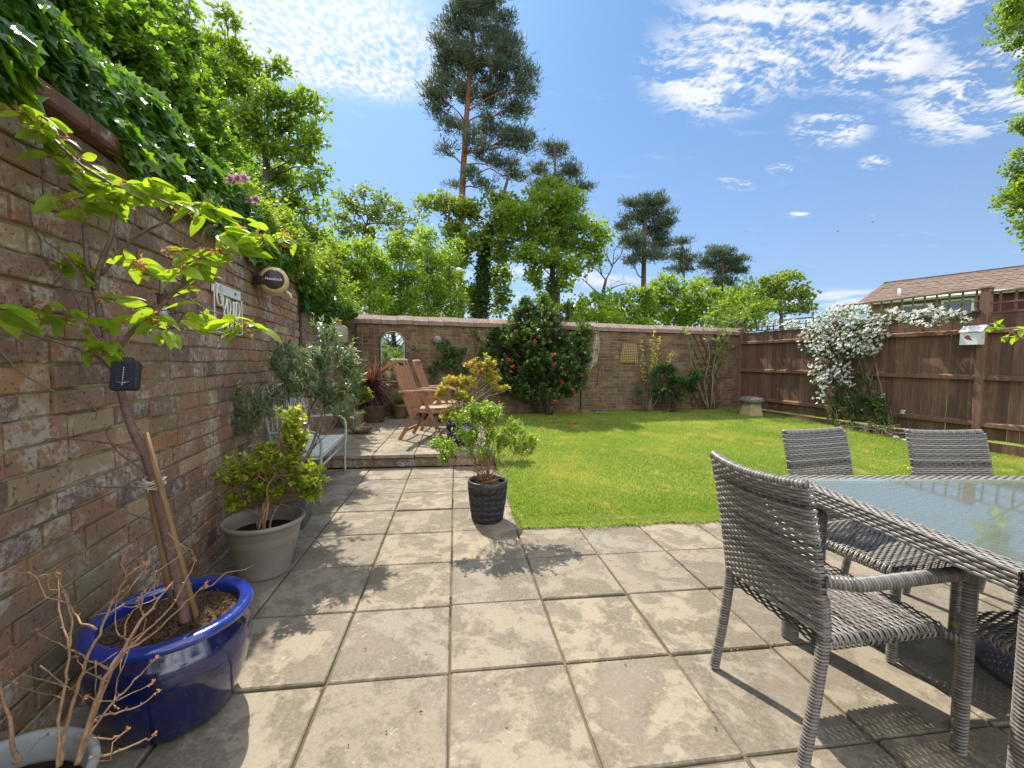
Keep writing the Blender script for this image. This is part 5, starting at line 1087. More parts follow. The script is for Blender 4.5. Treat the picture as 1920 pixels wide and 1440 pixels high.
tube(g, smooth_path([q0-v3(0, 0, .10), q0, q1+v3(0, 0, .0)+WN*.02, q1+WN*.10+v3(0, 0, .018), arm_end], 5), .007, 8); g.build('arm', M_BLACK, root, True)
be = arm_end-v3(0, 0, .13); root = empty('bottle_bell', be, 'sage green ceramic bottle bell with a brass neck hanging near the corner', 'bell')
g = G(); lathe(g, be, [(.105, -.245), (.108, -.24), (.108, -.08), (.098, -.055), (.07, -.035), (.036, -.025), (.034, -.02)], 28); g.build('body', M_SAGE, root, True)
g = G(); lathe(g, be, [(.034, -.03), (.034, .018), (.045, .02), (.045, .034), (.001, .036)], 20); g.build('neck', M_BRASS, root, True)
g = G(); tube(g, [be+v3(0, 0, .03), arm_end], .002, 5); g.build('cord', M_BLACK, root)
cr = q1+WN*.12+v3(0, 0, .0); root = empty('wind_chime', cr, 'small clear crystal wind chime hanging from the iron bracket', 'wind chime'); g = G()
for z, r_, dx in ((-.06, .014, 0), (-.16, .011, .02), (-.22, .012, .05), (-.27, .009, -.02)): lathe(g, cr+WN*dx+v3(0, 0, z), [(.001, .035), (r_*.4, .01), (r_, -.02), (.001, -.045)], 6)
g.build('crystals', m_glossy('crystal', (.75, .78, .8), .08, 0, .8, .6), root); g = G(); tube(g, [cr, cr-v3(0, 0, .27)], .0012, 4); g.build('thread', M_SILVER, root)
c = wlp(592, 662, .02); root = tag(None or G().add([[0, 0, 0]], np.zeros((0, 4), int)) and bpy.data.objects.new('wall_plaque', None), 'small pale engraved plaque on the left wall below the carved panel', 'plaque'); COL.objects.link(root); root.location = tuple(c)
g = G(); box(g, c, (.30, .012, .15), np.array([WD, WN, v3(0, 0, 1)]), .5, 0, .003); g.build('plate', simple('pale_slate', (.42, .42, .38), (.3, .3, .27), 14, .7, .3), root)
g = G(); box(g, c+WN*.007, (.24, .003, .010), np.array([WD, WN, v3(0, 0, 1)])); box(g, c+WN*.007-v3(0, 0, .03), (.18, .003, .008), np.array([WD, WN, v3(0, 0, 1)])); g.build('border', simple('engraved_line', (.22, .22, .2), (.18, .18, .16), 40, .8, .2), root)
c = wlp(507, 672, .02); g = G(); box(g, c, (.06, .03, .045), np.array([WD, WN, v3(0, 0, 1)]), .5, 0, .006); tube(g, smooth_path([c+v3(0, 0, .02), c+v3(0, 0, .05)+WD*.02, c+v3(0, 0, .02)+WD*.04]), .004, 6)
tag(g.build('wall_hook', M_CANE, None, True, origin=c), 'small straw coloured wall hook between the sign and the carved panel', 'hook')
g = G(); a_, b_ = wlp(452, 640, .02), wlp(520, 748, .05); P = wiggle(a_, b_, 12, .004, -.02); tube(g, P, .0016, 5); tag(g.build('garden_wire', M_GREYTWIG, None, origin=a_), 'straight pale garden wire slanting down the left wall to the bench', 'wire')
g = G(); pts = [(-4, 653), (30, 690), (60, 712), (100, 733), (125, 743), (158, 752), (170, 760), (181, 770)]; P = smooth_path([wlp(x, y, .02) for x, y in pts], 5); tube(g, P, .0022, 5); tag(g.build('garden_wire', M_GREYTWIG, None, origin=P[0]), 'loose bleached stem trailing down the left wall beside the solar lamp', 'wire')

# ================================================================== THINGS ON THE BACK WALL
mt = wbp(735, 622, .03); ml, mr_ = wbp(714, 660, .03), wbp(758, 660, .03); hw = ((mr_-ml) @ WN)/2; mc = (ml+mr_)/2; ztop = mt[2]; zbot = .78; zc_ = ztop-hw
root = empty('arched_mirror', v3(mc[0], mc[1], zbot), 'arched garden mirror reflecting greenery on the back wall', 'mirror')
def arch(hw_, zt, zb_, n=20): a = np.linspace(0, pi, n); return [(hw_*cos(t), zt-hw_+hw_*sin(t)) for t in a] + [(-hw_, zb_), (hw_, zb_)]
m0 = v3(mc[0], mc[1], 0); mtilt = -.05
def MP(u, z, off=0.): return m0 + WN*u + v3(0, 0, z) - WD*off
g = G(); A = arch(hw-.012, ztop-.012, zbot+.012); g.add([MP(u, z, .012+.03*(z-zbot)*0) for u, z in A], np.zeros((0, 4), int)); g.F.append((np.array([list(range(g.n))]), 0)); g.build('glass', M_MIRROR, root)
g = G(); A = arch(hw, ztop, zbot, 28); P = [MP(u, z, .018) for u, z in A+[A[0]]]; tube(g, P, .016, 8); g.build('frame', M_FRAME, root, True)
c = wbp(820, 637, .09); root = empty('hanging_ball', c, 'small silvery grey hanging ball on the back wall right of the mirror', 'ornament'); g = G()
for k in range(26): a = np.linspace(0, 2*pi, 18); X_, Y_, Z_ = frame_from(rdir(1)[0]); tube(g, c+(np.cos(a)[:, None]*X_+np.sin(a)[:, None]*Y_)*.075, .004, 4, cap=False)
lathe(g, c, [(.062*sin(t), .062*cos(t)) for t in np.linspace(.01, pi-.01, 10)], 16); g.build('ball', simple('grey_wicker', (.42, .40, .40), (.24, .22, .22), 60, .7, .3), root); g = G(); tube(g, [c+v3(0, 0, .07), c+v3(0, 0, .16)+WD*.07], .003, 5); g.build('hook', M_BLACK, root)
# leaf shaped ornament
a_ = wbp(1109, 690, .05); b_ = wbp(1118, 640, .05); root = empty('leaf_ornament', a_, 'cream metal leaf ornament beside the red flowering bush', 'ornament'); g = G(); ax_ = nrm(b_-a_); sd = WN
for k in range(15):
    t = k/14; p = a_+(b_-a_)*t; w_ = .115*math.sin(pi*min(1, .35+t*.62))**.6
    for s_ in (-1, 1): tube(g, smooth_path([p, p+sd*s_*w_*.6+ax_*.09, p+sd*s_*w_*1.0+ax_*.155-WD*0]), .0045, 5)
g.build('ribs', M_CREAMMETAL, root); g = G(); tube(g, smooth_path([wbp(1100, 712, .04), a_, (a_+b_)/2, b_+ax_*.1]), .005, 6); g.build('stem', M_CREAMMETAL, root)
# cane panel
c = wbp(1180, 662, .04); root = empty('cane_panel', c, 'tapering woven cane panel on the back wall left of the yellow flower spikes', 'ornament'); g = G(); h_ = .40
for k in range(12):
    z = -h_/2+h_*k/11; w_ = .16+.055*(1-k/11); tube(g, [c+WN*u+v3(0, 0, z)-WD*(.006*math.sin(u*60+k*pi)) for u in np.linspace(-w_, w_, 24)], .0075, 5)
for k in range(9): u = (k/8-.5)*2; tube(g, [c+WN*u*.215-v3(0, 0, h_/2), c+WN*u*.16+v3(0, 0, h_/2)], .006, 5)
g.build('weave', M_CANE, root); g = G(); box(g, c-v3(0, 0, .0)+WD*.03, (.36, .008, h_*.98), np.array([WN, -WD, v3(0, 0, 1)])); g.build('backing', M_BROWNP, root)
# diamond trellis and climber
root = empty('diamond_trellis', wbp(1330, 768, .03), 'dark expanding diamond trellis on the right end of the back wall', 'trellis'); g = G()
for k in range(-4, 5):
    for s_ in (-1, 1):
        u0 = k*.16; P0 = WB(8.05+u0, .18, .03+.008*s_); P1 = WB(8.05+u0+s_*.9, 1.95, .03+.008*s_)
        pts = [P0+(P1-P0)*t for t in np.linspace(0, 1, 30)]; pts = [p for p in pts if abs((p-CORNER) @ WN - 8.02) < .42]
        if len(pts) > 1: beam(g, pts[0], pts[-1], .022, .008, -WD)
g.build('lattice', M_BARK, root)
cl = empty('climbing_rose', WB(8.15, .12, .12), 'thin climber on the diamond trellis with long pale canes over the fence corner', 'climber'); gw, gl = G(), G(); st = []
def lyw(pts, off0, off1): return smooth_path([wbp(x, y, o_) for (x, y), o_ in zip(pts, np.linspace(off0, off1, len(pts)))], 4)
for pts in ([(1328, 770), (1322, 720), (1330, 660), (1318, 620), (1325, 596)], [(1332, 770), (1338, 700), (1350, 650), (1344, 610)], [(1340, 768), (1336, 700), (1345, 650), (1352, 600), (1372, 570)], [(1326, 768), (1312, 730), (1296, 680), (1290, 640), (1278, 616)]):
    P = lyw(pts, .10, .16); P += R.normal(0, .012, P.shape); tube(gw, P, np.linspace(.016, .006, len(P)), 6); st += list(P[len(P)//3:])
for pts in ([(1390, 600), (1372, 622), (1360, 640), (1340, 668)], [(1385, 598), (1360, 612), (1345, 630)], [(1362, 590), (1388, 606), (1402, 592), (1440, 583)]): P = lyw(pts, .35, .2); tube(gw, P, [.011, .005], 6)
st = np.array(st); sprigs(gl, gw, st[st[:, 2] > .9], 55, .22, 8, .06, T_simple(.36), lambda p: -WD*.6+WN*R.normal(0, .6)+v3(0, 0, R.uniform(-.2, .8)), (.2, .8), .003)
st2 = np.array([wbp(x, y, .2) for x, y in ((1372, 566), (1385, 575), (1362, 555), (1395, 560), (1370, 585), (1390, 590), (1350, 580), (1405, 575))]); sprigs(gl, gw, st2, 70, .26, 9, .065, T_simple(.36), lambda p: rdir(1, .5)[0], (.5, 1.), .003)
gw.build('stem', M_GREYTWIG, cl, True); gl.build('foliage', LF_LIGHT, cl)
# rose foliage on wall behind the teak chairs
c0 = WB(2.2, .12, .15); root = empty('climbing_rose', c0, 'leafy climbing rose on the back wall behind the teak chairs', 'climber')
B_ = [(wbp(x, y, .18), v3(rx, 16, ry)*9/F) for x, y, rx, ry in ((835, 660, 22, 14), (862, 668, 22, 12), (900, 652, 16, 18), (890, 635, 8, 12), (905, 672, 18, 14), (782, 662, 8, 10), (845, 690, 30, 18), (820, 705, 20, 16), (870, 700, 25, 20))]
bush(root, c0, B_, LF_CLEMLF, M_GREYTWIG, 12, 170, .16, 9, .055, T_simple(.38), .010, .003, tint=(.3, 1.), outer=.6)

# ================================================================== PLANTS OF THE GARDEN
def gpt(x, y, z=.12): q = gz(x, y, z); return q
# camellia
b0 = WB(3.98, .12, .42); root = empty('camellia_bush', b0, 'tall dark glossy camellia with red flowers against the back wall', 'bush'); D_ = ddep(b0)
B_ = [blob(*b, D_+q) for b, q in (((1010, 630, 62, 42), 0), ((965, 640, 38, 36), -.1), ((955, 690, 34, 34), 0), ((1010, 690, 60, 36), -.2), ((1065, 660, 40, 40), 0), ((1075, 705, 30, 28), -.1), ((1000, 590, 34, 22), 0), ((1040, 598, 34, 22), .1), ((1090, 632, 22, 28), 0), ((975, 598, 24, 18), 0), ((1040, 730, 36, 16), -.1), ((985, 715, 30, 14), -.2), ((1010, 572, 22, 10), .05), ((1050, 690, 34, 34), -.3), ((935, 665, 20, 22), 0), ((950, 715, 26, 14), -.1), ((1095, 670, 16, 28), 0), ((1000, 655, 30, 60), -.3), ((1000, 735, 34, 14), -.2), ((1060, 735, 30, 16), -.1), ((960, 730, 24, 12), -.1), ((1020, 745, 26, 10), -.3), ((930, 640, 14, 14), 0), ((1020, 560, 12, 6), 0), ((985, 575, 14, 10), 0), ((1065, 585, 16, 10), 0))]
bush(root, b0, B_, LF_CAM, M_BARK, 7, 2300, .15, 10, .066, T_simple(.38, .05), .030, .003, tint=(.0, .8), outer=.45, up=.4)
gb = G(); 
FLW = [(1037, 665), (1036, 683), (1090, 702), (1054, 717), (962, 687), (959, 698), (954, 674), (1003, 639), (1044, 752), (1076, 733)]
FLO = [(1016, 588), (1035, 607), (1058, 613), (1049, 634), (1032, 641), (964, 605), (988, 588), (991, 573), (965, 622), (1085, 610), (1098, 612), (930, 678), (942, 675), (1048, 588), (1012, 620), (1028, 596), (915, 638)]
def bloom(g, c, s, m=16, face=None):
    f_ = -_fw if face is None else face; D = rdir(m)+f_*.8; scatter(g, T_simple(.42, .15), np.repeat(c[None], m, 0)+R.normal(0, s*.1, (m, 3)), D, s*R.uniform(.6, 1., m), R.rand(m), up=np.tile(f_, (m, 1)))
for k, (x, y) in enumerate(FLW+FLO):
    gb = G(); q = dep(x, y, D_-1.05+R.uniform(-.05, .1)-(.0 if y > 600 else -.5)); bloom(gb, q, .044 if k < len(FLW) else .026, 12); o = gb.build('flower', LF_RED if k < len(FLW) else LF_RUST, root)
for k, (x, y) in enumerate([(1035, 793), (1066, 793), (1079, 794), (1122, 792), (1090, 779), (966, 781), (978, 781), (1015, 806), (1032, 778), (1050, 783), (1052, 775), (945, 781), (1062, 773)]):
    flab = ['large fallen crimson bloom straight in front of the camellia trunk', 'fallen bloom just left of a close pair on the grass right of the trunk', 'right hand bloom of the close pair lying on the grass right of the trunk', 'fallen bloom lying farthest right, at the edge of the bush shadow', 'fallen bloom close to the wall on the right of the camellia', 'left bloom of the pair lying left of the camellia trunk', 'right bloom of the pair lying left of the camellia trunk', 'fallen bloom nearest to the camera, in front of the bush shadow', 'small petal patch close beside the right of the camellia trunk', 'small petal patch between the trunk and the close pair of blooms', 'tiny petal patch near the wall base under the middle of the bush', 'fallen petals lying farthest left under the camellia', 'tiny petal patch at the wall base, right of the other tiny patch'][k]
    q = gz(x, y, .115); q[2] = float(lawn_z(q[0], q[1]))+.018; g = G(); m = 9 if k < 9 else 5; s = .055 if k < 6 else .035
    scatter(g, T_simple(.45, .1), np.repeat(q[None], m, 0)+R.normal(0, .012, (m, 3))*v3(1, 1, .2), rdir(m)*v3(1, 1, .3)+v3(0, 0, .15), s*R.uniform(.6, 1, m), R.rand(m))
    tag(g.build('fallen_bloom', LF_RED, None, origin=q), flab, 'petals', 'fallen blooms on the lawn')
# verbascum-like yellow spikes
b0 = gz(1216, 772, .12); b0[2] = .11; root = empty('yellow_flowering_shrub', b0, 'tall thin stems with small yellow flowers against the back wall', 'shrub'); D_ = ddep(b0); gw, gl, gy = G(), G(), G()
for pts in ([(1214, 772), (1208, 735), (1206, 690), (1203, 638)], [(1216, 772), (1220, 720), (1224, 670), (1228, 622)], [(1217, 772), (1226, 710), (1232, 665), (1236, 634)], [(1218, 772), (1235, 745), (1246, 710), (1254, 680), (1259, 662)], [(1215, 772), (1214, 720), (1222, 680), (1222, 640)], [(1216, 772), (1222, 745), (1240, 730), (1252, 722)]):
    P = smooth_path([dep(x, y, D_-R.uniform(0, .15)) for x, y in pts], 6); P += R.normal(0, .006, P.shape); tube(gw, P, np.linspace(.009, .003, len(P)), 5); h = len(P)
    for i in range(h//2, h):
        for k in range(5): q = P[i]+R.normal(0, .022, 3); scatter(gy, T_simple(.45), np.repeat(q[None], 3, 0), rdir(3), np.full(3, .026), R.rand(3))
    for i in range(4, h//2+3): m = 3; scatter(gl, T_simple(.3), np.repeat(P[i][None], m, 0), rdir(m, .3), .06*R.uniform(.6, 1.2, m), R.rand(m))
gw.build('stem', M_GREYTWIG, root, True); gl.build('foliage', LF_LIGHT, root); gy.build('blossom', LF_YEL, root)
b0 = gz(1262, 773, .12); b0[2] = .11; root = empty('rhododendron', b0, 'low dark green rhododendron in front of the back wall', 'shrub'); D_ = ddep(b0)
B_ = [blob(*b, D_-.1) for b in ((1245, 715, 26, 20), (1275, 725, 28, 18), (1300, 715, 18, 16), (1262, 748, 26, 14), (1300, 735, 16, 10), (1230, 738, 16, 10), (1210, 742, 12, 6), (1250, 700, 16, 8))]
bush(root, b0, B_, LF_RHODO, M_BARK, 9, 150, .16, 10, .12, T_simple(.17), .014, .004, tint=(.1, .9), outer=.6, spread=1.3)
b0 = gz(1168, 770, .11); b0[2] = .115; root = empty('garden_weed', b0, 'small leafy weed at the foot of the back wall', 'plant'); g = G(); n = 30; scatter(g, T_simple(.25), np.repeat(b0[None], n, 0), rdir(n, .8), .13*R.uniform(.5, 1.1, n), R.rand(n)); g.build('foliage', LF_LIGHT, root); g = G(); tube(g, [b0, b0+v3(.01, 0, .08)], .005, 5); g.build('stem', M_GREYTWIG, root)
b0 = gz(1735, 890, .0); b0[2] = .02; root = empty('yellow_flower_clump', b0, 'small clump of yellow flowers on the lawn behind the rattan chairs', 'plant'); gl, gy = G(), G()
n = 70; Q = b0+R.normal(0, 1, (n, 3))*v3(.10, .06, 0); scatter(gl, T_simple(.3), Q, rdir(n, 1.), .07*R.uniform(.6, 1.2, n), R.rand(n)); gl.build('foliage', LF_LIGHT, root)
n = 60; Q = b0+R.normal(0, 1, (n, 3))*v3(.10, .06, .012)+v3(0, 0, .07); scatter(gy, T_simple(.45), Q, rdir(n, .3), .028*R.uniform(.6, 1.2, n), R.rand(n)); gy.build('blossom', LF_YEL, root)
# cordyline, choisya, little fern and their pots on the raised patio
rz = lambda q: float(raised_z(q[1]))
c = v3(-1.44, 6.12, 0); c[2] = rz(c); pot('stone_pot', c, [(.001, .003), (.18, .003), (.20, .02), (.22, .24), (.23, .25), (.235, .30), (.21, .30), (.20, .22)], M_DARKTERRA, 'wide mossy stone pot holding the red cordyline', 'pot', soilr=.2, soilz=.26, soilm=M_DARKSOIL, n=32)
root = empty('cordyline', c+v3(0, 0, .25), 'spiky red and orange cordyline below the arched mirror', 'plant'); D_ = ddep(c); hd = dep(697, 722, D_-.05); gw, gl = G(), G(); tube(gw, smooth_path([c+v3(0, 0, .25), (c+hd)/2+v3(0, 0, .12), hd]), [.035, .03], 8)
n = 260; k7 = 6; VT, FT = T_long(.017, .30, 7, .3, .0); A = rdir(n, .25)
sc_ = .56*R.uniform(.75, 1.15, n); tn = np.clip(.25+.6*np.clip(A[:, 2], 0, 1)+R.normal(0, .15, n), 0, 1)
scatter(gl, (VT, FT), np.repeat(hd[None], n, 0)+A*.03, A, sc_, tn, roll=.25)
n = 60; A = rdir(n, -1.1); scatter(gl, T_long(.03, .15, 6, .3, 0.), np.repeat((hd-v3(0, 0, .05))[None], n, 0), A, .55*R.uniform(.8, 1.1, n), R.uniform(0, .35, n), roll=.25)
gw.build('stem', M_BARK, root, True); gl.build('leaves', LF_CORD, root)
c = v3(-1.60, 5.42, 0); c[2] = rz(c); pot('terracotta_pot', c, [(.001, .003), (.13, .003), (.14, .02), (.165, .22), (.172, .225), (.176, .27), (.155, .27), (.15, .2)], M_TERRA, 'buff terracotta pot behind the far arm of the metal bench', 'pot', soilr=.15, soilz=.235, soilm=M_DARKSOIL, n=36)
root = empty('choisya_shrub', c+v3(0, 0, .23), 'fresh green upright shrub in the buff terracotta pot', 'shrub'); D_ = ddep(c); B_ = [blob(*b, D_) for b in ((655, 705, 24, 18), (672, 715, 18, 20), (645, 730, 22, 24), (672, 740, 16, 18), (658, 690, 14, 10), (682, 745, 8, 14))]
bush(root, c+v3(0, 0, .23), B_, LF_LIGHT, M_TWIG, 9, 170, .11, 10, .055, T_simple(.28), .007, .002, tint=(.2, 1.), outer=.6)
c = v3(-1.03, 6.62, 0); c[2] = rz(c); pot('stone_pot', c, [(.001, .003), (.12, .003), (.14, .05), (.155, .22), (.17, .23), (.17, .27), (.15, .27), (.14, .2)], M_DARKTERRA, 'small mossy stone pot with a fern in the shade under the mirror', 'pot', soilr=.15, soilz=.235, soilm=M_DARKSOIL, n=32)
root = empty('fern', c+v3(0, 0, .24), 'shaded green fern in the small mossy stone pot', 'plant'); gl = G(); gw = G()
for k in range(26):
    d = nrm(rdir(1, .9)[0]); P = smooth_path([c+v3(0, 0, .24), c+v3(0, 0, .24)+d*.16+v3(0, 0, .05), c+v3(0, 0, .24)+d*.32-v3(0, 0, .02)], 5); tube(gw, P, .003, 4)
    for s_ in (-1, 1): X_ = nrm(np.cross(d, v3(0, 0, 1)))*s_; m = len(P)-1; scatter(gl, T_simple(.25), P[1:], np.tile(X_+d*.5, (m, 1)), .06*np.linspace(1.1, .4, m), R.rand(m), roll=.1)
gl.build('fronds', LF_LIGHT, root); gw.build('stem', M_GREYTWIG, root)
# shallow mossy saucer
c = gz(676, 812, .13); c[2] = rz(c); g = G(); lathe(g, c, [(.001, .01), (.10, .0), (.14, .06), (.17, .10), (.165, .105), (.13, .07), (.001, .05)], 24, wob=.03); root = empty('shallow_bowl', c, 'shallow mossy stone bowl beyond the far end of the bench', 'bowl'); g.build('body', M_DARKTERRA, root, True); g = G(); n = 120; a = R.rand(n)*2*pi; q = .12*np.sqrt(R.rand(n)); scatter(g, T_diam(.3), np.stack([c[0]+q*np.cos(a), c[1]+q*np.sin(a), np.full(n, c[2]+.065)], -1), rdir(n, 1), .03*R.uniform(.5, 1.2, n), R.rand(n)); g.build('moss_growth', LF_OAK, root)
# blue pots on the raised patio + pieris
def bluepot(c, s, lab): 
    return pot('glazed_pot', c, [(.001, .003), (.14*s, .003), (.17*s, .05*s), (.20*s, .16*s), (.20*s, .25*s), (.175*s, .29*s), (.195*s, .30*s), (.2*s, .325*s), (.165*s, .325*s), (.16*s, .27*s)], M_GLAZE, lab, 'pot', soilr=.163*s, soilz=.285*s, soilm=M_DARKSOIL, n=40)
c1 = v3(.10, 3.80, 0); c1[2] = rz(c1); bluepot(c1, .98, 'blue glazed pot with the yellow pieris at the lawn side of the raised patio')
root = empty('pieris_shrub', c1+v3(0, 0, .30), 'yellow and orange tipped pieris in the blue pot on the raised patio', 'shrub'); D_ = ddep(c1)
B_ = [blob(*b, D_+q) for b, q in (((850, 722, 26, 12), 0), ((875, 725, 24, 16), .05), ((835, 742, 16, 14), -.1), ((868, 752, 24, 14), -.1), ((902, 700, 22, 14), .1), ((920, 715, 16, 14), .1), ((885, 690, 14, 10), .1), ((908, 678, 12, 8), .1), ((940, 732, 14, 7), .1), ((850, 778, 18, 12), -.2), ((915, 690, 18, 10), .1), ((925, 730, 12, 9), 0), ((838, 790, 10, 10), -.2))]
bush(root, c1+v3(0, 0, .28), B_, LF_PIERIS, M_GREYTWIG, 12, 460, .07, 12, .046, T_simple(.22), .011, .0022, tint=(.1, 1.), outer=.6, up=.9, stem_to=.9)
c = v3(-.12, 6.0, 0); c[2] = rz(c); bluepot(c, 1.05, 'blue glazed pot in the shade behind the teak chairs')
c = v3(-.50, 6.45, 0); c[2] = rz(c); bluepot(c, .9, 'smaller blue glazed pot against the back wall, seen between the teak chair legs')
# low shrub by the far teak chair is hidden; staddle stone
c = gz(1408, 779, .11); c[2] = float(lawn_z(c[0], c[1]))-.005; root = empty('staddle_stone', c, 'mushroom shaped staddle stone at the foot of the fence', 'staddle stone'); g = G(); ax_ = np.array([WN, WD, v3(0, 0, 1)])
P = []
for z, w_ in ((0, .155), (.02, .157), (.27, .118), (.285, .115)): P += [c + WN*a*w_ + WD*b*w_ + v3(0, 0, z) for a, b in ((-1, -1), (1, -1), (1, 1), (-1, 1))]
g.add(P, [(k*4+i, k*4+(i+1) % 4, k*4+4+(i+1) % 4, k*4+4+i) for k in range(3) for i in range(4)] + [(12, 13, 14, 15)]); g.build('base', M_STONE, root)
g = G(); lathe(g, c, [(.001, .282), (.17, .282), (.235, .30), (.252, .33), (.235, .375), (.17, .405), (.09, .42), (.001, .425)], 36, wob=.03); g.build('cap', M_LICHEN, root, True)
# nest box on the post
c = WF(4.37, 1.63, .12); root = empty('nest_box', c, 'small white bird nest box with a pitched roof on the fence post', 'nest box'); g = G(); B1 = nrm(-FDR*.35-WN*.9); B2 = v3(B1[1], -B1[0], 0); bx = np.array([-WN, FDR, v3(0, 0, 1)])*v3(1.15, 1.5, 1.15)[:, None]
V = [c+bx[0]*a+bx[1]*b+bx[2]*d for b in (-.06, .07) for a, d in ((-.085, -.09), (.085, -.09), (.085, .055), (0, .125), (-.085, .055))]
g.add(V, [(0, 1, 6, 5), (1, 2, 7, 6), (4, 0, 5, 9)]); n0 = g.n-10; g.F.append((np.array([[n0+i for i in (4, 3, 2, 1, 0)], [n0+i for i in (5, 6, 7, 8, 9)]]), 0)); g.build('body', M_WHITE, root)
g = G()
for s_ in (-1, 1): beam(g, c+bx[0]*s_*.052+bx[2]*.101-bx[1]*.07, c+bx[0]*s_*.052+bx[2]*.101+bx[1]*.10, .135, .012, nrm(v3(0, 0, 1)*.82+bx[0]*s_*.62))
g.build('roof', M_WHITE, root)
g = G(); hc_ = c+bx[1]*.0715; lathe(g, hc_, [(.018, 0), (.001, .001)], 16, ax=np.array([nrm(bx[0]), nrm(bx[2]), nrm(bx[1])])*.5); g.build('entrance_hole', M_BLACK, root)
g = G(); q = c+bx[0]*.0866+bx[1]*.0
def flat(g, q, pts, mat=0): 
    g.add([q+bx[1]*a+bx[2]*b for a, b in pts], np.zeros((0, 4), int), .5, mat); g.F.append((np.array([[g.n-len(pts)+i for i in range(len(pts))]]), mat))
q2 = c+bx[0]*.0866; q3 = c+bx[1]*.0716-bx[0]*.045-v3(0, 0, .02)
m_rd = simple('painted_red_motif', (.45, .08, .06), (.4, .06, .05), 60, .6, .3); m_nv = simple('painted_navy_motif', (.05, .06, .12), (.04, .05, .1), 60, .6, .3)
flat(g, q, [(-.03, .0), (-.01, -.028), (.01, -.02), (.014, .012), (-.006, .026)]); flat(g, q+bx[0]*.0012, [(-.012, -.018), (.036, -.040), (.03, -.028), (.012, .0)], 1); g.build('bird_motif', [m_rd, m_nv], root)
# dark floodlight above the nest box
c = WF(4.38, 1.98, .11); root = empty('post_lamp', c, 'small black round lamp on the fence post above the nest box', 'lamp'); g = G(); lathe(g, c, [(.001, .05), (.03, .045), (.045, .02), (.045, -.01), (.03, -.02), (.001, -.02)], 18); g.build('housing', M_BLACK, root, True); g = G(); tube(g, [c+bx[1]*.0, c-bx[1]*.05], .012, 8); g.build('bracket', M_BLACK, root, True)
# montana clematis on the fence
b0 = WF(2.75, .10, .15); root = empty('clematis', b0, 'white flowering clematis montana draped over the fence trellis', 'climber'); gw, gl, gf = G(), G(), G()
def FB(x, y, rx, ry, off=.16, dz=.16): c = wfp(x, y, off); d = ddep(c); return c, d, rx, ry, dz
CB = [(1590, 592, 34, 24), (1560, 602, 34, 28), (1535, 622, 30, 28), (1620, 606, 34, 28), (1570, 640, 38, 32), (1610, 645, 34, 30), (1545, 665, 26, 32), (1540, 700, 18, 22), (1555, 715, 20, 18), (1580, 690, 24, 26), (1650, 625, 26, 20), (1640, 655, 22, 18), (1600, 580, 26, 10), (1520, 640, 14, 26), (1628, 580, 14, 8), (1500, 610, 24, 12), (1480, 606, 20, 10), (1455, 604, 16, 8), (1425, 608, 14, 8), (1545, 745, 8, 14), (1600, 715, 14, 14),
      (1680, 588, 18, 10), (1700, 600, 22, 10), (1735, 590, 20, 10), (1760, 585, 18, 12), (1775, 600, 18, 10), (1800, 590, 16, 10), (1812, 602, 12, 7), (1660, 600, 18, 14), (1720, 608, 24, 6), (1750, 612, 16, 5)]
for x, y, rx, ry in CB:
    c, d, *_ = FB(x, y, rx, ry); depth_ = .20 if x < 1670 else .09; n = int(rx*ry/(6.2 if x < 1670 else 6.0)); q = in_ell(c-WN*(depth_*.4), v3(rx*d/F, depth_, ry*d/F), n, .5)
    off = (FC-q) @ WN; q = q + np.where(off < .05, (off-.05), 0)[:, None]*WN
    D = rdir(n, .1); scatter(gl, T_simple(.34), q, D, .055*R.uniform(.6, 1.2, n), R.rand(n))
    m = int(n*.62); qq = q[:m] - WN*.035*R.rand(m)[:, None] + v3(0, 0, .02); fd = nrm(-WN*.8+v3(0, 0, .55)+R.normal(0, .35, (m, 3)))
    for k in range(4):
        a = k*pi/2+.3; X_ = nrm(np.cross(fd, v3(0, 0, 1))); Y_ = np.cross(X_, fd); Dp = X_*cos(a)+Y_*sin(a)+fd*.12
        scatter(gf, (np.array([(-.08, 0, 0), (.08, 0, 0), (.34, .5, .04), (.26, .9, 0), (0, 1, -.03), (-.26, .9, 0), (-.34, .5, .04)]), np.array([(0, 1, 2, 3, 4, 5, 6)])), qq, Dp, .030*R.uniform(.8, 1.25, m), R.rand(m), up=fd, roll=.12)
for x, y in ((1655, 742), (1652, 772), (1692, 772), (1540, 742), (1543, 752), (1650, 765), (1605, 770)):
    c = wfp(x, y, .14); 
    for k in range(4):
        a = k*pi/2+R.rand(); fd = nrm(-WN+v3(0, 0, .3)); X_ = nrm(np.cross(fd, v3(0, 0, 1))); Y_ = np.cross(X_, fd); scatter(gf, T_simple(.42), c[None], (X_*cos(a)+Y_*sin(a))[None], np.array([.05]), np.array([.8]), up=fd[None], roll=.05)
st = []
for k in range(24):
    x0, y0 = R.uniform(1575, 1680), R.uniform(796, 812); x1, y1 = R.uniform(1530, 1640), R.uniform(600, 720); a_ = wfp(x0, y0, .16+R.rand()*.14); a_[2] = max(a_[2], .06)
    P = smooth_path([a_, wfp(x0-R.uniform(0, 30), y0-45, .12+R.rand()*.1), wfp((x0+x1)/2, (y0+y1)/2, .10+R.rand()*.1), wfp(x1, y1, .12)], 5); P += R.normal(0, .010, P.shape); tube(gw, P, R.uniform(.003, .008), 5, cap=False); st += list(P)
for k in range(60):
    x0, y0 = R.uniform(1590, 1690), R.uniform(795, 818); a_ = wfp(x0, y0, .12+R.rand()*.35); a_[2] = .08+.1*R.rand(); b_ = a_+rdir(1, .1)[0]*v3(.35, .35, .12); tube(gw, smooth_path(wiggle(a_, b_, 5, .12, .1)), .0035, 4, cap=False)
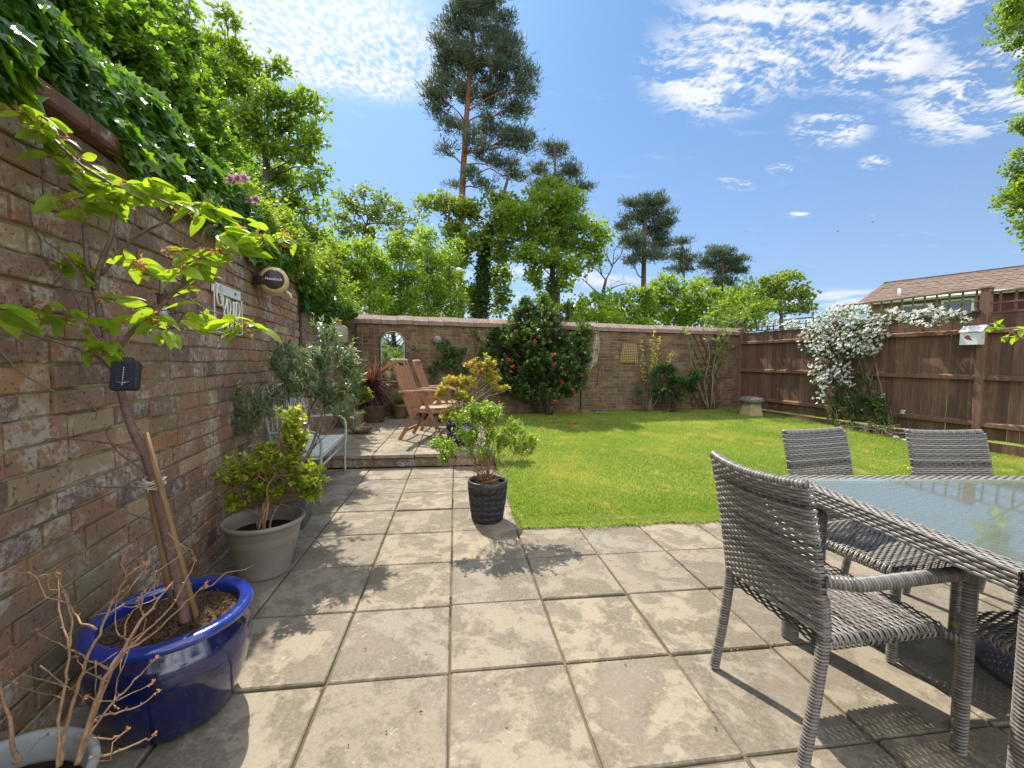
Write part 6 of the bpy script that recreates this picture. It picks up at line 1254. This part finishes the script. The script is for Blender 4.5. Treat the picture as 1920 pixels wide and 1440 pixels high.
P = smooth_path([wfp(x, y, .12) for x, y in ((1665, 610), (1640, 670), (1625, 720), (1618, 770))]); tube(gw, P, .005, 5)
st = np.array(st); sprigs(gl, gw, st, 420, .11, 6, .045, T_simple(.34), lambda p: -WN+v3(0, 0, .2)+R.normal(0, .6, 3), (.1, .9), .0016)
gw.build('stem', M_GREYTWIG, root, True); gl.build('foliage', LF_CLEMLF, root); gf.build('blossom', LF_WHITE, root)
# pale stones at the clematis foot
SPX = [(1690, 812, .085), (1707, 818, .06), (1680, 822, .05), (1722, 822, .045), (1698, 826, .04), (1668, 818, .045), (1712, 808, .04)]
SLAB = ['largest pale stone at the foot of the clematis', 'second largest pale stone, touching the largest one on its right', 'flat pale stone in front of the largest stone', 'small pale stone at the right end of the pile', 'small pale stone nearest to the chairs', 'small pale stone at the left end of the pile by the clematis stems', 'small pale stone at the back of the pile next to the fence']
for (x, y, r_), lab in zip(SPX, SLAB):
    c = gz(x, y, .06); c[2] = float(lawn_z(c[0], c[1]))+r_*.3; g = G(); a = np.linspace(0.02, pi-.02, 9); lathe(g, c, [(r_*sin(t)*1.1, -r_*.62*cos(t)) for t in a], 14, wob=.12); tag(g.build('stone', simple('pale_flint', (.55, .52, .46), (.4, .37, .32), 20, .85, .2) if r_ > .08 else bpy.data.materials['pale_flint'], None, True, origin=c), lab, 'stone', 'stones at the clematis foot')
# leafy twig from the right
root = empty('hazel_branch', dep(2150, 760, 3.4)*v3(1, 1, 0), 'thin twig with lime green leaves reaching in from the right in front of the fence', 'shrub'); gw, gl = G(), G()
P = smooth_path([dep(2150, 760, 3.4)*v3(1, 1, 0), dep(2080, 760, 3.4), dep(1990, 680, 3.35), dep(1920, 636, 3.3), dep(1890, 620, 3.28), dep(1868, 606, 3.25), dep(1860, 598, 3.25)], 5); tube(gw, P, [.012, .002], 6); tube(gw, [P[-8], dep(1875, 614, 3.25)], .0025, 5); tube(gw, [P[-12], dep(1892, 628, 3.25)], .0025, 5)
for x, y, m in ((1865, 614, 5), (1874, 610, 3), (1890, 632, 5), (1905, 632, 3), (1918, 618, 4)):
    q = dep(x, y, 3.26); D = rdir(m, -.2); scatter(gl, T_long(.32, .25, 6, .3, .01), np.repeat(q[None], m, 0), D, .062*R.uniform(.7, 1.2, m), R.uniform(.4, 1, m))
gw.build('stem', M_TWIG, root, True); gl.build('leaves', LF_CHERRY, root)

# ================================================================== TEAK CHAIRS (local frame: faces +x, y across)
def teak_chair(label):
    root = empty('teak_chair', (0, 0, 0), label, 'chair', 'folding teak chairs on the raised patio'); W2 = .26
    g = G(); nrow = 21; dirb = nrm(v3(-.36, 0, 1)); b0_ = v3(-.23, 0, .40)
    for k in range(11): y = -W2+.045+k*(2*W2-.09)/10; beam(g, b0_+v3(.012, y, 0)+dirb*.05, b0_+v3(.012, y, 0)+dirb*.64, .034, .012, v3(1, 0, .3), R.rand(), 0, .002)
    for s_ in (-1, 1): beam(g, b0_+v3(0, s_*W2, 0)-dirb*.10, b0_+v3(0, s_*W2, 0)+dirb*.70, .028, .042, v3(1, 0, .3), .2, 0, .004)
    box(g, b0_+dirb*.03, (.03, 2*W2-.03, .05), None, .3, 0, .004); g.build('backrest', M_TEAK, root)
    g = G(); P = b0_+dirb*.70; box(g, P+v3(.0, 0, .012), (.055, 2*W2+.05, .045), np.array([v3(.94, 0, .34), v3(0, 1, 0), v3(-.34, 0, .94)]), .2, 0, .015); g.build('top_rail', M_TEAKTOP, root)
    g = G()
    for k in range(9): box(g, v3(-.17+k*.052, 0, .418+.003*k), (.044, 2*W2-.05, .014), None, R.rand(), 0, .003)
    for s_ in (-1, 1): box(g, v3(.03, s_*(W2-.03), .395), (.50, .024, .045), None, .3, 0, .004)
    g.build('seat', M_TEAKTOP, root)
    for s_ in (-1, 1):
        g = G(); y = s_*(W2+.03); P = smooth_path([(-.36, y, .655), (-.18, y, .665), (.02, y, .68), (.20, y, .672), (.27, y, .655)], 4)
        for a_, b_ in zip(P[:-1], P[1:]): beam(g, a_, b_+(b_-a_)*.12, .058, .024, (0, 0, 1), .2, 0, .004)
        g.build('armrest', M_TEAKTOP, root)
        for k, (a_, b_) in enumerate((((-.36, s_*(W2+.01), 0), (.02, s_*(W2+.01), .655)), ((.25, s_*(W2+.037), 0), (-.06, s_*(W2+.037), .655)))):
            g = G(); beam(g, v3(*a_), v3(*b_), .024, .048, v3(1, 0, .4), .3, 0, .004); g.build('leg', M_TEAK, root)
    g = G()
    for x_, z_ in ((-.30, .12), (.20, .12)): beam(g, (x_, -W2-.01, z_), (x_, W2+.01, z_), .022, .035, (0, 0, 1), .3, 0, .003)
    g.build('stretcher', M_TEAK, root); return root
def copy_tree(o, parent=None):
    c = o.copy(); COL.objects.link(c)
    if parent is not None: c.parent = parent
    for ch in [x for x in bpy.data.objects if x.parent == o]: copy_tree(ch, c)
    return c
t1 = teak_chair('nearer slatted teak folding armchair facing right on the raised patio')
t1.location = (-.31, 4.36, rz((0, 4.36))); t1.rotation_euler = (0, 0, radians(-14))
t2 = copy_tree(t1); t2['label'] = 'farther slatted teak folding armchair, partly hidden behind the first'; t2.location = (-.13, 5.22, rz((0, 5.22))); t2.rotation_euler = (0, 0, radians(-4))

# ================================================================== RATTAN SET (chair frame: faces +y, x to its right)
def strand_loop(g, P, Nrm, w, t, tint):
    """flat strand along closed path P with surface normals Nrm: 4-sided section, w across, t thick"""
    T_ = nrm(np.roll(P, -1, 0)-np.roll(P, 1, 0)); B_ = nrm(np.cross(T_, Nrm)); m = len(P)
    sec = np.array([(-1, -.3), (-.55, 1), (.55, 1), (1, -.3)]); V = P[:, None] + (sec[None, :, 0:1]*B_[:, None]*w/2 + sec[None, :, 1:2]*Nrm[:, None]*t/2)
    i = np.arange(m)[:, None]*4; i2 = (np.arange(m)[:, None]+1) % m*4; j = np.arange(4)[None]; g.add(V.reshape(-1, 3), np.stack([i+j, i+(j+1) % 4, i2+(j+1) % 4, i2+j], -1).reshape(-1, 4), tint)
def stadium(w, th, n):
    """closed outline of a w x th slab with round edges: points + normals, roughly even spacing"""
    r = th/2; L1 = w-th; per = 2*L1+2*pi*r; s = np.arange(n)/n*per; P = np.zeros((n, 2)); Q = np.zeros((n, 2))
    for k, a in enumerate(s):
        if a < L1: P[k] = (-L1/2+a, r); Q[k] = (0, 1)
        elif a < L1+pi*r: t = (a-L1)/r; P[k] = (L1/2+r*sin(t), r*cos(t)); Q[k] = (sin(t), cos(t))
        elif a < 2*L1+pi*r: P[k] = (L1/2-(a-L1-pi*r), -r); Q[k] = (0, -1)
        else: t = (a-2*L1-pi*r)/r; P[k] = (-L1/2-r*sin(t), -r*cos(t)); Q[k] = (-sin(t), -cos(t))
    return P, Q
def woven(g, w, th, length, mapf, sp=.0108, stake=.026, amp=.0025, sw=.0099, st=.0030, stakes=True):
    """slab w x th x length woven round; mapf(x, thick, along) -> 3D arrays"""
    per = 2*(w-th)+pi*th; ns = int(round(per/stake/2))*2; n = ns*4; P, Q = stadium(w, th, n); m = int(length/sp); ph = np.arange(n)/n*ns*pi
    for j in range(m+1):
        a = j*sp; o_ = amp*np.cos(ph+pi*(j % 2)); p = P+Q*o_[:, None]; A = mapf(p[:, 0], p[:, 1], np.full(n, a)); A2 = mapf(p[:, 0]+Q[:, 0]*.001, p[:, 1]+Q[:, 1]*.001, np.full(n, a)); strand_loop(g, A, nrm(A2-A), sw, st, np.clip(R.normal(.5, .25), 0, 1))
    if stakes:
        al = np.linspace(0, length, max(8, int(length/.03)))
        for k in range(ns):
            p = P[int((k+.5)*4) % n]; q = Q[int((k+.5)*4) % n]*.0; A = mapf(np.full(len(al), p[0]), np.full(len(al), p[1]), al); tube(g, A, .0021, 4, .3, cap=False)
def wrapped(g, P, r, sp=.0108, n=12, amp=.0030, flat=1.0):
    """post or arm wound round with strand: ridged tube"""
    P = np.asarray(P, float); L_ = np.sum(np.linalg.norm(np.diff(P, axis=0), axis=1)); m = int(L_/sp)*4; s = np.linspace(0, 1, m+1); cum = np.r_[0, np.cumsum(np.linalg.norm(np.diff(P, axis=0), axis=1))]/L_
    Q = np.stack([np.interp(s, cum, P[:, k]) for k in range(3)], -1); T_ = nrm(np.gradient(Q, axis=0)); X = np.cross(T_, v3(0, 0, 1)); bad = np.linalg.norm(X, axis=1) < .3; X[bad] = np.cross(T_[bad], v3(.2, 1, 0)); X = nrm(X)
    for i in range(1, len(X)):
        if X[i] @ X[i-1] < 0: X[i] *= -1
    Y = np.cross(X, T_); a = np.arange(n)/n*2*pi; ph = (np.arange(len(Q))/4*2*pi)[:, None] + a[None]                    # helical ridge
    rr_ = r + amp*(.6-np.abs(np.sin(ph/2))**3*1.6); rr_[0] *= .6; rr_[-1] *= .6
    V = Q[:, None] + rr_[..., None]*(np.cos(a)[None, :, None]*X[:, None]+flat*np.sin(a)[None, :, None]*Y[:, None]); i = np.arange(len(Q)-1)[:, None]*n; j = np.arange(n)[None]
    tt = (np.clip(.62+.22*np.sin(np.arange(len(Q))/4*1.7), 0, 1)[:, None]*np.clip(1.15-1.5*np.abs(np.sin(ph/2))**3, 0, 1)).ravel(); g.add(V.reshape(-1, 3), np.stack([i+j, i+(j+1) % n, i+n+(j+1) % n, i+n+j], -1).reshape(-1, 4), tt)  # grooves between windings darkened in the tint, their shade put into the colour
    b = g.n-len(Q)*n; g.F.append((np.array([[b+k for k in range(n)][::-1]]), 0)); g.F.append((np.array([[b+(len(Q)-1)*n+k for k in range(n)]]), 0))
CW, CDp, SH = .44, .44, .40
def rattan_chair(label, arms=False, group='rattan dining chairs'):
    root = empty('rattan_armchair' if arms else 'rattan_chair', (0, 0, 0), label, 'chair', group)
    g = G(); sd_ = CDp
    woven(g, CW, .045, sd_, lambda x, t, a: np.stack([x, -sd_/2+a, SH-.0225+t+.004*np.cos(x*7)-.004], -1))
    g.build('seat', M_RAT, root, True)
    g = G(); bh = .45; z0 = SH+.012
    def mb(x, t, a):
        ln_ = a; yb = -sd_/2-.005-.055*(ln_/bh)-.05*(ln_/bh)**2*.6; curve = -.035*(1-(2*x/CW)**2)*(.35+.65*ln_/bh); return np.stack([x*(1+.0*a), yb+curve+t, z0+ln_-.012*(1-(2*x/CW)**2)*(ln_/bh)], -1)
    woven(g, CW, .030, bh, mb)
    # rolled top edge
    xs_ = np.linspace(-CW/2+.008, CW/2-.008, 40); A = mb(xs_, np.zeros(40), np.full(40, bh+.004)); wrapped(g, A, .0155, .0118, 10); g.build('backrest', M_RAT, root, True)
    for s_ in (-1, 1):
        g = G(); wrapped(g, smooth_path([(s_*(CW/2-.012), -sd_/2-.055, 0.), (s_*(CW/2-.014), -sd_/2-.02, .22), (s_*(CW/2-.014), -sd_/2-.002, SH), (s_*(CW/2-.012), -sd_/2-.018, SH+.12)], 5), .0175, n=12); g.build('leg', M_RAT, root, True)
        g = G()
        if arms: wrapped(g, [(s_*(CW/2+.035), sd_/2+.03, 0.), (s_*(CW/2+.035), sd_/2+.03, .575)], .0185, n=12)
        else: wrapped(g, [(s_*(CW/2-.018), sd_/2-.02, 0.), (s_*(CW/2-.018), sd_/2-.02, SH-.02)], .0175, n=12)
        g.build('leg', M_RAT, root, True)
        if arms:
            g = G(); wrapped(g, smooth_path([(s_*(CW/2-.005), -sd_/2-.02, .575), (s_*(CW/2+.025), -sd_/2+.03, .578), (s_*(CW/2+.037), -sd_/2+.09, .58), (s_*(CW/2+.037), sd_/2-.03, .585), (s_*(CW/2+.036), sd_/2+.025, .578), (s_*(CW/2+.035), sd_/2+.03, .555)], 5), .0195, n=12); g.build('armrest', M_RAT, root, True)
            g = G(); wrapped(g, [(s_*(CW/2-.02), sd_/2-.01, SH-.03), (s_*(CW/2+.035), sd_/2+.03, SH-.035)], .015, n=10); g.build('brace', M_RAT, root, True)
    return root
def camxy(x, d): return CAM[:2] + _r[:2]*x + v3(sin(YAW), cos(YAW), 0)[:2]*d
def place(o, x, d, fx, fd):
    p = camxy(x, d); f_ = _r[:2]*fx + v3(sin(YAW), cos(YAW), 0)[:2]*fd; o.location = (p[0], p[1], .002); o.rotation_euler = (0, 0, math.atan2(f_[1], f_[0])-pi/2)
a1 = rattan_chair('near grey rattan armchair, its back to the camera at the head of the table', True); place(a1, 1.135, 1.475, .983, .18)
c1_ = rattan_chair('armless rattan chair on the far side of the table, the left one'); place(c1_, 1.705, 1.925, .31, -.95)
c2_ = copy_tree(c1_); c2_['label'] = 'armless rattan chair on the far side of the table, the right one'; place(c2_, 2.345, 1.935, .05, -1)
c3_ = copy_tree(c1_); c3_['label'] = 'armless rattan chair on the near side of the table, only its seat in view'; place(c3_, 1.715, 1.155, -.04, 1)
# table: origin at far left corner
TO = v3(*camxy(1.215, 1.865), 0); ex = nrm(v3(*(camxy(.9994, .035)-CAM[:2]), 0)); ey = nrm(v3(*(camxy(.035, -.9994)-CAM[:2]), 0)); TLn, TWd, TH = 1.55, .92, .722
tb = empty('rattan_table', TO + ex*TLn/2 + ey*TWd/2, 'rectangular grey rattan garden table with a clear glass top', 'table')
def TPt(u, v, z): return TO + ex*u + ey*v + v3(0, 0, z)
g = G(); bw = .058
def edge_beam(g, p0, dirx, diry, L_):
    """woven border: rows run along dirx; faces: outer, top, inner, bottom"""
    per = 4*bw; rows = 20; ns = int(L_/.021); n = ns*4; al = np.linspace(0, L_, n)
    for j in range(rows):
        s = (j+.5)/rows*4; fce = int(s); t = (s-fce)*bw
        q = {0: (0, -bw+t, (-1, 0)), 1: (t, 0, (0, 1)), 2: (bw, -t, (1, 0)), 3: (bw-t, -bw, (0, -1))}[fce]
        o_ = .0017*np.cos(np.arange(n)/4*pi+pi*(j % 2)); nrm3 = diry*q[2][0]+v3(0, 0, 1)*q[2][1]; P = p0 + dirx*al[:, None] + diry*q[0] + v3(0, 0, q[1]) + nrm3*o_[:, None]
        T_ = nrm(np.gradient(P, axis=0)); B_ = np.cross(T_, nrm3); sec = np.array([(-1, -.3), (-.55, 1), (.55, 1), (1, -.3)]); V = P[:, None]+sec[None, :, 0:1]*B_[:, None]*.0105/2+sec[None, :, 1:2]*nrm3*.0028/2
        i = np.arange(n-1)[:, None]*4; k = np.arange(4)[None]; g.add(V.reshape(-1, 3), np.stack([i+k, i+(k+1) % 4, i+4+(k+1) % 4, i+4+k], -1).reshape(-1, 4), np.clip(R.normal(.5, .25), 0, 1))
    c_ = p0+dirx*L_/2+diry*bw/2-v3(0, 0, bw/2); box(g, c_, (L_-.004, bw-.006, bw-.006), np.array([dirx, diry, v3(0, 0, 1)]), 0., 1)
edge_beam(g, TPt(0, 0, TH), ex, ey, TLn); edge_beam(g, TPt(TLn, TWd, TH), -ex, -ey, TLn); edge_beam(g, TPt(0, TWd-bw, TH), -ey, ex, TWd-2*bw); edge_beam(g, TPt(TLn, bw, TH), ey, -ex, TWd-2*bw)
g.build('frame', [M_RAT, M_BROWNP], tb, True)
g = G(); ez_ = nrm(v3(0, 0, 1)+ey*.016); box(g, TPt(TLn/2, TWd/2, TH-.006), (TLn-2*bw-.004, TWd-2*bw-.004, .005), np.array([ex, np.cross(ez_, ex), ez_])); g.build('glass_top', M_TGLASS, tb)
g = G(); wi, li = TWd-2*bw, TLn-2*bw; nr = int(wi/.017)
for j in range(nr):
    n = int(li/.036)*4; al = np.linspace(0, li, n); P = TPt(bw, bw+.008+j*.017, TH-.022) + ex*al[:, None] + v3(0, 0, .0034)*np.cos(np.arange(n)/4*pi+pi*(j % 2))[:, None]; V = P[:, None]+np.array([ey*-.0062, ey*.0062])[None]; i = np.arange(n-1)[:, None]*2
    g.add(V.reshape(-1, 3), np.concatenate([i, i+1, i+3, i+2], 1), np.clip(R.normal(.6, .25), 0, 1))
box(g, TPt(TLn/2, TWd/2, TH-.030), (li, wi, .004), np.array([ex, ey, v3(0, 0, 1)]), .3, 1); g.build('woven_panel', [M_RAT, M_BROWNP], tb)
for u, v in ((bw/2+.012, bw/2+.012), (TLn-bw/2-.012, bw/2+.012), (bw/2+.012, TWd-bw/2-.012), (TLn-bw/2-.012, TWd-bw/2-.012)):
    g = G()
    for du_, dv_ in ((-.013, -.013), (.013, -.013), (-.013, .013), (.013, .013)): pass
    wrapped(g, [TPt(u, v, 0), TPt(u, v, TH-bw+.004)], .034, .0108, 12, .0032); g.build('leg', M_RAT, tb, True)
# parasol base under the table
p = camxy(2.17, 1.56); c = v3(p[0], p[1], 0); root = empty('parasol_base', c, 'dark slate coloured domed parasol base under the rattan table', 'parasol base')
g = G(); lathe(g, c, [(.001, .003), (.25, .003), (.265, .012), (.262, .03), (.24, .055), (.18, .085), (.10, .10), (.04, .105), (.001, .106)], 40); g.build('base', M_PLANTER, root, True)
g = G(); tube(g, [c+v3(0, 0, .10), c+v3(0, 0, .40)], .024, 16); g.build('stem', M_BLACK, root, True)
